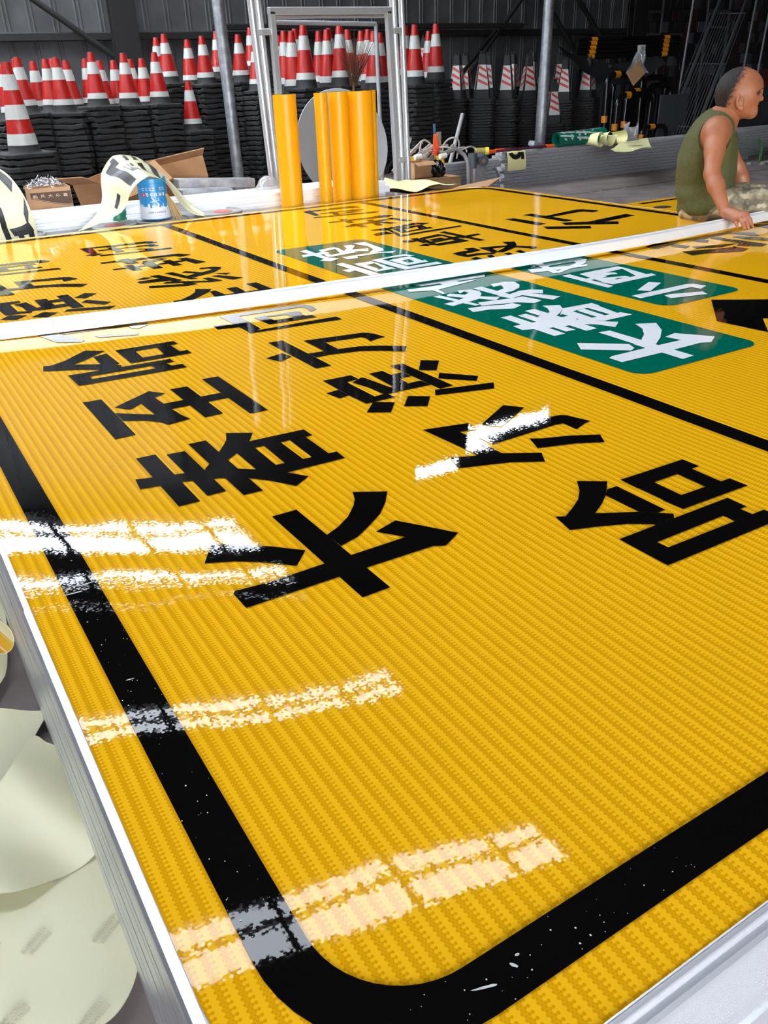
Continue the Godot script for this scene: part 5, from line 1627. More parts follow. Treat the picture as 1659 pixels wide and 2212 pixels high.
# ---------------------------------------------------------------- the right side: channel pile, clutter, racks, panels
func build_right() -> void:
	# the second sign, partly under the seated man
	var t := thing("road_sign", "second yellow sign with a thin black border and a dark stain, under the seated man", "sign")
	obj("aluminium_plate", box_mesh(Vector3(2.6, 0.004, 3.1), 0.001, Vector3(4.83, TOP - 0.012, -1.80)), M.alu_bright, t)
	obj("face_sheet", box_mesh(Vector3(2.596, 0.0012, 3.096), 0.0, Vector3(4.83, TOP - 0.0094, -1.80)), M.yellow_far, t)
	obj("border_line", box_mesh(Vector3(2.4, 0.0008, 0.032), 0.0, Vector3(4.83, TOP - 0.0084, -3.285)), M.black, t)
	obj("border_line", box_mesh(Vector3(0.04, 0.0008, 2.9), 0.0, Vector3(4.19, TOP - 0.0084, -1.83)), M.black, t)
	var hole := mb()
	add_lathe(hole, [Vector2(0.055, 0.0), Vector2(0.05, 0.001), Vector2(0.0, 0.001)], Vector3(3.625, TOP - 0.0088, -3.13), 20, Basis.IDENTITY.scaled(Vector3(1.0, 1.0, 0.7)))
	obj("dark_stain", hole.commit(), M.steel_dark, t)
	for k in 3:
		var b := thing("sign_crate", ["topmost timber crate under the second sign", "middle timber crate under the second sign", "lowest timber crate under the second sign, on the floor"][k], "crate", Vector3(4.85, 0.279 - k * 0.139, -1.8), "crates under the second sign")
		for s in [-1.0, 1.0]:
			obj("side_board", box_mesh(Vector3(2.5, 0.13, 0.02), 0.002, Vector3(0, 0.066, s * 1.48)), M.board, b)
			obj("side_board", box_mesh(Vector3(0.02, 0.13, 2.94), 0.002, Vector3(s * 1.24, 0.066, 0)), M.board, b)
		obj("top_board", box_mesh(Vector3(2.5, 0.008, 2.98), 0.001, Vector3(0, 0.134, 0)), M.board, b)
	# grey channels, ten high and three deep
	var prof := [Vector2(0, 0), Vector2(0.066, 0), Vector2(0.069, 0.003), Vector2(0.069, 0.010), Vector2(0.062, 0.013), Vector2(0.062, 0.020), Vector2(0.069, 0.023), Vector2(0.069, 0.026), Vector2(0.064, 0.0285), Vector2(0.045, 0.0295), Vector2(0.045, 0.033), Vector2(0, 0.033)]
	var long_m := prism_mesh(prof, Vector3.ZERO, Vector3.BACK, Vector3.UP, Vector3(3.9, 0, 0))
	var short_m := prism_mesh(prof, Vector3.ZERO, Vector3.BACK, Vector3.UP, Vector3(2.1, 0, 0))
	for row in 3:
		for layer in 10:
			var o := obj("aluminium_channel", long_m, M.alu_dull)
			o.position = Vector3(5.85 + 0.05 * sin(layer * 2.1 + row), 0.033 * layer, -7.22 - row * 0.074)
			tag(o, "dull grey channel in the long pile on the floor, right behind the seated man", "channel", "grey channels in the long pile")
			if row < 2:
				o = obj("aluminium_channel", short_m, M.alu_dull)
				o.position = Vector3(9.82 + 0.03 * sin(layer * 1.3), 0.033 * layer, -7.52 - row * 0.074)
				tag(o, "dull grey channel in the shorter pile to the right of the man's chest", "channel", "grey channels in the short pile")
	for layer in 9:
		var o := obj("aluminium_channel", short_stub(prof), M.alu_dull)
		o.position = Vector3(5.02 + 0.02 * sin(layer * 1.9), 0.033 * layer, -7.12)
		tag(o, "dull grey channel in the stub pile beside the tangled cords", "channel", "grey channels in the stub pile")
	build_pile_top()
	build_clutter()
	build_racks()
	build_far_right()

var stub_mesh: ArrayMesh
func short_stub(prof: Array) -> ArrayMesh:
	if stub_mesh == null:
		stub_mesh = prism_mesh(prof, Vector3.ZERO, Vector3.BACK, Vector3.UP, Vector3(0.66, 0, 0))
	return stub_mesh

func tube_sheet(c: Vector3, axis: Vector3, r: float, length: float, turns: float, start: float, flare: float) -> Callable:
	var b := frame_of(axis)
	return func(u: float, v: float) -> Vector3:
		var a := start + turns * TAU * v
		var rr := r * (1.0 + 0.1 * v + flare * u * u)
		return c + axis * (u - 0.5) * length + (b.x * cos(a) + b.y * sin(a)) * rr

func build_pile_top() -> void:
	var y := 0.335
	# the green and white rolled offcut
	var c: Vector3 = Vector3(6.906, 0.417, -7.200)
	c.y = y + 0.075
	var f := tube_sheet(c, Vector3(0.97, 0.02, 0.12).normalized(), 0.068, 0.62, 1.3, 2.0, 0.15)
	var t := thing("film_offcut", "rolled green film offcut with white letter shapes lying on the long channel pile", "film offcut")
	obj("sheet", sheet_mesh(f, 10, 40), M.green_plain, t)
	for p in [[0.03, 0.66, 0.30, 0.70], [0.05, 0.74, 0.34, 0.77], [0.03, 0.82, 0.3, 0.85], [0.1, 0.66, 0.15, 0.9], [0.24, 0.66, 0.28, 0.9], [0.36, 0.68, 0.62, 0.71], [0.36, 0.78, 0.66, 0.81], [0.40, 0.67, 0.44, 0.92], [0.52, 0.66, 0.56, 0.9], [0.36, 0.87, 0.6, 0.9], [0.66, 0.7, 0.9, 0.73], [0.7, 0.66, 0.74, 0.86], [0.66, 0.82, 0.9, 0.84]]:
		obj("white_letter", decal_on(f, [Vector2(p[0], p[1]), Vector2(p[2], p[1] + 0.03), Vector2(p[2], p[3] + 0.03), Vector2(p[0], p[3])], 0.002), M.collar, t)
	# yellow curls of liner
	for k in 3:
		var q: Vector3 = [Vector3(7.016, 0.313, -7.120), Vector3(7.158, 0.333, -7.100), Vector3(7.344, 0.293, -7.100)][k]
		q.y = y + 0.055
		var g := tube_sheet(q, Vector3(0.35 - 0.2 * k, 0.02, 1.0).normalized(), 0.05, 0.2, 0.8, 0.6 + k, 0.5)
		tag(obj("film_offcut", sheet_mesh(g, 6, 22), M.paper_yellow), ["leftmost of the three yellow film curls at the end of the green roll", "middle and roundest of the three yellow film curls by the green roll", "right and widest of the three yellow film curls by the green roll"][k], "film offcut", "yellow curls on the channel pile")
	# flat yellow papers
	var a := [Vector3(6.675, 0.345, -6.513), Vector3(7.486, 0.345, -7.094), Vector3(7.859, 0.345, -7.118), Vector3(7.066, 0.345, -6.328), Vector3(6.637, 0.345, -6.205), Vector3(6.410, 0.345, -6.178)]
	var poly := PackedVector2Array()
	for p in a:
		poly.append(Vector2(p.x, p.z))
	var w := func(x: float, z: float) -> float:
		return y + 0.012 + 0.008 * sin(13.0 * x + 7.0 * z)
	tag(obj("film_offcut", patch(poly, w, 0.05), M.paper_yellow), "flat torn sheet of yellow film right of the curls on the pile", "film offcut")
	for k in 2:
		var s: Vector3 = [Vector3(7.455, 0.352, -6.964), Vector3(6.948, 0.352, -6.440)][k]
		tag(obj("vinyl_strip", box_mesh(Vector3(0.14, 0.002, 0.035), 0.0, s + Vector3(0, 0.012, 0), Basis(Vector3.UP, -0.5)), M.black_vinyl), ["upper black strip lying across the torn yellow sheet", "lower black strip lying across the torn yellow sheet"][k], "vinyl strip", "black strips on the yellow sheet")
	# white film with a black letter, hanging over the front of the pile
	var l0: Vector3 = Vector3(5.833, 0.372, -7.130)
	var l1: Vector3 = Vector3(6.075, 0.391, -7.130)
	l0.y = y + 0.006
	l1.y = y + 0.006
	var h := func(u: float, v: float) -> Vector3:
		var p := l0.lerp(l1, u)
		if v < 0.5:
			return p + Vector3(0, 0.004, -0.14 * (0.5 - v) * 2.0 + 0.016)
		return p + Vector3(0.03 * (v - 0.5), -0.18 * (v - 0.5) * 2.0 + 0.004, 0.022 + 0.012 * sin((v - 0.5) * 6.0))
	var t2 := thing("film_offcut", "square of pale film with a black letter hanging over the front of the channel pile", "film offcut")
	obj("sheet", sheet_mesh(h, 6, 24), M.paper_yellow, t2)
	for k in 12:
		var a0 := TAU * k / 12.0
		var a1 := TAU * (k + 1) / 12.0
		var cc := Vector2(0.45, 0.45)
		obj("black_letter", decal_on(h, [cc + Vector2(cos(a0) * 0.4, sin(a0) * 0.27), cc + Vector2(cos(a1) * 0.4, sin(a1) * 0.27), cc + Vector2(cos(a1) * 0.2, sin(a1) * 0.14), cc + Vector2(cos(a0) * 0.2, sin(a0) * 0.14)], 0.002), M.black_vinyl, t2)
	obj("black_letter", decal_on(h, [Vector2(0.72, 0.03), Vector2(0.9, 0.03), Vector2(0.9, 0.72), Vector2(0.72, 0.72)], 0.002), M.black_vinyl, t2)
	# hand tools and bottles on the pile
	var bt := thing("glue_bottle", "dusty yellow bottle lying on the channel pile at its left end", "bottle")
	var b0: Vector3 = Vector3(5.499, 0.386, -7.200)
	var b1: Vector3 = Vector3(5.589, 0.370, -7.150)
	b0.y = y + 0.035
	b1.y = y + 0.035
	obj("bottle_body", tube_mesh([b0, b1], 0.032, 14), mat(rgb(150, 138, 60), 0.5), bt)
	obj("bottle_cap", tube_mesh([b1, b1 + (b1 - b0).normalized() * 0.035], 0.036, 14), mat(rgb(224, 200, 60), 0.4), bt)
	for k in 3:
		var q: Array = [[Vector3(5.615, 0.372, -7.160), Vector3(5.726, 0.377, -7.160)], [Vector3(5.765, 0.360, -7.200), Vector3(5.879, 0.353, -7.200)], [Vector3(6.422, 0.353, -7.180), Vector3(6.525, 0.356, -7.180)]][k]
		var p0: Vector3 = q[0]
		var p1: Vector3 = q[1]
		p0.y = y + 0.022
		p1.y = y + 0.022
		var tl := thing("hand_tool", ["orange handled tool next to the yellow bottle", "purple and orange tool between the first tool and the lettered film", "orange tipped tool lying right of the steel pole's foot"][k], "hand tool", Vector3.ZERO, "tools on the channel pile")
		obj("handle", tube_mesh([p0, p0.lerp(p1, 0.5), p1], 0.02, 10, 0.016), mat(rgb(236, 84, 24), 0.35), tl)
		var d := (p1 - p0).normalized()
		if k == 2:
			obj("shaft", tube_mesh([p0 - d * 0.5, p0], 0.012, 8), mat(rgb(70, 30, 50), 0.4), tl)
		else:
			obj("shaft", tube_mesh([p1, p1 + d * 0.16], 0.013, 8), mat(rgb(96, 34, 60), 0.4), tl)
	var st := mb()
	var g0: Vector3 = Vector3(6.341, 0.378, -7.250)
	g0.y = y + 0.04
	add_box(st, g0, Vector3(0.15, 0.05, 0.09), Basis(Vector3(0, 0, 1), -0.3), 0.008)
	tag(obj("metal_offcut", st.commit(), M.zinc), "bent grey metal offcut at the foot of the steel pole", "offcut")

func build_clutter() -> void:
	# tangled cords and cable ducts
	var cords := thing("cord_tangle", "heap of pale cords and cut ducts beside the frame's right post", "cords")
	var r := RandomNumberGenerator.new()
	r.seed = 8
	var c: Vector3 = Vector3(4.761, 0.398, -6.950)
	for k in 16:
		var p: Vector3 = c + Vector3(r.randf_range(-0.26, 0.24), r.randf_range(-0.06, 0.07), r.randf_range(-0.1, 0.1))
		var d := Vector3(r.randf_range(0.4, 1.0), r.randf_range(-0.1, 0.7), r.randf_range(-0.3, 0.3)).normalized()
		obj("duct", box_mesh(Vector3(0.22, 0.03, 0.02), 0.003, p, Basis(d, Vector3(0, 0, 1).cross(d).normalized(), d.cross(Vector3(0, 0, 1).cross(d)).normalized())), mat(rgb(170, 158, 146), 0.6), cords)
	for k in 7:
		var pts := []
		var s := c + Vector3(-0.26 + 0.1 * k, 0.02, 0.06)
		for i in 14:
			var a := i / 13.0 * PI * 1.2
			pts.append(s + Vector3(0.09 * (1.0 - cos(a)), 0.12 * sin(a) * (0.5 + 0.5 * sin(k * 2.0)), 0.03 * sin(a * 2.0 + k)))
		obj("cord", tube_mesh(pts, 0.008, 7), mat(rgb(176, 170, 162), 0.6), cords)
	slab_stand("crate under the heap of pale cords", Vector3(c.x, 0.0, c.z), Vector3(0.55, 0.2, 0.3))
	# orange strap with a blue hook
	var s0: Vector3 = Vector3(4.726, 0.668, -6.800)
	var s1: Vector3 = Vector3(4.746, 0.395, -6.800)
	var strap := thing("lashing_strap", "orange lashing strap with a blue hook hanging in front of the cone stacks", "strap")
	obj("hook", tube_mesh([s0, s0.lerp(s1, 0.18), s0.lerp(s1, 0.33)], 0.012, 8), mat(rgb(54, 92, 120), 0.5), strap)
	for k in 3:
		var o := Vector3(0.012 * (k - 1), 0, 0.008 * k)
		obj("strap_strand", tube_mesh([s0.lerp(s1, 0.3) + o * 0.3, s0.lerp(s1, 0.65) + o * 1.4, s1 + o * 0.7], 0.010, 8), mat(rgb(226, 82, 36), 0.45), strap)
	var kn := mb()
	for k in 4:
		add_tube(kn, circle(s0.lerp(s1, 0.85) + Vector3(0.008 * k - 0.012, 0.014 * k - 0.02, 0), 0.026, 12), 0.007, 6, -1.0, false)
	obj("knot", kn.commit(), mat(rgb(206, 62, 26), 0.5), strap)
	# strip of board the strap hangs on
	var strip: Vector3 = Vector3(4.883, 0.530, -6.950)
	tag(obj("timber_strip", box_mesh(Vector3(0.045, strip.y + 0.06, 0.02), 0.003, Vector3(strip.x, (strip.y + 0.06) / 2, strip.z)), mat(rgb(150, 128, 104), 0.8)), "thin upright timber strip behind the orange strap", "timber")
	# folded film corners with amber backs
	for k in 2:
		var p: Vector3 = [Vector3(4.443, 0.368, -6.700), Vector3(4.717, 0.356, -6.700)][k]
		var s: float = [0.14, 0.1][k]
		var f := func(u: float, v: float) -> Vector3:
			return p + Vector3((u - 0.5) * s * 1.2 * (1.0 - 0.7 * v), 0.06 - v * s * 0.9, 0.05 * sin(u * PI) + 0.03 * v)
		tag(obj("film_offcut", sheet_mesh(f, 8, 8), M.amber), ["amber film corner pointing down over the small carton", "amber film corner pointing down, right of the orange strap"][k], "film offcut", "amber film corners")
		var roll_m := tube_mesh([p + Vector3(-0.035, 0.05, 0.05), p + Vector3(0.035, 0.055, 0.05)], 0.022, 14)
		tag(obj("tape_roll", roll_m, mat(rgb(224, 216, 206), 0.5)), ["pale roll lying on the left amber film corner", "pale roll lying on the right amber film corner"][k], "tape roll", "pale rolls on the clutter")
	# small carton and black bag
	var t := thing("cardboard_box", "small brown carton under the cord heap, beside a black bag", "box")
	var cc: Vector3 = Vector3(4.377, 0.328, -6.550)
	open_carton(t, Vector3(cc.x, cc.y, cc.z), Vector3(0.21, 0.13, 0.16), Basis(Vector3.UP, 0.1), M.board, [[1, 0.06, 2.0]])
	slab_stand("low crate under the small brown carton", Vector3(cc.x + 0.1, 0.0, cc.z), Vector3(0.5, cc.y - 0.07, 0.3))
	var bc: Vector3 = Vector3(4.536, 0.316, -6.500)
	var bag := func(u: float, v: float) -> Vector3:
		var a := u * TAU
		var b := (v - 0.5) * PI
		var rr := 0.07 * (1.0 + 0.16 * sin(5.0 * a + 3.0 * b) + 0.1 * sin(11.0 * a - 6.0 * b))
		return bc + Vector3(cos(a) * cos(b) * rr * 1.1, sin(b) * rr, -sin(a) * cos(b) * rr)
	tag(obj("rubbish_bag", sheet_mesh(bag, 32, 16), mat(rgb(18, 18, 18), 0.18)), "small shiny black bag right of the small carton", "bag")
	# the sealing machine: two dark cylinders on a bright body
	var m := thing("spray_can_holder", "small device with two dark cylinders above a crumpled silver body, at the pile's left end", "device")
	var mc: Vector3 = Vector3(5.183, 0.197, -6.750)
	var mh: float = mc.y
	obj("silver_body", box_mesh(Vector3(0.17, mh + 0.11, 0.13), 0.012, Vector3(mc.x, (mh + 0.11) / 2, mc.z)), M.alu, m)
	var v0: Vector3 = Vector3(5.157, 0.343, -6.720)
	obj("upright_cylinder", tube_mesh([v0 + Vector3(-0.05, -0.07, 0), v0 + Vector3(-0.05, 0.06, 0)], 0.042, 18), mat(rgb(72, 78, 84), 0.45), m)
	obj("lying_cylinder", tube_mesh([v0 + Vector3(0.035, -0.01, 0.06), v0 + Vector3(0.075, 0.005, -0.06)], 0.05, 18), mat(rgb(66, 72, 80), 0.45), m)
	obj("cylinder_hub", tube_mesh([v0 + Vector3(0.033, -0.01, 0.066), v0 + Vector3(0.035, -0.01, 0.058)], 0.018, 12), mat(rgb(120, 96, 76), 0.5), m)
	var cable := []
	var e0: Vector3 = Vector3(5.321, 0.247, -6.700)
	for i in 12:
		var a := i / 11.0
		cable.append(e0 + Vector3(0.09 * a, 0.03 * sin(a * 3.0) - 0.2 * a * a, 0.02))
	obj("cable", tube_mesh(cable, 0.007, 7), mat(rgb(90, 88, 86), 0.5), m)
	# big loop of grey hose
	var hose := []
	for q in [Vector3(4.886, 0.415, -6.850), Vector3(5.009, 0.439, -6.850), Vector3(5.070, 0.385, -6.800), Vector3(5.077, 0.319, -6.750), Vector3(5.047, 0.219, -6.700), Vector3(5.022, 0.127, -6.650)]:
		hose.append(q)
	hose[5].y = 0.02
	tag(obj("grey_hose", tube_mesh(hose, 0.02, 10), mat(rgb(120, 116, 114), 0.6)), "grey hose looping down in front of the stub pile", "hose")
	# grey pipe leaning on the cones
	var pt: Vector3 = Vector3(5.562, 0.696, -7.500)
	var pb: Vector3 = Vector3(5.262, 0.370, -7.250)
	var pd := (pt - pb).normalized()
	pb -= pd * (pb.y / pd.y)
	tag(obj("plastic_pipe", tube_mesh([pb, pt], 0.02, 12), mat(rgb(150, 148, 146), 0.55)), "grey pipe leaning against the square cone stacks", "pipe")
	# chrome tube leaning high behind
	var ct: Vector3 = Vector3(8.656, 1.565, -10.900)
	var cb: Vector3 = Vector3(7.735, 1.082, -10.400)
	var cd := (ct - cb).normalized()
	cb -= cd * (cb.y / cd.y)
	tag(obj("chrome_tube", tube_mesh([cb, ct], 0.035, 12), M.chrome), "polished tube leaning on the back wall above the square cones", "tube")
	# pale sheets with black backs at the corner of the sign
	var sp := PackedVector2Array([Vector2(3.047, -4.987), Vector2(3.491, -5.628), Vector2(3.584, -5.475), Vector2(3.535, -5.309), Vector2(3.670, -5.242), Vector2(3.593, -4.874), Vector2(3.332, -4.680), Vector2(3.165, -4.756)])
	var w := func(x: float, z: float) -> float:
		return 0.405 + 0.03 * sin(7.0 * x - 2.0 * z) + 0.012 * sin(23.0 * x + 9.0 * z)
	tag(obj("film_offcut", patch(sp, w, 0.03), M.paper_yellow), "crumpled pale yellow film sheets heaped behind the sign's far corner", "film offcut")
	var sp2 := PackedVector2Array([Vector2(3.121, -5.072), Vector2(3.572, -5.800), Vector2(3.671, -5.639), Vector2(3.454, -5.159), Vector2(3.427, -4.814), Vector2(3.189, -4.792)])
	var w2 := func(x: float, z: float) -> float:
		return 0.365 + 0.03 * sin(7.0 * x - 2.0 * z)
	tag(obj("film_offcut", patch(sp2, w2, 0.04), M.black_vinyl), "black film sheet under the crumpled pale yellow ones", "film offcut")
	var bp := PackedVector2Array([Vector2(3.668, -5.152), Vector2(3.931, -5.343), Vector2(4.427, -5.456), Vector2(4.004, -5.101), Vector2(3.662, -4.869)])
	var w3 := func(x: float, _z: float) -> float:
		return 0.31 + 0.03 * (x - 3.5)
	tag(obj("board_sheet", patch(bp, w3, 0.06, 0.006), M.board), "torn brown board lying in front of the small device", "board")
	slab_stand("low crate under the yellow and black film sheets", Vector3(3.45, 0.0, -5.0), Vector3(0.9, 0.28, 0.5))

func hoop(label: String, a: Vector3, b: Vector3, up: Vector3, h: float, r: float, bands: bool) -> void:
	# a bent steel tube: two legs and a top with round corners, orange bands near the ends
	var t := thing("hoop_barrier", label, "barrier", Vector3.ZERO, "black hoop barriers")
	var pts := []
	var ux := (b - a).normalized()
	var cr := minf(0.12, (b - a).length() * 0.4)
	pts.append(a)
	pts.append(a + up * (h - cr))
	for k in range(1, 6):
		var g := PI / 2 * k / 6.0
		pts.append(a + up * (h - cr + sin(g) * cr) + ux * (cr - cos(g) * cr))
	pts.append(a + up * h + ux * cr)
	pts.append(b + up * h - ux * cr)
	for k in range(1, 6):
		var g := PI / 2 * k / 6.0
		pts.append(b + up * (h - cr + cos(g) * cr) - ux * (cr - sin(g) * cr))
	pts.append(b + up * (h - cr))
	pts.append(b)
	obj("bent_tube", tube_mesh(pts, r, 12), M.black_gloss, t)
	if bands:
		var p := a + up * h + ux * (cr + 0.02)
		obj("orange_band", tube_mesh([p, p + ux * 0.1], r * 1.05, 12), M.orange, t)
		p = a + up * (h * 0.35)
		obj("orange_band", tube_mesh([p, p + up * 0.09], r * 1.05, 12), M.orange, t)

func build_racks() -> void:
	var lab := ["first upright black hoop beside the square cones, orange band on top", "second upright black hoop, its corner lower than the first", "third upright black hoop in the bundle under the tan card", "fourth upright black hoop, nearest to the leaning lattice", "fifth upright black hoop at the back of the bundle", "small black hoop with two orange bands low by the plastic sheet"]
	hoop(lab[0], Vector3(9.976, -0.078, -9.900) * Vector3(1, 0, 1), Vector3(10.695, -0.126, -9.900) * Vector3(1, 0, 1), Vector3(-0.02, 1, 0).normalized(), 0.97, 0.045, true)
	hoop(lab[1], Vector3(9.883, -0.057, -9.600) * Vector3(1, 0, 1), Vector3(10.571, -0.103, -9.600) * Vector3(1, 0, 1), Vector3(0.0, 1, 0.02).normalized(), 0.70, 0.045, true)
	hoop(lab[2], Vector3(10.214, -0.087, -9.750) * Vector3(1, 0, 1), Vector3(10.871, -0.131, -9.750) * Vector3(1, 0, 1), Vector3(0.03, 1, 0).normalized(), 0.74, 0.04, true)
	hoop(lab[3], Vector3(10.829, -0.135, -9.900) * Vector3(1, 0, 1), Vector3(11.303, -0.167, -9.900) * Vector3(1, 0, 1), Vector3(0.03, 1, 0).normalized(), 0.8, 0.04, false)
	hoop(lab[4], Vector3(10.501, -0.133, -10.300) * Vector3(1, 0, 1), Vector3(11.649, -0.210, -10.300) * Vector3(1, 0, 1), Vector3(0.0, 1, 0).normalized(), 0.9, 0.045, false)
	hoop(lab[5], Vector3(10.124, -0.058, -9.300) * Vector3(1, 0, 1), Vector3(10.639, -0.093, -9.300) * Vector3(1, 0, 1), Vector3(0.0, 1, 0.05).normalized(), 0.28, 0.036, true)
	# the pile of hoops lying flat on top
	var names_ := ["topmost", "second", "third", "fourth", "lowest"]
	for k in 5:
		var t := thing("hoop_barrier", names_[k] + " of five black tubes lying level above the upright hoops, orange ring at the right", "barrier", Vector3.ZERO, "black hoop barriers")
		var a: Vector3 = Vector3(9.911, 1.442, -10.500)
		var b: Vector3 = Vector3(11.793, 1.452, -10.300)
		var dn := Vector3(-0.05 * k, -0.058 * k, 0.04 * k)
		var pts := [a + dn, a.lerp(b, 0.5) + dn, b + dn]
		for i in range(1, 7):
			var g := PI * 0.5 * i / 6.0
			pts.append(b + dn + Vector3(sin(g) * 0.16, -(1.0 - cos(g)) * 0.22, 0))
		obj("bent_tube", tube_mesh(pts, 0.03, 12), M.black_gloss, t)
		var d := (b - a).normalized()
		var p := a.lerp(b, 0.86) + dn
		obj("orange_band", tube_mesh([p, p + d * 0.11], 0.0315, 12), M.orange, t)
		p = a.lerp(b, 0.12) + dn
		obj("orange_band", tube_mesh([p, p + d * 0.11], 0.0315, 12), M.orange, t)
	# what carries them: a dark steel trestle
	var tr := thing("steel_trestle", "dark trestle carrying the level black tubes behind the upright hoops", "trestle")
	for x in [10.2, 11.3]:
		obj("post", box_mesh(Vector3(0.06, 1.06, 0.06), 0.004, Vector3(x, 0.53, -10.75)), M.steel_dark, tr)
		obj("arm", box_mesh(Vector3(0.05, 0.04, 0.8), 0.004, Vector3(x, 1.08, -10.45)), M.steel_dark, tr)
	# sagging dark plastic sheet under the tubes
	var a0: Vector3 = Vector3(9.278, 1.378, -10.200)
	var a1: Vector3 = Vector3(11.056, 1.210, -9.900)
	var f := func(u: float, v: float) -> Vector3:
		var p := a0.lerp(a1, u)
		return p + Vector3(0, -0.34 * sin(u * PI) * (0.5 + 0.5 * v) - 0.12 * v + 0.012 * sin(30.0 * u + 5.0 * v), 0.2 * v - 0.1)
	tag(obj("plastic_sheet", sheet_mesh(f, 30, 8), mat(rgb(34, 35, 36), 0.35)), "dark plastic sheet sagging under the level black tubes", "plastic sheet")
	# tan card, clear wrap
	var cq: Vector3 = Vector3(10.011, 0.982, -9.400)
	tag(obj("card_sheet", box_mesh(Vector3(0.27, 0.2, 0.006), 0.0, cq, Basis(Vector3(0, 0, 1), 0.62) * Basis(Vector3.RIGHT, -0.2)), M.board), "tan card tilted among the black hoops", "card")
	var cw: Vector3 = Vector3(10.262, 1.214, -9.600)
	var g2 := func(u: float, v: float) -> Vector3:
		return cw + Vector3((u - 0.5) * 0.3 * (0.3 + v), 0.12 - v * 0.36, 0.05 * sin(8.0 * u + 5.0 * v) + 0.02 * sin(19.0 * u))
	tag(obj("plastic_wrap", sheet_mesh(g2, 16, 16), M.clear), "torn clear wrap hanging above the tan card", "plastic wrap")
	var cw2: Vector3 = Vector3(9.559, 0.338, -9.000)
	var g3 := func(u: float, v: float) -> Vector3:
		return Vector3(cw2.x + (u - 0.5) * 0.52 * (0.45 + 0.6 * v), 0.36 - v * 0.34 + 0.04 * sin(7.0 * u), cw2.z + 0.08 * sin(9.0 * u + 4.0 * v) + 0.05 * v)
	tag(obj("plastic_wrap", sheet_mesh(g3, 24, 14), M.clear), "crumpled clear wrap low in front of the small hoop", "plastic wrap")

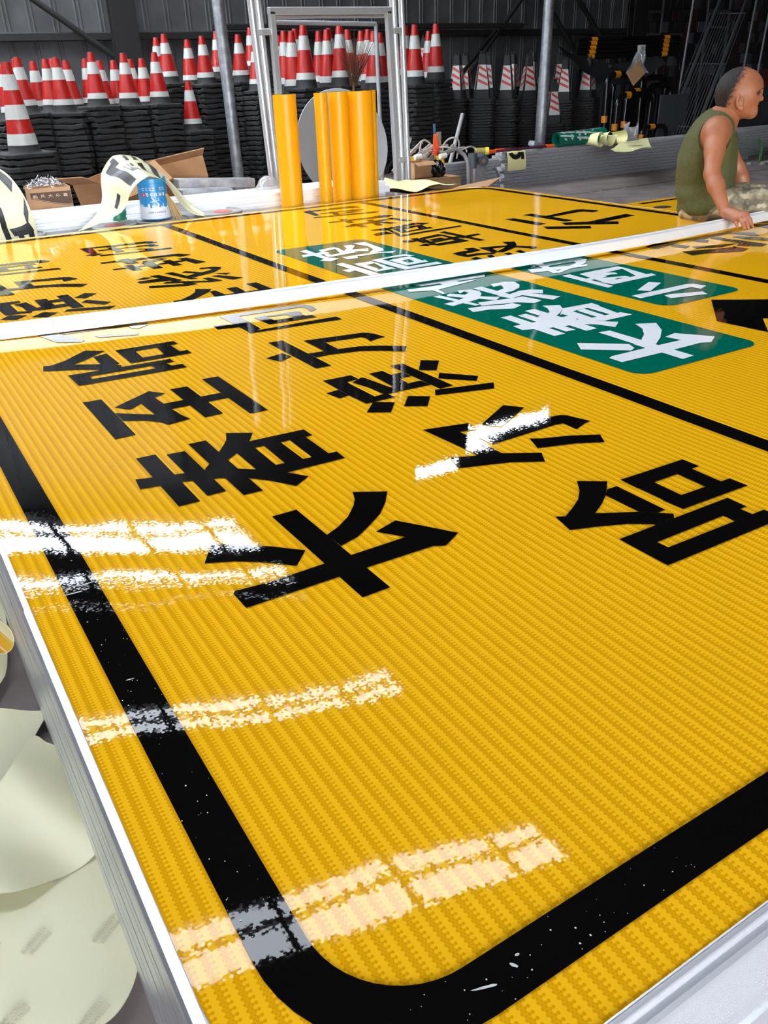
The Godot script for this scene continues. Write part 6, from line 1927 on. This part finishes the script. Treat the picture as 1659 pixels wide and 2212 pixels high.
func build_far_right() -> void:
	# stacked dark goods against the back wall: a chequer of small box ends
	var r := RandomNumberGenerator.new()
	r.seed = 44
	var tones := [rgb(30, 28, 28), rgb(44, 40, 40), rgb(66, 66, 70), rgb(58, 28, 28), rgb(36, 24, 24), rgb(92, 92, 98), rgb(26, 26, 28)]
	var mats := []
	for c in tones:
		mats.append(mat(c, 0.6))
	var wall := struct("wall_right_end", box_mesh(Vector3(4.4, 2.9, 0.06), 0.0, Vector3(14.0, 1.45, -11.42)), mats[0])
	wall.name = "wall_right_end"
	var w := 0.15
	var h := 0.17
	var tile := box_mesh(Vector3(w - 0.012, h - 0.012, 0.03), 0.004)
	for j in 12:
		for i in 24:
			var x := 12.1 + i * w + (w * 0.5 if j % 2 == 1 else 0.0)
			var y := 0.62 + j * h
			if x > 15.4:
				continue
			var o := obj("wall_tile", tile, mats[r.randi() % mats.size()], wall)
			o.position = Vector3(x, y, -11.385)
	var fm := mat(rgb(96, 98, 102), 0.4, 0.5)
	for k in 2:
		var t := thing("window_frame", ["aluminium window frame leaning on the chequered wall, left of the broken-edge rod", "aluminium window frame leaning on the chequered wall, behind the lattice top"][k], "window frame")
		var a: Vector3 = [Vector3(12.103, 2.010, -11.100), Vector3(13.654, 1.956, -11.100)][k]
		var b: Vector3 = [Vector3(12.522, 1.517, -11.100), Vector3(14.226, 1.610, -11.100)][k]
		for q in [[a.x, 0.0], [b.x, 0.0]]:
			obj("stile", box_mesh(Vector3(0.035, 2.6, 0.03), 0.003, Vector3(q[0], 1.3, -11.3)), fm, t)
		for y in [0.05, b.y + 0.02, (a.y + b.y) / 2 + 0.1, 2.55]:
			obj("rail", box_mesh(Vector3(absf(b.x - a.x), 0.035, 0.03), 0.003, Vector3((a.x + b.x) / 2, y, -11.3)), fm, t)
	var rod: Vector3 = Vector3(12.893, 2.010, -11.000)
	var rod2: Vector3 = Vector3(12.475, 0.892, -10.700)
	var rd := (rod - rod2).normalized()
	rod2 -= rd * (rod2.y / rd.y)
	tag(obj("white_rod", tube_mesh([rod2, rod], 0.016, 8), mat(rgb(150, 150, 152), 0.5)), "weathered white rod leaning on the chequered wall", "rod")
	# leaning lattice of rods
	var lt := thing("lattice_panel", "tall steel lattice panel leaning behind the seated man, close parallel rods", "lattice panel")
	var a0: Vector3 = Vector3(13.057, 1.981, -10.600)
	var a1: Vector3 = Vector3(10.769, 0.137, -9.400)
	var b0: Vector3 = Vector3(13.201, 1.953, -10.200)
	var b1: Vector3 = Vector3(11.033, 0.396, -9.000)
	var d0 := (a0 - a1).normalized()
	var d1 := (b0 - b1).normalized()
	a1 -= d0 * (a1.y / d0.y)
	b1 -= d1 * (b1.y / d1.y)
	a0 += d0 * 0.3
	b0 += d1 * 0.3
	var lm := mat(rgb(98, 101, 104), 0.45, 0.5)
	obj("stile", tube_mesh([a1, a0], 0.026, 10), lm, lt)
	obj("stile", tube_mesh([b1, b0], 0.026, 10), lm, lt)
	for k in range(1, 15):
		var u := (k - 2.5) / 10.0
		if absf(u) < 0.05 or absf(u - 1.0) < 0.05:
			continue
		var p0 := a1.lerp(b1, u)
		var p1 := a0.lerp(b0, u)
		obj("rod", tube_mesh([p0, p0.lerp(p1, 0.84)], 0.008, 7), lm, lt)
	for v in [0.83, 0.5, 0.12]:
		obj("cross_bar", tube_mesh([a1.lerp(a0, v) - (b1 - a1) * 0.2, b1.lerp(b0, v) + (b1 - a1) * 0.15], 0.007, 8), lm, lt)
	# dark sheets
	var sh := [[Vector3(10.497, 0.689, -9.300), Vector3(10.989, 0.076, -9.300), rgb(58, 61, 64), "dark grey sheet leaning left of the lattice foot"], [Vector3(11.707, 0.736, -8.900), Vector3(12.955, -0.230, -8.900), rgb(46, 51, 55), "dark grey panel standing at the right edge behind the man's face"], [Vector3(12.900, 0.962, -9.600), Vector3(13.687, 0.604, -9.600), rgb(84, 40, 34), "dark red board above the grey panel at the right edge"]]
	for k in 3:
		var p: Vector3 = sh[k][0]
		var q: Vector3 = sh[k][1]
		var y0 := 0.0
		tag(obj("sheet_panel", box_mesh(Vector3(absf(q.x - p.x) + 0.1, p.y, 0.02), 0.002, Vector3((p.x + q.x) / 2, p.y / 2, p.z)), mat(sh[k][2], 0.5)), sh[k][3], "panel")
	for k in 2:
		var p: Vector3 = [Vector3(12.458, 1.517, -9.200), Vector3(12.530, 1.895, -9.500)][k]
		var q: Vector3 = [Vector3(12.145, 0.628, -9.000), Vector3(12.079, 0.974, -9.200)][k]
		var d := (p - q).normalized()
		q -= d * (q.y / d.y)
		tag(obj("steel_rod", tube_mesh([q, p + d * 0.4], 0.015, 8), mat(rgb(120, 122, 124), 0.45, 0.4)), ["grey rod leaning at the right edge, the one farther right", "grey rod leaning just above the man's forehead"][k], "rod")
	# the plant
	var pl := thing("green_plant", "broad green leaves growing on the floor at the right edge", "plant")
	var root: Vector3 = Vector3(9.433, 0.000, -6.764)
	var leaf := func(base: Vector3, tip: Vector3, wide: float, called: String) -> void:
		var side := (tip - base).cross(Vector3(0.3, 0.1, 1.0)).normalized()
		var f := func(u: float, v: float) -> Vector3:
			var wd := wide * sin(pow(v, 0.75) * PI) + 0.004
			return base.lerp(tip, v) + side * (u - 0.5) * 2.0 * wd + Vector3(0, -0.05 * v * v, 0.03 * absf(u - 0.5) * 2.0 + 0.05 * sin(v * 3.0))
		obj(called, sheet_mesh(f, 6, 14), M.leaf, pl)
	leaf.call(root, Vector3(10.144, 0.262, -7.400), 0.075, "leaf")
	leaf.call(root + Vector3(0.03, 0, 0.05), Vector3(10.071, 0.053, -7.100), 0.06, "leaf")
	leaf.call(root + Vector3(-0.02, 0, 0.03), Vector3(9.776, -0.029, -7.200), 0.03, "leaf")
	leaf.call(root + Vector3(0.08, 0, 0.02), Vector3(10.574, 0.175, -7.300), 0.06, "leaf")
	obj("stem", tube_mesh([root, root + Vector3(-0.03, 0.12, 0.02)], 0.012, 8), M.leaf, pl)
	# pebbles of rubble at its foot
	for k in 5:
		var p: Vector3 = [Vector3(9.103, 0.000, -6.745), Vector3(9.190, 0.000, -6.722), Vector3(9.285, 0.000, -6.604), Vector3(8.975, 0.000, -6.736), Vector3(9.484, 0.000, -6.700)][k]
		var st := mb()
		var s := 0.025 + 0.01 * (k % 3)
		add_lathe(st, [Vector2(0, 0), Vector2(s, 0.003), Vector2(s * 0.8, s * 0.7), Vector2(0.0, s)], p, 7)
		tag(obj("rubble_stone", st.commit(), mat(rgb(120, 116, 110), 0.8)), ["pale rubble stone in front of the short pile, second from the left", "pale rubble stone midway between the short pile and the plant", "pale rubble stone under the plant's leaves", "leftmost pale rubble stone beside the short pile", "rightmost pale rubble stone, beyond the plant"][k], "stone", "rubble by the plant")

# ---------------------------------------------------------------- the seated worker
# Local axes of the person: x the way he faces, y up from the sign face, z towards the near side.
func smin(a: float, b: float, k: float) -> float:
	var h := maxf(k - absf(a - b), 0.0) / k
	return minf(a, b) - h * h * k * 0.25

func cap(p: Vector3, a: Vector3, b: Vector3, ra: float, rb: float) -> float:
	var ab := b - a
	var t := clampf((p - a).dot(ab) / ab.dot(ab), 0.0, 1.0)
	return p.distance_to(a + ab * t) - lerpf(ra, rb, t)

func ell(p: Vector3, c: Vector3, r: Vector3) -> float:
	var q := (p - c) / r
	var l := q.length()
	if l < 0.0001:
		return -minf(r.x, minf(r.y, r.z))
	var g := (q / r).length()
	return (l - 1.0) * l / g if g > 0.0001 else l - 1.0

func surface_net(st: SurfaceTool, field: Callable, lo: Vector3, hi: Vector3, cell: float, tint = null) -> void:
	var n := Vector3i(((hi - lo) / cell).ceil()) + Vector3i(2, 2, 2)
	var vals := PackedFloat32Array()
	vals.resize(n.x * n.y * n.z)
	vals.fill(1.0)
	var sx := 1
	var sy := n.x
	var sz := n.x * n.y
	var bs := 4
	for bz in range(0, n.z, bs):
		for by in range(0, n.y, bs):
			for bx in range(0, n.x, bs):
				var c := lo + (Vector3(bx, by, bz) + Vector3(1, 1, 1) * (bs * 0.5)) * cell
				var d: float = field.call(c)
				var far := absf(d) > cell * bs * 1.5
				for z in range(bz, mini(bz + bs, n.z)):
					for y in range(by, mini(by + bs, n.y)):
						for x in range(bx, mini(bx + bs, n.x)):
							vals[x + y * sy + z * sz] = d if far else field.call(lo + Vector3(x, y, z) * cell)
	var ids := {}
	var verts := PackedVector3Array()
	for z in n.z - 1:
		for y in n.y - 1:
			for x in n.x - 1:
				var o := x + y * sy + z * sz
				var m := 0
				var cs := [vals[o], vals[o + 1], vals[o + sy], vals[o + sy + 1], vals[o + sz], vals[o + sz + 1], vals[o + sz + sy], vals[o + sz + sy + 1]]
				for k in 8:
					if cs[k] < 0.0:
						m += 1
				if m == 0 or m == 8:
					continue
				var s := Vector3.ZERO
				var cnt := 0
				for e in [[0, 1], [2, 3], [4, 5], [6, 7], [0, 2], [1, 3], [4, 6], [5, 7], [0, 4], [1, 5], [2, 6], [3, 7]]:
					var a: float = cs[e[0]]
					var b: float = cs[e[1]]
					if (a < 0.0) != (b < 0.0):
						var t := a / (a - b)
						var pa := Vector3(e[0] & 1, (e[0] >> 1) & 1, (e[0] >> 2) & 1)
						var pb := Vector3(e[1] & 1, (e[1] >> 1) & 1, (e[1] >> 2) & 1)
						s += pa.lerp(pb, t)
						cnt += 1
				ids[o] = verts.size()
				verts.append(lo + (Vector3(x, y, z) + s / cnt) * cell)
	var nrm := PackedVector3Array()
	var h := cell * 0.6
	for v in verts:
		nrm.append(Vector3(field.call(v + Vector3(h, 0, 0)) - field.call(v - Vector3(h, 0, 0)), field.call(v + Vector3(0, h, 0)) - field.call(v - Vector3(0, h, 0)), field.call(v + Vector3(0, 0, h)) - field.call(v - Vector3(0, 0, h))).normalized())
	var emit := func(q: Array, inside_first: bool) -> void:
		var ord := [0, 1, 2, 0, 2, 3] if inside_first else [0, 2, 1, 0, 3, 2]
		for k in ord:
			st.set_normal(nrm[q[k]])
			if tint != null:
				st.set_color(tint.call(verts[q[k]]))
			st.set_uv(Vector2(verts[q[k]].x, verts[q[k]].y))
			st.add_vertex(verts[q[k]])
	for z in range(1, n.z - 1):
		for y in range(1, n.y - 1):
			for x in range(1, n.x - 1):
				var o := x + y * sy + z * sz
				var a := vals[o] < 0.0
				if a != (vals[o + sx] < 0.0):
					var q := [o - sy - sz, o - sz, o, o - sy]
					if ids.has(q[0]) and ids.has(q[1]) and ids.has(q[2]) and ids.has(q[3]):
						emit.call([ids[q[0]], ids[q[1]], ids[q[2]], ids[q[3]]], not a)
				if a != (vals[o + sy] < 0.0):
					var q := [o - sx - sz, o - sx, o, o - sz]
					if ids.has(q[0]) and ids.has(q[1]) and ids.has(q[2]) and ids.has(q[3]):
						emit.call([ids[q[0]], ids[q[1]], ids[q[2]], ids[q[3]]], not a)
				if a != (vals[o + sz] < 0.0):
					var q := [o - sx - sy, o - sy, o, o - sx]
					if ids.has(q[0]) and ids.has(q[1]) and ids.has(q[2]) and ids.has(q[3]):
						emit.call([ids[q[0]], ids[q[1]], ids[q[2]], ids[q[3]]], not a)

func torso(p: Vector3) -> float:
	# the trunk, wider from side to side than it is deep
	var q := Vector3(p.x, p.y, (p.z - trunk_shift(p.y)) * 0.76)
	var d := ell(q, Vector3(-0.0238, 0.0433, -0.0000), Vector3(0.105, 0.085, 0.125))
	d = smin(d, ell(q, Vector3(-0.0254, 0.1284, -0.0000), Vector3(0.118, 0.095, 0.118)), 0.07)
	d = smin(d, ell(q, Vector3(-0.0356, 0.2299, -0.0000), Vector3(0.122, 0.10, 0.118)), 0.07)
	d = smin(d, ell(q, Vector3(-0.0295, 0.3291, -0.0000), Vector3(0.105, 0.09, 0.115)), 0.07)
	d = smin(d, ell(q, Vector3(-0.0105, 0.4045, -0.0000), Vector3(0.068, 0.06, 0.10)), 0.06)
	return d

func trunk_shift(y: float) -> float:
	# he leans a little towards the rail
	return clampf(y / 0.42, 0.0, 1.0) * 0.05

func body_field(p: Vector3) -> float:
	var d := torso(p) + 0.004 + 0.03 * clampf((0.09 - p.y) / 0.06, 0.0, 1.0)
	# neck
	d = smin(d, cap(p, Vector3(0.0003, 0.4145, 0.0450), Vector3(0.0555, 0.4849, 0.0500), 0.058, 0.050), 0.05)
	d = smin(d, cap(p, Vector3(0.0555, 0.4849, 0.0500), Vector3(0.0677, 0.5288, 0.0500), 0.048, 0.055), 0.03)
	# near arm
	var s := Vector3(-0.0094, 0.3833, 0.1850)
	var e := Vector3(-0.0030, 0.2189, 0.3000)
	var w := Vector3(0.0736, 0.0769, 0.4150)
	d = smin(d, cap(p, Vector3(-0.0039, 0.3931, 0.1000), s, 0.048, 0.049), 0.05)
	d = smin(d, cap(p, s, s.lerp(e, 0.45), 0.049, 0.041), 0.02)
	d = smin(d, cap(p, s.lerp(e, 0.4), e, 0.042, 0.033), 0.02)
	d = smin(d, cap(p, e, e.lerp(w, 0.3), 0.032, 0.0345), 0.02)
	d = smin(d, cap(p, e.lerp(w, 0.3), w, 0.0345, 0.0225), 0.02)
	# far arm
	var s2 := Vector3(0.0065, 0.3653, -0.1000)
	var e2 := Vector3(0.1049, 0.2034, -0.1300)
	var w2 := Vector3(0.1852, 0.0583, -0.1000)
	d = smin(d, cap(p, Vector3(0.0032, 0.3905, -0.0400), s2, 0.05, 0.05), 0.05)
	d = smin(d, cap(p, s2, e2, 0.044, 0.032), 0.02)
	d = smin(d, cap(p, e2, e2.lerp(w2, 0.3), 0.032, 0.034), 0.02)
	d = smin(d, cap(p, e2.lerp(w2, 0.3), w2, 0.034, 0.022), 0.02)
	return d

func hand_field(p: Vector3) -> float:
	var w := Vector3(0.0736, 0.0769, 0.4150)
	var d := cap(p, w, Vector3(0.1168, 0.0722, 0.4550), 0.023, 0.02)
	var kn := [Vector3(0.1151, 0.0586, 0.4780), Vector3(0.1302, 0.0663, 0.4900), Vector3(0.1438, 0.0725, 0.4920), Vector3(0.1540, 0.0772, 0.4850)]
	var mid := [Vector3(0.1226, 0.0448, 0.4970), Vector3(0.1449, 0.0518, 0.5150), Vector3(0.1601, 0.0582, 0.5180), Vector3(0.1717, 0.0649, 0.5120)]
	var tip := [Vector3(0.1283, 0.0312, 0.5050), Vector3(0.1555, 0.0296, 0.5260), Vector3(0.1712, 0.0325, 0.5300), Vector3(0.1868, 0.0372, 0.5220)]
	for k in 4:
		d = smin(d, cap(p, Vector3(0.0887, 0.0755, 0.4300), kn[k], 0.019, 0.0135), 0.014)
	d = smin(d, cap(p, kn[0], kn[3], 0.0125, 0.0125), 0.012)
	for k in 4:
		var r := 0.0082 if k > 0 else 0.0072
		var f := smin(cap(p, kn[k], mid[k], r + 0.0018, r), cap(p, mid[k], tip[k], r, r - 0.0016), 0.004)
		d = smin(d, f, 0.0045)
	# the thumb leaves the side of the palm near the wrist
	var t0 := Vector3(0.1035, 0.0754, 0.4400)
	var t1 := Vector3(0.1392, 0.0716, 0.4350)
	var t2 := Vector3(0.1660, 0.0630, 0.4500)
	d = smin(d, cap(p, t0, t1, 0.014, 0.0105), 0.012)
	d = smin(d, cap(p, t1, t2, 0.0105, 0.0085), 0.005)
	return d

func far_hand_field(p: Vector3) -> float:
	var w := Vector3(0.1852, 0.0583, -0.1000)
	var d := cap(p, w, Vector3(0.2214, 0.0342, -0.0800), 0.022, 0.02)
	for k in 4:
		var z := 0.055 - 0.019 * k
		var a := Vector3(0.2347, 0.0282, -0.0800)
		a.z -= z - 0.03
		var b := a + Vector3(0.035, -0.006, 0.0)
		var c := b + Vector3(0.026, -0.02, 0.0)
		d = smin(d, cap(p, w, a, 0.016, 0.012), 0.012)
		d = smin(d, smin(cap(p, a, b, 0.0095, 0.0085), cap(p, b, c, 0.0085, 0.007), 0.004), 0.005)
	var t0 := Vector3(0.2068, 0.0444, -0.0500)
	d = smin(d, cap(p, Vector3(0.1943, 0.0513, -0.0900), t0, 0.013, 0.01), 0.01)
	d = smin(d, cap(p, t0, t0 + Vector3(0.03, -0.016, 0.0), 0.01, 0.008), 0.005)
	return d

func head_field(p: Vector3) -> float:
	var mz := -0.05
	var c := Vector3(0.0657, 0.5416, 0.0500)
	var q := p
	# skull and face
	var d := ell(q, c, Vector3(0.093, 0.085, 0.070))
	d = smin(d, ell(q, Vector3(0.0475, 0.5238, 0.0500), Vector3(0.072, 0.07, 0.064)), 0.05)
	d = smin(d, cap(q, Vector3(0.0902, 0.5429, 0.0500), Vector3(0.0905, 0.4934, 0.0500), 0.047, 0.046), 0.025)
	d = smin(d, cap(q, Vector3(0.0895, 0.4879, 0.0500), Vector3(0.1099, 0.4561, 0.0500), 0.042, 0.025), 0.03)
	d = smin(d, ell(q, Vector3(0.1264, 0.4484, 0.0500), Vector3(0.016, 0.013, 0.02)), 0.02)
	# jaw corners and cheek bones
	for s in [-1.0, 1.0]:
		var j := Vector3(0.0771, 0.4697, 0.0500)
		j.z += s * 0.042
		d = smin(d, cap(q, j, Vector3(0.1226, 0.4485, 0.0500) + Vector3(0, 0, s * 0.01), 0.02, 0.014), 0.03)
		var ck := Vector3(0.1053, 0.5078, 0.0500)
		ck.z += s * 0.037
		d = smin(d, ell(q, ck, Vector3(0.022, 0.018, 0.018)), 0.025)
	# brow, then the eye hollows
	d = smin(d, cap(q, Vector3(0.1320, 0.5409, 0.0500) + Vector3(0, 0, -0.024), Vector3(0.1320, 0.5409, 0.0500) + Vector3(0, 0, 0.024), 0.012, 0.012), 0.014)
	for s in [-1.0, 1.0]:
		var ey := Vector3(0.1381, 0.5272, 0.0500)
		ey.z += s * 0.029
		d = -smin(-d, ell(q, ey, Vector3(0.012, 0.0075, 0.017)), 0.012)
		var ball := Vector3(0.1223, 0.5257, 0.0500)
		ball.z += s * 0.028
		d = smin(d, ell(q, ball, Vector3(0.0125, 0.0095, 0.013)), 0.004)
	# nose
	d = smin(d, cap(q, Vector3(0.1340, 0.5291, 0.0500), Vector3(0.1547, 0.5040, 0.0500), 0.0085, 0.0118), 0.005)
	for s in [-1.0, 1.0]:
		var wing := Vector3(0.1444, 0.5006, 0.0500)
		wing.z += s * 0.0115
		d = smin(d, ell(q, wing, Vector3(0.010, 0.007, 0.008)), 0.006)
	# mouth
	d = smin(d, ell(q, Vector3(0.1200, 0.4763, 0.0500), Vector3(0.024, 0.02, 0.03)), 0.014)
	d = smin(d, cap(q, Vector3(0.1415, 0.4814, 0.0500) + Vector3(0, 0, -0.014), Vector3(0.1415, 0.4814, 0.0500) + Vector3(0, 0, 0.014), 0.0062, 0.0062), 0.006)
	d = smin(d, cap(q, Vector3(0.1400, 0.4696, 0.0500) + Vector3(0, 0, -0.012), Vector3(0.1400, 0.4696, 0.0500) + Vector3(0, 0, 0.012), 0.0062, 0.0062), 0.006)
	d = -smin(-d, cap(q, Vector3(0.1474, 0.4754, 0.0500) + Vector3(0, 0, -0.017), Vector3(0.1474, 0.4754, 0.0500) + Vector3(0, 0, 0.017), 0.0028, 0.0028), 0.004)
	# ears: a rim, a hollow, a lobe
	for s in [-1.0, 1.0]:
		var ec := Vector3(0.0688, 0.4921, 0.0500)
		ec.z += s * 0.077
		var tilt := Basis(Vector3(0, 0, 1), 0.22) * Basis(Vector3(0, 1, 0), s * 0.4)
		var l := tilt.inverse() * (q - ec)
		var er := ell(l, Vector3.ZERO, Vector3(0.0175, 0.031, 0.0095))
		er = -smin(-er, ell(l, Vector3(0.003, 0.004, s * 0.010), Vector3(0.0115, 0.021, 0.0105)), 0.003)
		er = smin(er, ell(l, Vector3(0.004, 0.0, s * 0.001), Vector3(0.006, 0.011, 0.004)), 0.003)
		er = smin(er, ell(l, Vector3(0.006, -0.026, 0.0), Vector3(0.009, 0.010, 0.007)), 0.004)
		d = smin(d, er, 0.004)
	# neck stump, so that head and body join
	d = smin(d, cap(q, Vector3(0.0626, 0.4885, 0.0500), Vector3(0.0320, 0.4499, 0.0480), 0.048, 0.052), 0.03)
	return d

func hair_front(p: Vector3) -> float:
	# negative behind the hairline
	var l := Vector3(0.0954, 0.6040, 0.0500)
	var dip := absf(p.z - l.z)
	var front := (p.x - l.x) + 0.36 * clampf(l.y - p.y, 0.0, 0.2) + dip * 0.2
	var temple := Vector3(0.0771, 0.5176, 0.0500)
	if p.y < temple.y:
		front = maxf(front, p.x - (temple.x - 0.012 - (temple.y - p.y) * 0.45))
	return front

func hair_field(p: Vector3) -> float:
	# cropped hair: a skin over the skull, cut at the hairline
	var f := hair_front(p)
	var shell := head_field(p) - 0.003 * clampf(-f / 0.02, 0.1, 1.0) - 0.0008 * sin(p.x * 210.0 + p.y * 90.0) * sin(p.z * 240.0 + p.y * 130.0)
	var low := Vector3(0.0008, 0.4637, 0.0500)
	return maxf(maxf(shell, f), low.y - p.y)

func shirt_field(p: Vector3) -> float:
	var fold := 0.0055 * sin(44.0 * p.y + 20.0 * p.x + 9.0 * p.z + 2.0 * sin(15.0 * p.x)) + 0.0035 * sin(80.0 * p.y - 34.0 * p.x + 11.0 * p.z)
	fold *= clampf(1.0 - p.y / 0.24, 0.18, 1.0)
	var hang := 0.004 * sin(46.0 * p.z + 7.0 * p.x)
	var d := torso(p) - 0.0065 - fold - hang * clampf(p.y / 0.3, 0.0, 1.0)
	# the straps run up to the neck
	d = smin(d, cap(p, Vector3(-0.0309, 0.4173, 0.0900), Vector3(0.0099, 0.4296, 0.0850), 0.03, 0.026), 0.03) if p.y > 0.3 else d
	# arm holes
	d = maxf(d, -cap(p, Vector3(-0.0050, 0.3676, 0.2000), Vector3(-0.0102, 0.3876, 0.5000), 0.078, 0.09))
	d = maxf(d, -cap(p, Vector3(0.0002, 0.3842, 0.2000), Vector3(-0.0038, 0.4287, 0.5000), 0.06, 0.09))
	d = maxf(d, -cap(p, Vector3(0.0087, 0.3495, -0.1300), Vector3(0.0093, 0.3317, -0.4000), 0.075, 0.085))
	# neck opening, lower in front
	d = maxf(d, -cap(p, Vector3(0.0384, 0.4330, 0.0500), Vector3(0.1091, 0.4132, 0.0500), 0.056, 0.075))
	d = maxf(d, p.y - 0.472)
	# hem
	d = maxf(d, 0.014 - p.y + 0.012 * sin(25.0 * p.x + 11.0 * p.z) + 0.18 * maxf(p.x - 0.0, 0.0))
	return d

func trousers_field(p: Vector3) -> float:
	var q := Vector3(p.x, p.y, p.z * 0.8)
	var wr := 0.0028 * sin(60.0 * p.x + 18.0 * p.z) + 0.002 * sin(95.0 * p.x - 40.0 * p.y)
	var d := ell(q, Vector3(-0.0274, 0.0390, -0.0000), Vector3(0.114, 0.088, 0.134))
	for s in [-1.0, 1.0]:
		var h := Vector3(0.0, 0.072, s * 0.085)
		var k := Vector3(0.36, 0.075, s * 0.115)
		var a := Vector3(0.69, 0.045, s * 0.10)
		d = smin(d, cap(p, h, k, 0.076, 0.058), 0.05)
		d = smin(d, cap(p, k, a, 0.056, 0.04), 0.03)
	return maxf(d - wr, -p.y - 0.004)

func on_face(y: float, z: float) -> Vector3:
	# the point of the face straight ahead at height y and side z
	var p := Vector3(0.22, y, z)
	for k in 60:
		var d := head_field(p)
		if d < 0.0004:
			break
		p.x -= maxf(d * 0.7, 0.0004)
	return p

func camouflage() -> ImageTexture:
	var n := FastNoiseLite.new()
	n.seed = 4
	n.frequency = 0.02
	n.fractal_octaves = 2
	var m := FastNoiseLite.new()
	m.seed = 19
	m.frequency = 0.028
	m.fractal_octaves = 2
	var a := n.get_seamless_image(256, 256)
	var b := m.get_seamless_image(256, 256)
	var im := Image.create(256, 256, false, Image.FORMAT_RGB8)
	for y in 256:
		for x in 256:
			var u := a.get_pixel(x, y).r
			var v := b.get_pixel(x, y).r
			var c := rgb(140, 130, 108)
			if u > 0.62:
				c = rgb(188, 176, 146)
			elif v > 0.58:
				c = rgb(98, 92, 78)
			elif u < 0.36:
				c = rgb(116, 104, 84)
			im.set_pixel(x, y, c)
	im.generate_mipmaps()
	return ImageTexture.create_from_image(im)

func build_person() -> void:
	var t := thing("person", "seated man in an olive sleeveless shirt and camouflage trousers, hand resting on the white straightedge", "person")
	var face_dir := Vector3(0.618, 0, 0.786)
	t.transform = Transform3D(Basis(face_dir, Vector3.UP, Vector3(-0.786, 0, 0.618)), Vector3(3.496, TOP, -2.745))
	var skin := textured(noise_tex(64, 0.06, 21, rgb(150, 92, 61), rgb(170, 108, 75)), 4.0, 0.48)
	skin.subsurf_scatter_enabled = true
	skin.subsurf_scatter_strength = 0.06
	var st := mb()
	surface_net(st, body_field, Vector3(-0.16, 0.0, -0.24), Vector3(0.32, 0.62, 0.46), 0.010)
	surface_net(st, head_field, Vector3(-0.05, 0.36, -0.06), Vector3(0.20, 0.66, 0.16), 0.0036)
	surface_net(st, hand_field, Vector3(0.0, -0.01, 0.38), Vector3(0.24, 0.12, 0.56), 0.003)
	surface_net(st, far_hand_field, Vector3(0.14, 0.02, -0.18), Vector3(0.36, 0.18, 0.0), 0.004)
	obj("body", st.commit(), skin, t)
	st = mb()
	var nz := FastNoiseLite.new()
	nz.seed = 2
	nz.frequency = 60.0
	var dark := rgb(26, 20, 17).srgb_to_linear()
	var thin := rgb(158, 99, 67).srgb_to_linear()
	var hair_tint := func(p: Vector3) -> Color:
		var a := clampf(-hair_front(p) / 0.045, 0.0, 1.0)
		a = clampf(a + 0.45 * nz.get_noise_3d(p.x, p.y, p.z), 0.0, 1.0)
		return thin.lerp(dark, smoothstep(0.05, 0.7, a))
	surface_net(st, hair_field, Vector3(-0.05, 0.40, -0.06), Vector3(0.20, 0.66, 0.16), 0.0036, hair_tint)
	var hm := mat(Color.WHITE, 0.75)
	hm.vertex_color_use_as_albedo = true
	obj("cropped_hair", st.commit(), hm, t)
	st = mb()
	surface_net(st, shirt_field, Vector3(-0.17, -0.01, -0.20), Vector3(0.20, 0.50, 0.27), 0.007)
	obj("sleeveless_shirt", st.commit(), textured(noise_tex(64, 0.09, 22, rgb(68, 70, 36), rgb(86, 88, 48)), 9.0, 0.9), t)
	st = mb()
	surface_net(st, trousers_field, Vector3(-0.17, -0.02, -0.22), Vector3(0.78, 0.2, 0.22), 0.009)
	var cm := textured(camouflage(), 3.2, 0.85)
	obj("camouflage_trousers", st.commit(), cm, t)
	# eyes and brows, set on the face
	for s in [-1.0, 1.0]:
		var pts := []
		for k in 5:
			var e := on_face(Vector3(0.0679, 0.5277, 0.0500).y - 0.0015 * absf(k - 1.5), 0.05 + s * (0.017 + 0.0055 * k))
			pts.append(e)
		obj("eye", tube_mesh(pts, 0.0013, 6, 0.0009), mat(rgb(24, 17, 14), 0.25), t)
		pts = []
		for k in 6:
			pts.append(on_face(Vector3(0.0656, 0.5426, 0.0500).y + 0.002 * sin(k * 0.6) - 0.0006 * k * k * 0.3, 0.05 + s * (0.010 + 0.0065 * k)))
		obj("eyebrow", tube_mesh(pts, 0.0024, 6, 0.0012), mat(rgb(62, 44, 34), 0.85), t)
	for s in [-1.0, 1.0]:
		var a := Vector3(0.68, 0.04, s * 0.10)
		var sh := mb()
		add_tube(sh, [a + Vector3(-0.02, -0.0, 0), a + Vector3(0.03, 0.005, 0), a + Vector3(0.06, 0.06, 0), a + Vector3(0.075, 0.13, 0)], 0.042, 14, 0.032)
		obj("shoe", sh.commit(), mat(rgb(50, 46, 42), 0.7), t)
